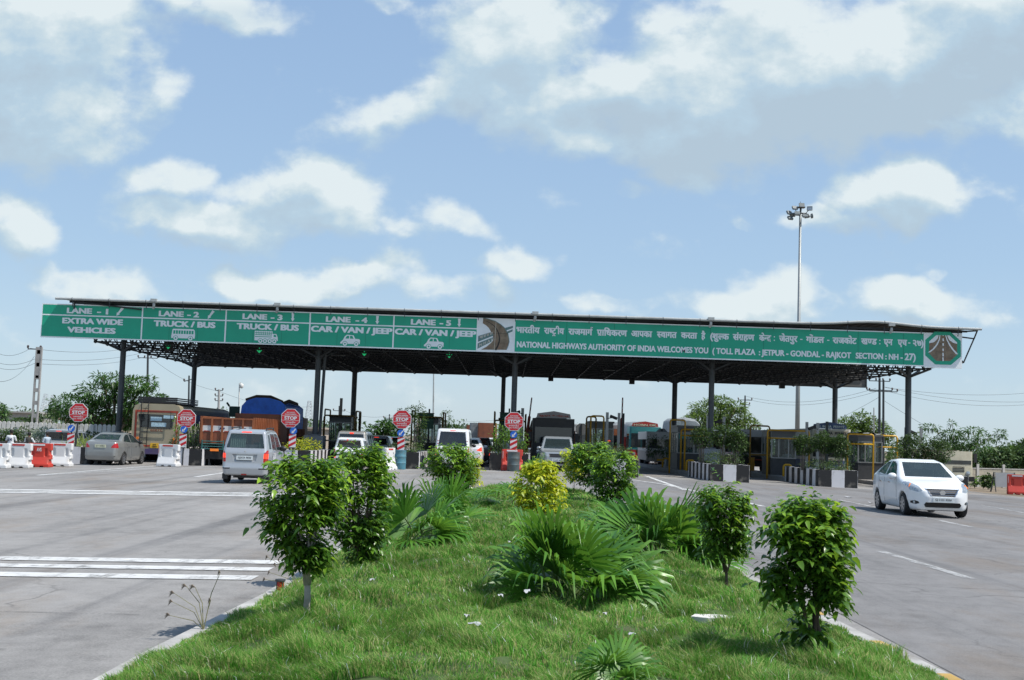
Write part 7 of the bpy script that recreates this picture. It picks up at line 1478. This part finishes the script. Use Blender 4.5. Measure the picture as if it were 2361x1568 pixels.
ground_bush('rounded green bush at the left picture edge below the palisade', 73, 30, [(10, 1003, 30, 15), (55, 1000, 40, 14), (30, 1010, 40, 16)], 2000, HEDGE); ground_bush('white flowering bush below the palisade wall', 72, 108, [(105, 997, 30, 12), (130, 1002, 22, 11), (95, 1012, 36, 14)], 1700, leaf_mat('white_blossom_leaf', (.10, .16, .07), (.62, .66, .55), .6, .3), .13, 'flowering_bush'); ground_bush('low bushes right of the flowering one, behind the reeds', 71, 178, [(165, 1010, 30, 12), (215, 1004, 26, 9), (235, 1012, 22, 12)], 1100, HEDGE)
ground_bush('weeds at the foot of the brick wall', 70, 2262, [(2262, 1108, 22, 9), (2240, 1112, 16, 6), (2300, 1108, 18, 7)], 520, FICUS2, .16, 'weed_patch'); ground_bush('broad leaved weed by the board stand', 66, 2278, [(2276, 1108, 13, 12)], 260, HEDGE, .2, 'weed_patch')
def tree_belt(name, label, Y, x0, x1, hmin, hmax, count, lf, leaf):
    """far wood that reads as one mass"""
    rg = np.random.default_rng(int(Y)); P = []; xs = rg.uniform(x0, x1, 260); hs_ = rg.uniform(hmin, hmax, 260) * (.7 + .5 * np.sin(xs * .05) ** 2); i = rg.integers(0, 260, count); d = unit(rg.normal(size=(count, 3))); P = np.stack([xs[i] + d[:, 0] * hs_[i] * .8, Y + rg.uniform(-12, 12, 260)[i] + d[:, 1] * 3, hs_[i] * .5 + d[:, 2] * hs_[i] * .5 - .5], 1)
    L = rg.uniform(.7, 1.4, count) * leaf; V, F = leaves(P, d + rg.normal(0, .4, d.shape), L, L * .6, rg, .2, broad=False); return tag(mesh_np(name, V, F, lf), label, 'woodland', kind='stuff')
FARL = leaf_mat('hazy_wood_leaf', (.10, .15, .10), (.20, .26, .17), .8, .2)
tree_belt('woodland', 'pale far scrub and trees along the horizon', 430, -330, 330, 3, 8, 26000, FARL, 1.1)
tree_belt('scrub', 'low green scrub on the left plain beyond the wall', 190, -140, -22, 1.5, 3.6, 9000, TREE3, .6); tree_belt('scrub', 'low green scrub on the right plain beyond the booths', 170, 22, 130, 1.5, 4.2, 11000, TREE3, .6)

# --- walls and small buildings
M_WALLW = mat('palisade_white', (.60, .59, .55), .85, var=.12, scale=1.5, dirt=(.34, .32, .26), dirt_amt=.7)
xa, xb = at(-40, 1000, 80).x, at(262, 1000, 80).x; t = thing('palisade_wall', 'white precast wall with round topped pickets on the left', 'wall', ((xa + xb) / 2, 80, -.54)); s = MB(); zt0 = at(100, 974, 80).z
for i, x in enumerate(np.arange(xa, xb, .30)):
    s.prism([(x + .02, -.6), (x + .27, -.6), (x + .27, zt0 - .12)] + [(x + .145 + .125 * math.cos(a), zt0 - .12 + .125 * math.sin(a)) for a in np.linspace(.3, math.pi - .3, 6)] + [(x + .02, zt0 - .12)], lambda u, v, d: (u, d, v), 80, 80.06)
s.build('picket', M_WALLW, t, world=True); s = MB(); s.box(xa, xb, 80.062, 80.12, -.6, zt0 - .42); s.box(xa, xb, 79.95, 79.998, zt0 - .62, zt0 - .52); s.build('rail', M_WALLW, t, world=True); s = MB()
for x in np.arange(xa, xb, 2.4): s.box(x - .09, x + .09, 79.86, 79.94, -.6, zt0 - .05)
s.build('post', M_WALLW, t, world=True)
def house(label, px0, px1, yt, Y, m, slab=None, depth=6, door=True):
    a, b = at(px0, yt, Y), at(px1, yt, Y); g = gz(a.x); t = thing('small_building', label, 'building', ((a.x + b.x) / 2, Y, g)); w = (b.x - a.x) / 2; H = (a.z + b.z) / 2 - g; s = MB(); s.box(-w, w, 0, depth, -.1, H - .2); s.build('wall', m, t); s = MB(); s.box(-w - .4, w + .4, -.4, depth + .4, H - .2, H); s.build('roof', slab or m, t)
    if door:
        for k in (-.5, .3): s = MB(); s.box(w * k, w * k + .9, -.03, -.002, 1.0, 2.0); s.build('window', M_DOOR, t)
    return t
M_PLAS = mat('plaster_beige', (.36, .30, .24), .9, var=.15, dirt=(.22, .17, .13), dirt_amt=.5)
house('flat roofed beige building behind the palisade wall, water tank on top', 148, 262, 966, 104, M_PLAS, mat('slab_red', (.30, .20, .15), .9, var=.2)); house('pale grey shed with a low roof at the far left', -20, 78, 948, 150, mat('shed_grey', (.34, .33, .31), .9, var=.15)); house('low pale building seen left under the silver hatchback sign', 690, 742, 985, 140, M_PLAS)
p = at(122, 966, 105); t = thing('water_tank', 'black ribbed water tank on the beige building roof', 'tank', p); s = MB(); pr = [(.02, 0), (.5, 0)]
for k in range(5): pr += [(.52, .06 + .16 * k), (.48, .14 + .16 * k)]
pr += [(.45, .85), (.2, .95), (.18, 1.0)]; s.lathe(pr, n=20); s.build('shell', M_BLACK, t, angle=40); s = MB(); s.tube([(-.9, 0, 0), (-.9, 0, 1.1), (-.2, 0, 1.15)], .03, 5); s.build('pipe', M_WALLW, t)
def brick_mat():
    m = bpy.data.materials.new('block_wall'); m.use_nodes = True; t = m.node_tree; b = t.nodes['Principled BSDF']; b.inputs['Roughness'].default_value = .9; tcn = nnode(t, 'ShaderNodeTexCoord'); sp = nnode(t, 'ShaderNodeSeparateXYZ'); t.links.new(tcn.outputs['Object'], sp.inputs[0]); cb2 = nnode(t, 'ShaderNodeCombineXYZ'); t.links.new(mathn(t, 'ADD', sp.outputs[0], sp.outputs[1]), cb2.inputs[0]); t.links.new(sp.outputs[2], cb2.inputs[1])
    br = nnode(t, 'ShaderNodeTexBrick'); t.links.new(cb2.outputs[0], br.inputs['Vector']); br.inputs['Scale'].default_value = 1; br.inputs['Brick Width'].default_value = .45; br.inputs['Row Height'].default_value = .2; br.inputs['Mortar Size'].default_value = .012; br.inputs['Color1'].default_value = (.40, .36, .28, 1); br.inputs['Color2'].default_value = (.32, .29, .23, 1); br.inputs['Mortar'].default_value = (.24, .22, .19, 1); t.links.new(br.outputs[0], b.inputs['Base Color']); return m
a, b = at(2150, 1078, 74), at(2460, 1088, 79); t = thing('block_wall', 'pale concrete block boundary wall at the far right', 'wall', (a.x, 74, gz(30))); L = (Vector((b.x, 79, 0)) - Vector((a.x, 74, 0))); t.rotation_euler.z = math.atan2(L.y, L.x); s = MB(); s.box(0, L.length, 0, .2, -.2, a.z - gz(30)); s.build('wall', brick_mat(), t); s = MB(); s.box(-.02, L.length, -.03, .23, a.z - gz(30), a.z - gz(30) + .05); s.build('coping', M_CONC, t)
for k in range(5): s = MB(); s.box(2.2 * k + 1.4, 2.2 * k + 1.6, -.06, -.001, -.2, a.z - gz(30) + .3); s.build('pier', M_CONC, t)
xa, xb = at(-30, 1000, 62).x, at(105, 1000, 62).x; t = thing('low_wall', 'dark low wall behind the men at the left barriers', 'wall', ((xa + xb) / 2, 62.3, -.4)); s = MB(); s.box(-(xb - xa) / 2, (xb - xa) / 2, 0, .15, -.2, .82); s.box(-(xb - xa) / 2 - .05, (xb - xa) / 2 + .05, -.03, .18, .82, .9); s.build('wall', mat('dark_wall', (.06, .062, .062), .85, var=.2), t)
# --- board stand at the right
g = G(2315, 1135); t = thing('board_stand', 'blank grey board on black trestle legs by the right picture edge', 'board stand', (g.x, g.y, gz(g.x))); s = MB()
for x in (-.55, .55): s.tube([(x, -.3, 0), (x, 0, 1.05)], .025, 6); s.tube([(x, .35, 0), (x, 0, 1.05)], .025, 6); s.tube([(x - .25, -.15, 0), (x, -.05, .8)], .02, 6)
s.tube([(-.55, 0, 1.02), (.55, 0, 1.02)], .025, 6); s.build('trestle', M_POST, t); s = MB(); s.box(-.48, .5, -.05, -.02, .28, 1.02); s.build('board', mat('board_pale', (.36, .37, .38), .6, var=.08), t)
s = MB(); s.lathe([(0, -.12), (.10, -.08), (.13, 0), (.10, .08), (0, .12)], (.3, -.25, .12), 10); tag(s.build('boulder', M_CONC, None, smooth=True), 'small round stone ballast at the foot of the board stand', 'stone'); bpy.data.objects['boulder'].location = t.location
# --- poles
M_CPOLE = mat('concrete_pole', (.34, .33, .31), .9, var=.2, scale=2); M_INS = mat('insulator_brown', (.05, .03, .025), .4, var=.2)
def pole(label, px, yt, yb_, Y, r, arms=(), ins=True, m=None, ladder=False, lean=0, name='utility_pole', group='electricity poles'):
    a, b = at(px, yt, Y), at(px, yb_, Y); x = b.x; g = gz(x); H = a.z - g; dx = a.x - x; t = thing(name, label, 'pole', (x, Y, g), 0, group); s = MB()
    if ladder:
        for s_ in (-1, 1): s.box(s_ * r - .05, s_ * r + .05, -.09, .09, 0, H)
        for z in np.arange(.6, H, .9): s.box(-r + .051, r - .051, -.08, .08, z, z + .28)
        s.box(-r + .051, r - .051, -.08, .08, H - 2.2, H)
    else: s.tube([(0, 0, 0), (dx, 0, H)], [r, r * .75], 8)
    s.build('shaft', m or M_CPOLE, t)
    for (z, w, n, tilt) in arms:
        s = MB(); q = dx * (H - z) / H; s.tube([(q - w, 0, H - z - tilt), (q + w, 0, H - z + tilt)], .04, 5); ar = s.build('crossarm', M_POST, t)
        for k in range(n):
            u = -w + 2 * w * k / max(1, n - 1); s = MB(); s.lathe([(.02, 0), (.09, .06), (.05, .1), (.10, .16), (.04, .24)], (q + u, 0, H - z + .03 + tilt * u / w), 8); s.build('insulator', M_INS, ar)
    return t
def wire(label, pts, sag=.5, r=.012):
    s = MB(); P = [Vector(p) for p in pts]
    for a, b in zip(P[:-1], P[1:]): s.tube([a.lerp(b, k / 14) - Vector((0, 0, sag * 4 * (k / 14) * (1 - k / 14))) for k in range(15)], r, 4, cap=False)
    tag(s.build('overhead_wire', M_POST, None), label, 'wire', 'overhead wires')
pole('tall concrete ladder pole at the far left with two insulators', 79, 800, 985, 86, .17, [(.15, .45, 2, 0)], ladder=True)
pole('dark pole with four glass insulators rising behind the feathery tree', 341, 812, 980, 125, .14, [(.6, 1.0, 4, 0), (0, .5, 2, 0)], m=M_POST)
pole('dark pole with a slanted arm beside the second column', 436, 866, 985, 110, .10, [(.4, .45, 2, .15)], m=M_POST); pole('grey concrete pole right of the bus with three pairs of insulators', 505, 898, 985, 130, .16, [(.1, .4, 2, 0), (.7, .4, 2, 0), (1.2, .4, 2, 0)])
pole('small forked pole seen right of the fat column', 782, 936, 1000, 150, .09, [(.6, .7, 2, 0)], m=M_POST); pole('forked pole on the horizon left of the blue drum sign', 898, 955, 1000, 150, .09, [(.5, .7, 3, 0)], m=M_POST); pole('dark forked pole above the bright tree', 1718, 912, 1000, 135, .11, [(.5, .75, 3, .0), (1.0, .5, 2, .0)], m=M_POST)
pole('left one of the twin dark poles behind the canopy end', 2028, 872, 1010, 105, .13, [(.25, .9, 4, 0), (1.05, 1.1, 3, 0)], m=M_POST); pole('right one of the twin dark poles behind the canopy end', 2037, 876, 1010, 105, .12, [(1.0, 1.2, 3, 0)], m=M_POST, lean=4)
pole('thin leaning steel stay pole behind the twin poles', 2015, 940, 985, 104, .06, m=M_CPOLE, group=None); pole('slim tall grey pole above the white van', 1000, 862, 1000, 120, .09, m=M_PIPE, group=None, name='lamp_pole')
pole('slim white pole in front of the blue tarpaulin lorry', 552, 884, 975, 100, .06, m=M_WALLW, group=None, name='camera_pole'); p = at(557, 888, 100); t = thing('dome_camera', 'white dome camera on the slim white pole', 'camera', p); s = MB(); s.lathe([(.0, -.28), (.12, -.24), (.17, -.12), (.17, .05), (.1, .12), (.02, .15)], n=12); s.build('dome', M_WALLW, t, smooth=True); s = MB(); s.tube([(0, 0, .14), (-.1, 0, .2), (-.18, 0, .12)], .03, 5); s.build('arm', M_WALLW, t)
wire('wire sweeping down to the left from the concrete ladder pole', [at(79, 822, 86), at(-30, 872, 70)], .8); wire('upper pair wire from the left edge to the concrete ladder pole', [at(-20, 806, 95), at(70, 803, 86), at(330, 795, 125)], .5); wire('lower wire left of the canopy past the concrete ladder pole', [at(-20, 830, 95), at(79, 828, 90), at(335, 812, 125)], .4); wire('third wire left of the canopy', [at(-20, 842, 95), at(79, 838, 90), at(335, 823, 125)], .4)
wire('wire from the insulator pole to the concrete pole by the bus', [at(345, 822, 125), at(505, 902, 130)], .6); wire('wire from the concrete pole by the bus to behind the fat column', [at(505, 902, 130), at(735, 935, 150)], .8); wire('wire running right from the forked pole on the horizon', [at(782, 940, 150), at(898, 958, 150), at(1175, 965, 160)], .6)
wire('upper wire from the twin poles to the right edge', [at(2036, 892, 105), at(2400, 903, 118)], .5); wire('middle wire from the twin poles to the right edge', [at(2040, 893, 105), at(2400, 925, 110)], .5); wire('lower wire from the twin poles to the right edge', [at(2030, 898, 105), at(2400, 930, 112)], .7); wire('wire left from the twin poles behind the columns', [at(2020, 895, 105), at(1721, 914, 135)], .9); wire('lower wire left from the twin poles behind the columns', [at(2020, 903, 105), at(1721, 920, 135)], .9); wire('stay wire slanting down left of the twin poles', [at(2028, 915, 105), at(1935, 965, 110)], .05); wire('stay wire slanting down right of the twin poles', [at(2040, 925, 105), at(2165, 1000, 100)], .05)
def lattice(label, px, yt, Y, w):
    p = at(px, yt, Y); H = p.z; t = thing('lattice_mast', label, 'mast', (p.x, Y, -.5), 0, 'lattice masts on the horizon'); s = MB(); n = 12
    for i in range(n):
        z0, z1 = H * i / n, H * (i + 1) / n; w0, w1 = w * (1 - .75 * i / n), w * (1 - .75 * (i + 1) / n)
        for sx_, sy_ in ((-1, -1), (1, -1), (1, 1), (-1, 1)): s.tube([(sx_ * w0, sy_ * w0, z0), (sx_ * w1, sy_ * w1, z1)], .07, 4, cap=False)
        s.tube([(-w0, -w0, z0), (w1, -w1, z1)], .05, 4, cap=False); s.tube([(w0, -w0, z0), (-w1, -w1, z1)], .05, 4, cap=False); s.tube([(w1, -w1, z1), (-w1, -w1, z1)], .05, 4, cap=False)
    s.build('lattice', mat('lattice_pale', (.42, .45, .47), .7, var=.05), t)
lattice('pale lattice mast right of the stop sign by the blue tarpaulin', 714, 920, 320, 1.5); lattice('faint lattice pylon behind the feathery tree, left one', 106, 905, 400, 1.8); lattice('faint lattice pylon behind the feathery tree, right one', 122, 908, 420, 1.5)
# --- high mast light
Y = 140; a, b = at(1842.5, 505, Y), at(1837, 985, Y); x = at(1838.5, 985, Y).x; t = thing('high_mast_light', 'tall grey floodlight mast rising behind the canopy', 'light mast', (x, Y, gz(x))); H = at(1845, 490, Y).z - gz(x); dx = 0; s = MB(); s.tube([(0, 0, 0), (0, 0, H * .45), (0, 0, H * .451), (0, 0, H)], [.30, .23, .215, .14], 12); s.build('shaft', M_STEELG if 0 else mat('mast_galvanised', (.26, .28, .28), .5, var=.15, scale=.5, metal=.3), t, smooth=True)
s = MB(); n = 20; s.tube([(.75 * math.cos(2 * math.pi * k / n), .75 * math.sin(2 * math.pi * k / n), H - .2) for k in range(n + 1)], .06, 6)
for k in range(4): s.tube([(0, 0, H - .1), (.75 * math.cos(k * 1.57 + .3), .75 * math.sin(k * 1.57 + .3), H - .2)], .05, 5)
s.tube([(0, 0, H), (0, 0, H + 1.3)], .025, 5); s.box(-.5, .5, -.4, .4, H + .55, H + .62); s.tube([(0, 0, H), (0, 0, H + .6)], .09, 6); s.build('ring', M_STEEL, t)
for k, (u, w, v, rz_, tl) in enumerate(((-1.35, -.2, -.1, .5, .6), (-1.25, -.3, -.75, .4, .7), (-.75, -.4, .45, .2, .7), (-.55, -.8, -.25, -.1, .7), (1.0, -.3, .45, -.4, .2), (1.35, .1, -.35, 1.4, .1), (.35, -.8, -.55, .1, .9), (0, -.6, .75, 0, .4), (.85, .5, -.3, 2.2, .6), (-.8, .6, -.2, 2.6, .6))):
    s = MB(); s.boxr((u, w, H + v), (.62, .22, .46), rz_, ('X', -tl)); fl = s.build('floodlight', mat('flood_grey', (.14, .16, .16), .45, var=.2), t); s = MB(); s.boxr((u - .12 * math.sin(-rz_), w - .13, H + v - .06), (.52, .02, .34), rz_, ('X', -tl)); s.build('lens', M_CLEAR, fl); s = MB(); s.tube([(u, w, H + v - .1), (u * .5, w * .4, H - .2)], .04, 5); s.build('bracket', M_POST, fl)
# --- people at the left barriers
for l_, px, py, face, sh, kw in (('man seen from behind in a white shirt with a number behind the left barriers', 27, 990, 8, mat('white_shirt', (.6, .62, .64), .9), dict(number='14')), ('man in a dark waistcoat over a pale shirt behind the red barrier', 68, 996, -6, mat('white_shirt', (.6, .62, .64), .9), dict(vest=mat('waistcoat_dark', (.05, .045, .04), .9), arms=((.32, .1, .15), (.32, .1, .15)))), ('man in a pale blue shirt left of the parked grey hatchback', 110, 995, 60, mat('blue_shirt', (.38, .45, .52), .9), dict()), ('man half hidden by the reeds left of the bus', 199, 1003, 40, mat('blue_shirt', (.38, .45, .52), .9), dict())):
    Y = 60.3 if px < 150 else 64; p = at(px, py, Y); g = gz(p.x); o = person(l_, (p.x, Y, g), face, sh, mat('trousers_dark', (.03, .032, .045), .9), group='men behind the left barriers', **kw); k = (p.z - g) / 1.83; o.scale = (k, k, k)
# --- on the lawn: kerb lamp, weeds, litter
b = G(645, 1366, .085); t = thing('kerb_lamp', 'red kerb reflector lamp with a dark cap', 'reflector', b); s = MB(); s.lathe([(.042, -.05), (.042, .02)], n=16); s.lathe([(.045, .098), (.048, .105), (.045, .118), (.02, .122)], n=16)
for k in range(4): s.box(.037 * math.cos(k * 1.57 + .8) - .004, .037 * math.cos(k * 1.57 + .8) + .004, .037 * math.sin(k * 1.57 + .8) - .004, .037 * math.sin(k * 1.57 + .8) + .004, .02, .098)
s.build('casing', M_POST, t); s = MB(); s.lathe([(.036, .021), (.036, .097)], n=16); s.build('lens', M_RED, t)
STALK = mat('dry_stalk', (.20, .19, .09), .8, var=.3); SEED = mat('seed_head', (.19, .155, .12), .9, var=.3)
def weed(label, px, py, heads, sc):
    g = G(px, py, .12); x = max(g.x, xl_(g.y) + .06) if g.x < 0 else g.x; b = Vector((x, g.y, mz(x, g.y))); t = thing('seeding_grass', label, 'grass plant', b, 0, 'tall seeding grasses at the kerb'); s, h = MB(), MB()
    for (qx, qy, lx) in heads:
        e = at(qx, qy, b.y) - b; m_ = Vector((e.x * .35, .03, e.z * .62)); s.tube([(0, 0, 0), m_, e], [.0035, .003, .002], 4, cap=False)
        for k in range(4): f = (k - 1.5) * .18; h.tube([e, e + Vector((lx * .3, 0, .008 + f * .03)), e + Vector((lx * .65, 0, -.008 + f * .07))], [.002, .0045, .001], 4)
    s.build('stem', STALK, t); h.build('seed_head', SEED, t)
weed('tall seeding grass stems leaning over the left kerb', 470, 1440, [(430, 1352, -.06), (450, 1354, -.07), (402, 1368, -.06), (398, 1388, -.05), (392, 1419, -.06), (508, 1320, -.03), (486, 1384, -.03)], 1); weed('wispy seeding grass beside the red kerb lamp', 690, 1352, [(618, 1285, -.04), (630, 1302, .04), (622, 1320, -.03), (640, 1292, .03), (612, 1336, -.04)], 1)
LIT = mat('litter_white', (.40, .41, .42), .7, var=.1)
for i, (l_, px, py, w) in enumerate((('white paper scrap on the lawn in front of the big palm, largest one', 1093, 1468, .11), ('small paper scrap just above the largest one', 1075, 1452, .05), ('paper scrap left of the young front palm', 1152, 1432, .05), ('crumpled white wrapper right of the largest scrap', 1213, 1433, .06), ('white scrap in the middle of the lawn', 857, 1363, .05), ('pale scrap below the left kerb palm', 1000, 1278, .05), ('clear plastic cup at the lawn right of the left kerb palm', 1175, 1268, .06), ('white scrap near the largest shrub', 1394, 1447, .04), ('white scrap above the young front palm', 1458, 1452, .07), ('pale scrap by the flat stone', 1745, 1455, .05), ('white scrap at the tall narrow shrub foot', 1595, 1385, .035))):
    b = MGp(px, py); t = MB(); n = 5; rg_ = np.random.default_rng(40 + i); w *= .75; vs = [(b.x + w * (u / (n - 1) - .5), b.y + w * 1.4 * (v / (n - 1) - .5), b.z + .085 + .022 * rg_.random() + .012) for v in range(n) for u in range(n)]; t.add(vs, [(v * n + u, v * n + u + 1, (v + 1) * n + u + 1, (v + 1) * n + u) for v in range(n - 1) for u in range(n - 1)]); tag(t.build('litter', LIT, None, smooth=True), l_, 'litter', 'litter on the lawn')
b = MGp(1642, 1424); s = MB(); s.prism([(-.17, -.05), (-.05, -.12), (.13, -.09), (.19, .03), (.06, .10), (-.12, .08)], lambda u, v, d: (b.x + u, b.y + v, b.z + d), .085, .02); tag(s.build('flat_stone', mat('pale_stone', (.58, .56, .53), .9, var=.15, scale=6, dirt=(.4, .38, .33), dirt_amt=.5), None), 'flat grey stone slab half sunk in the grass on the right', 'stone')
for l_, px, py, w in (('white scrap on the oncoming lane left of the white saloon', 1958, 1148, .25), ('small white scrap on the tarmac near the lane dash', 2008, 1161, .15)):
    g = G(px, py); s = MB(); s.add([(g.x - w / 2, g.y - w, gz(g.x) + .03), (g.x + w / 2, g.y - w * .6, gz(g.x) + .05), (g.x + w / 2, g.y + w, gz(g.x) + .02), (g.x - w / 2, g.y + w * .7, gz(g.x) + .06)], [(0, 1, 2, 3)]); tag(s.build('litter', LIT, None), l_, 'litter', 'litter on the road')
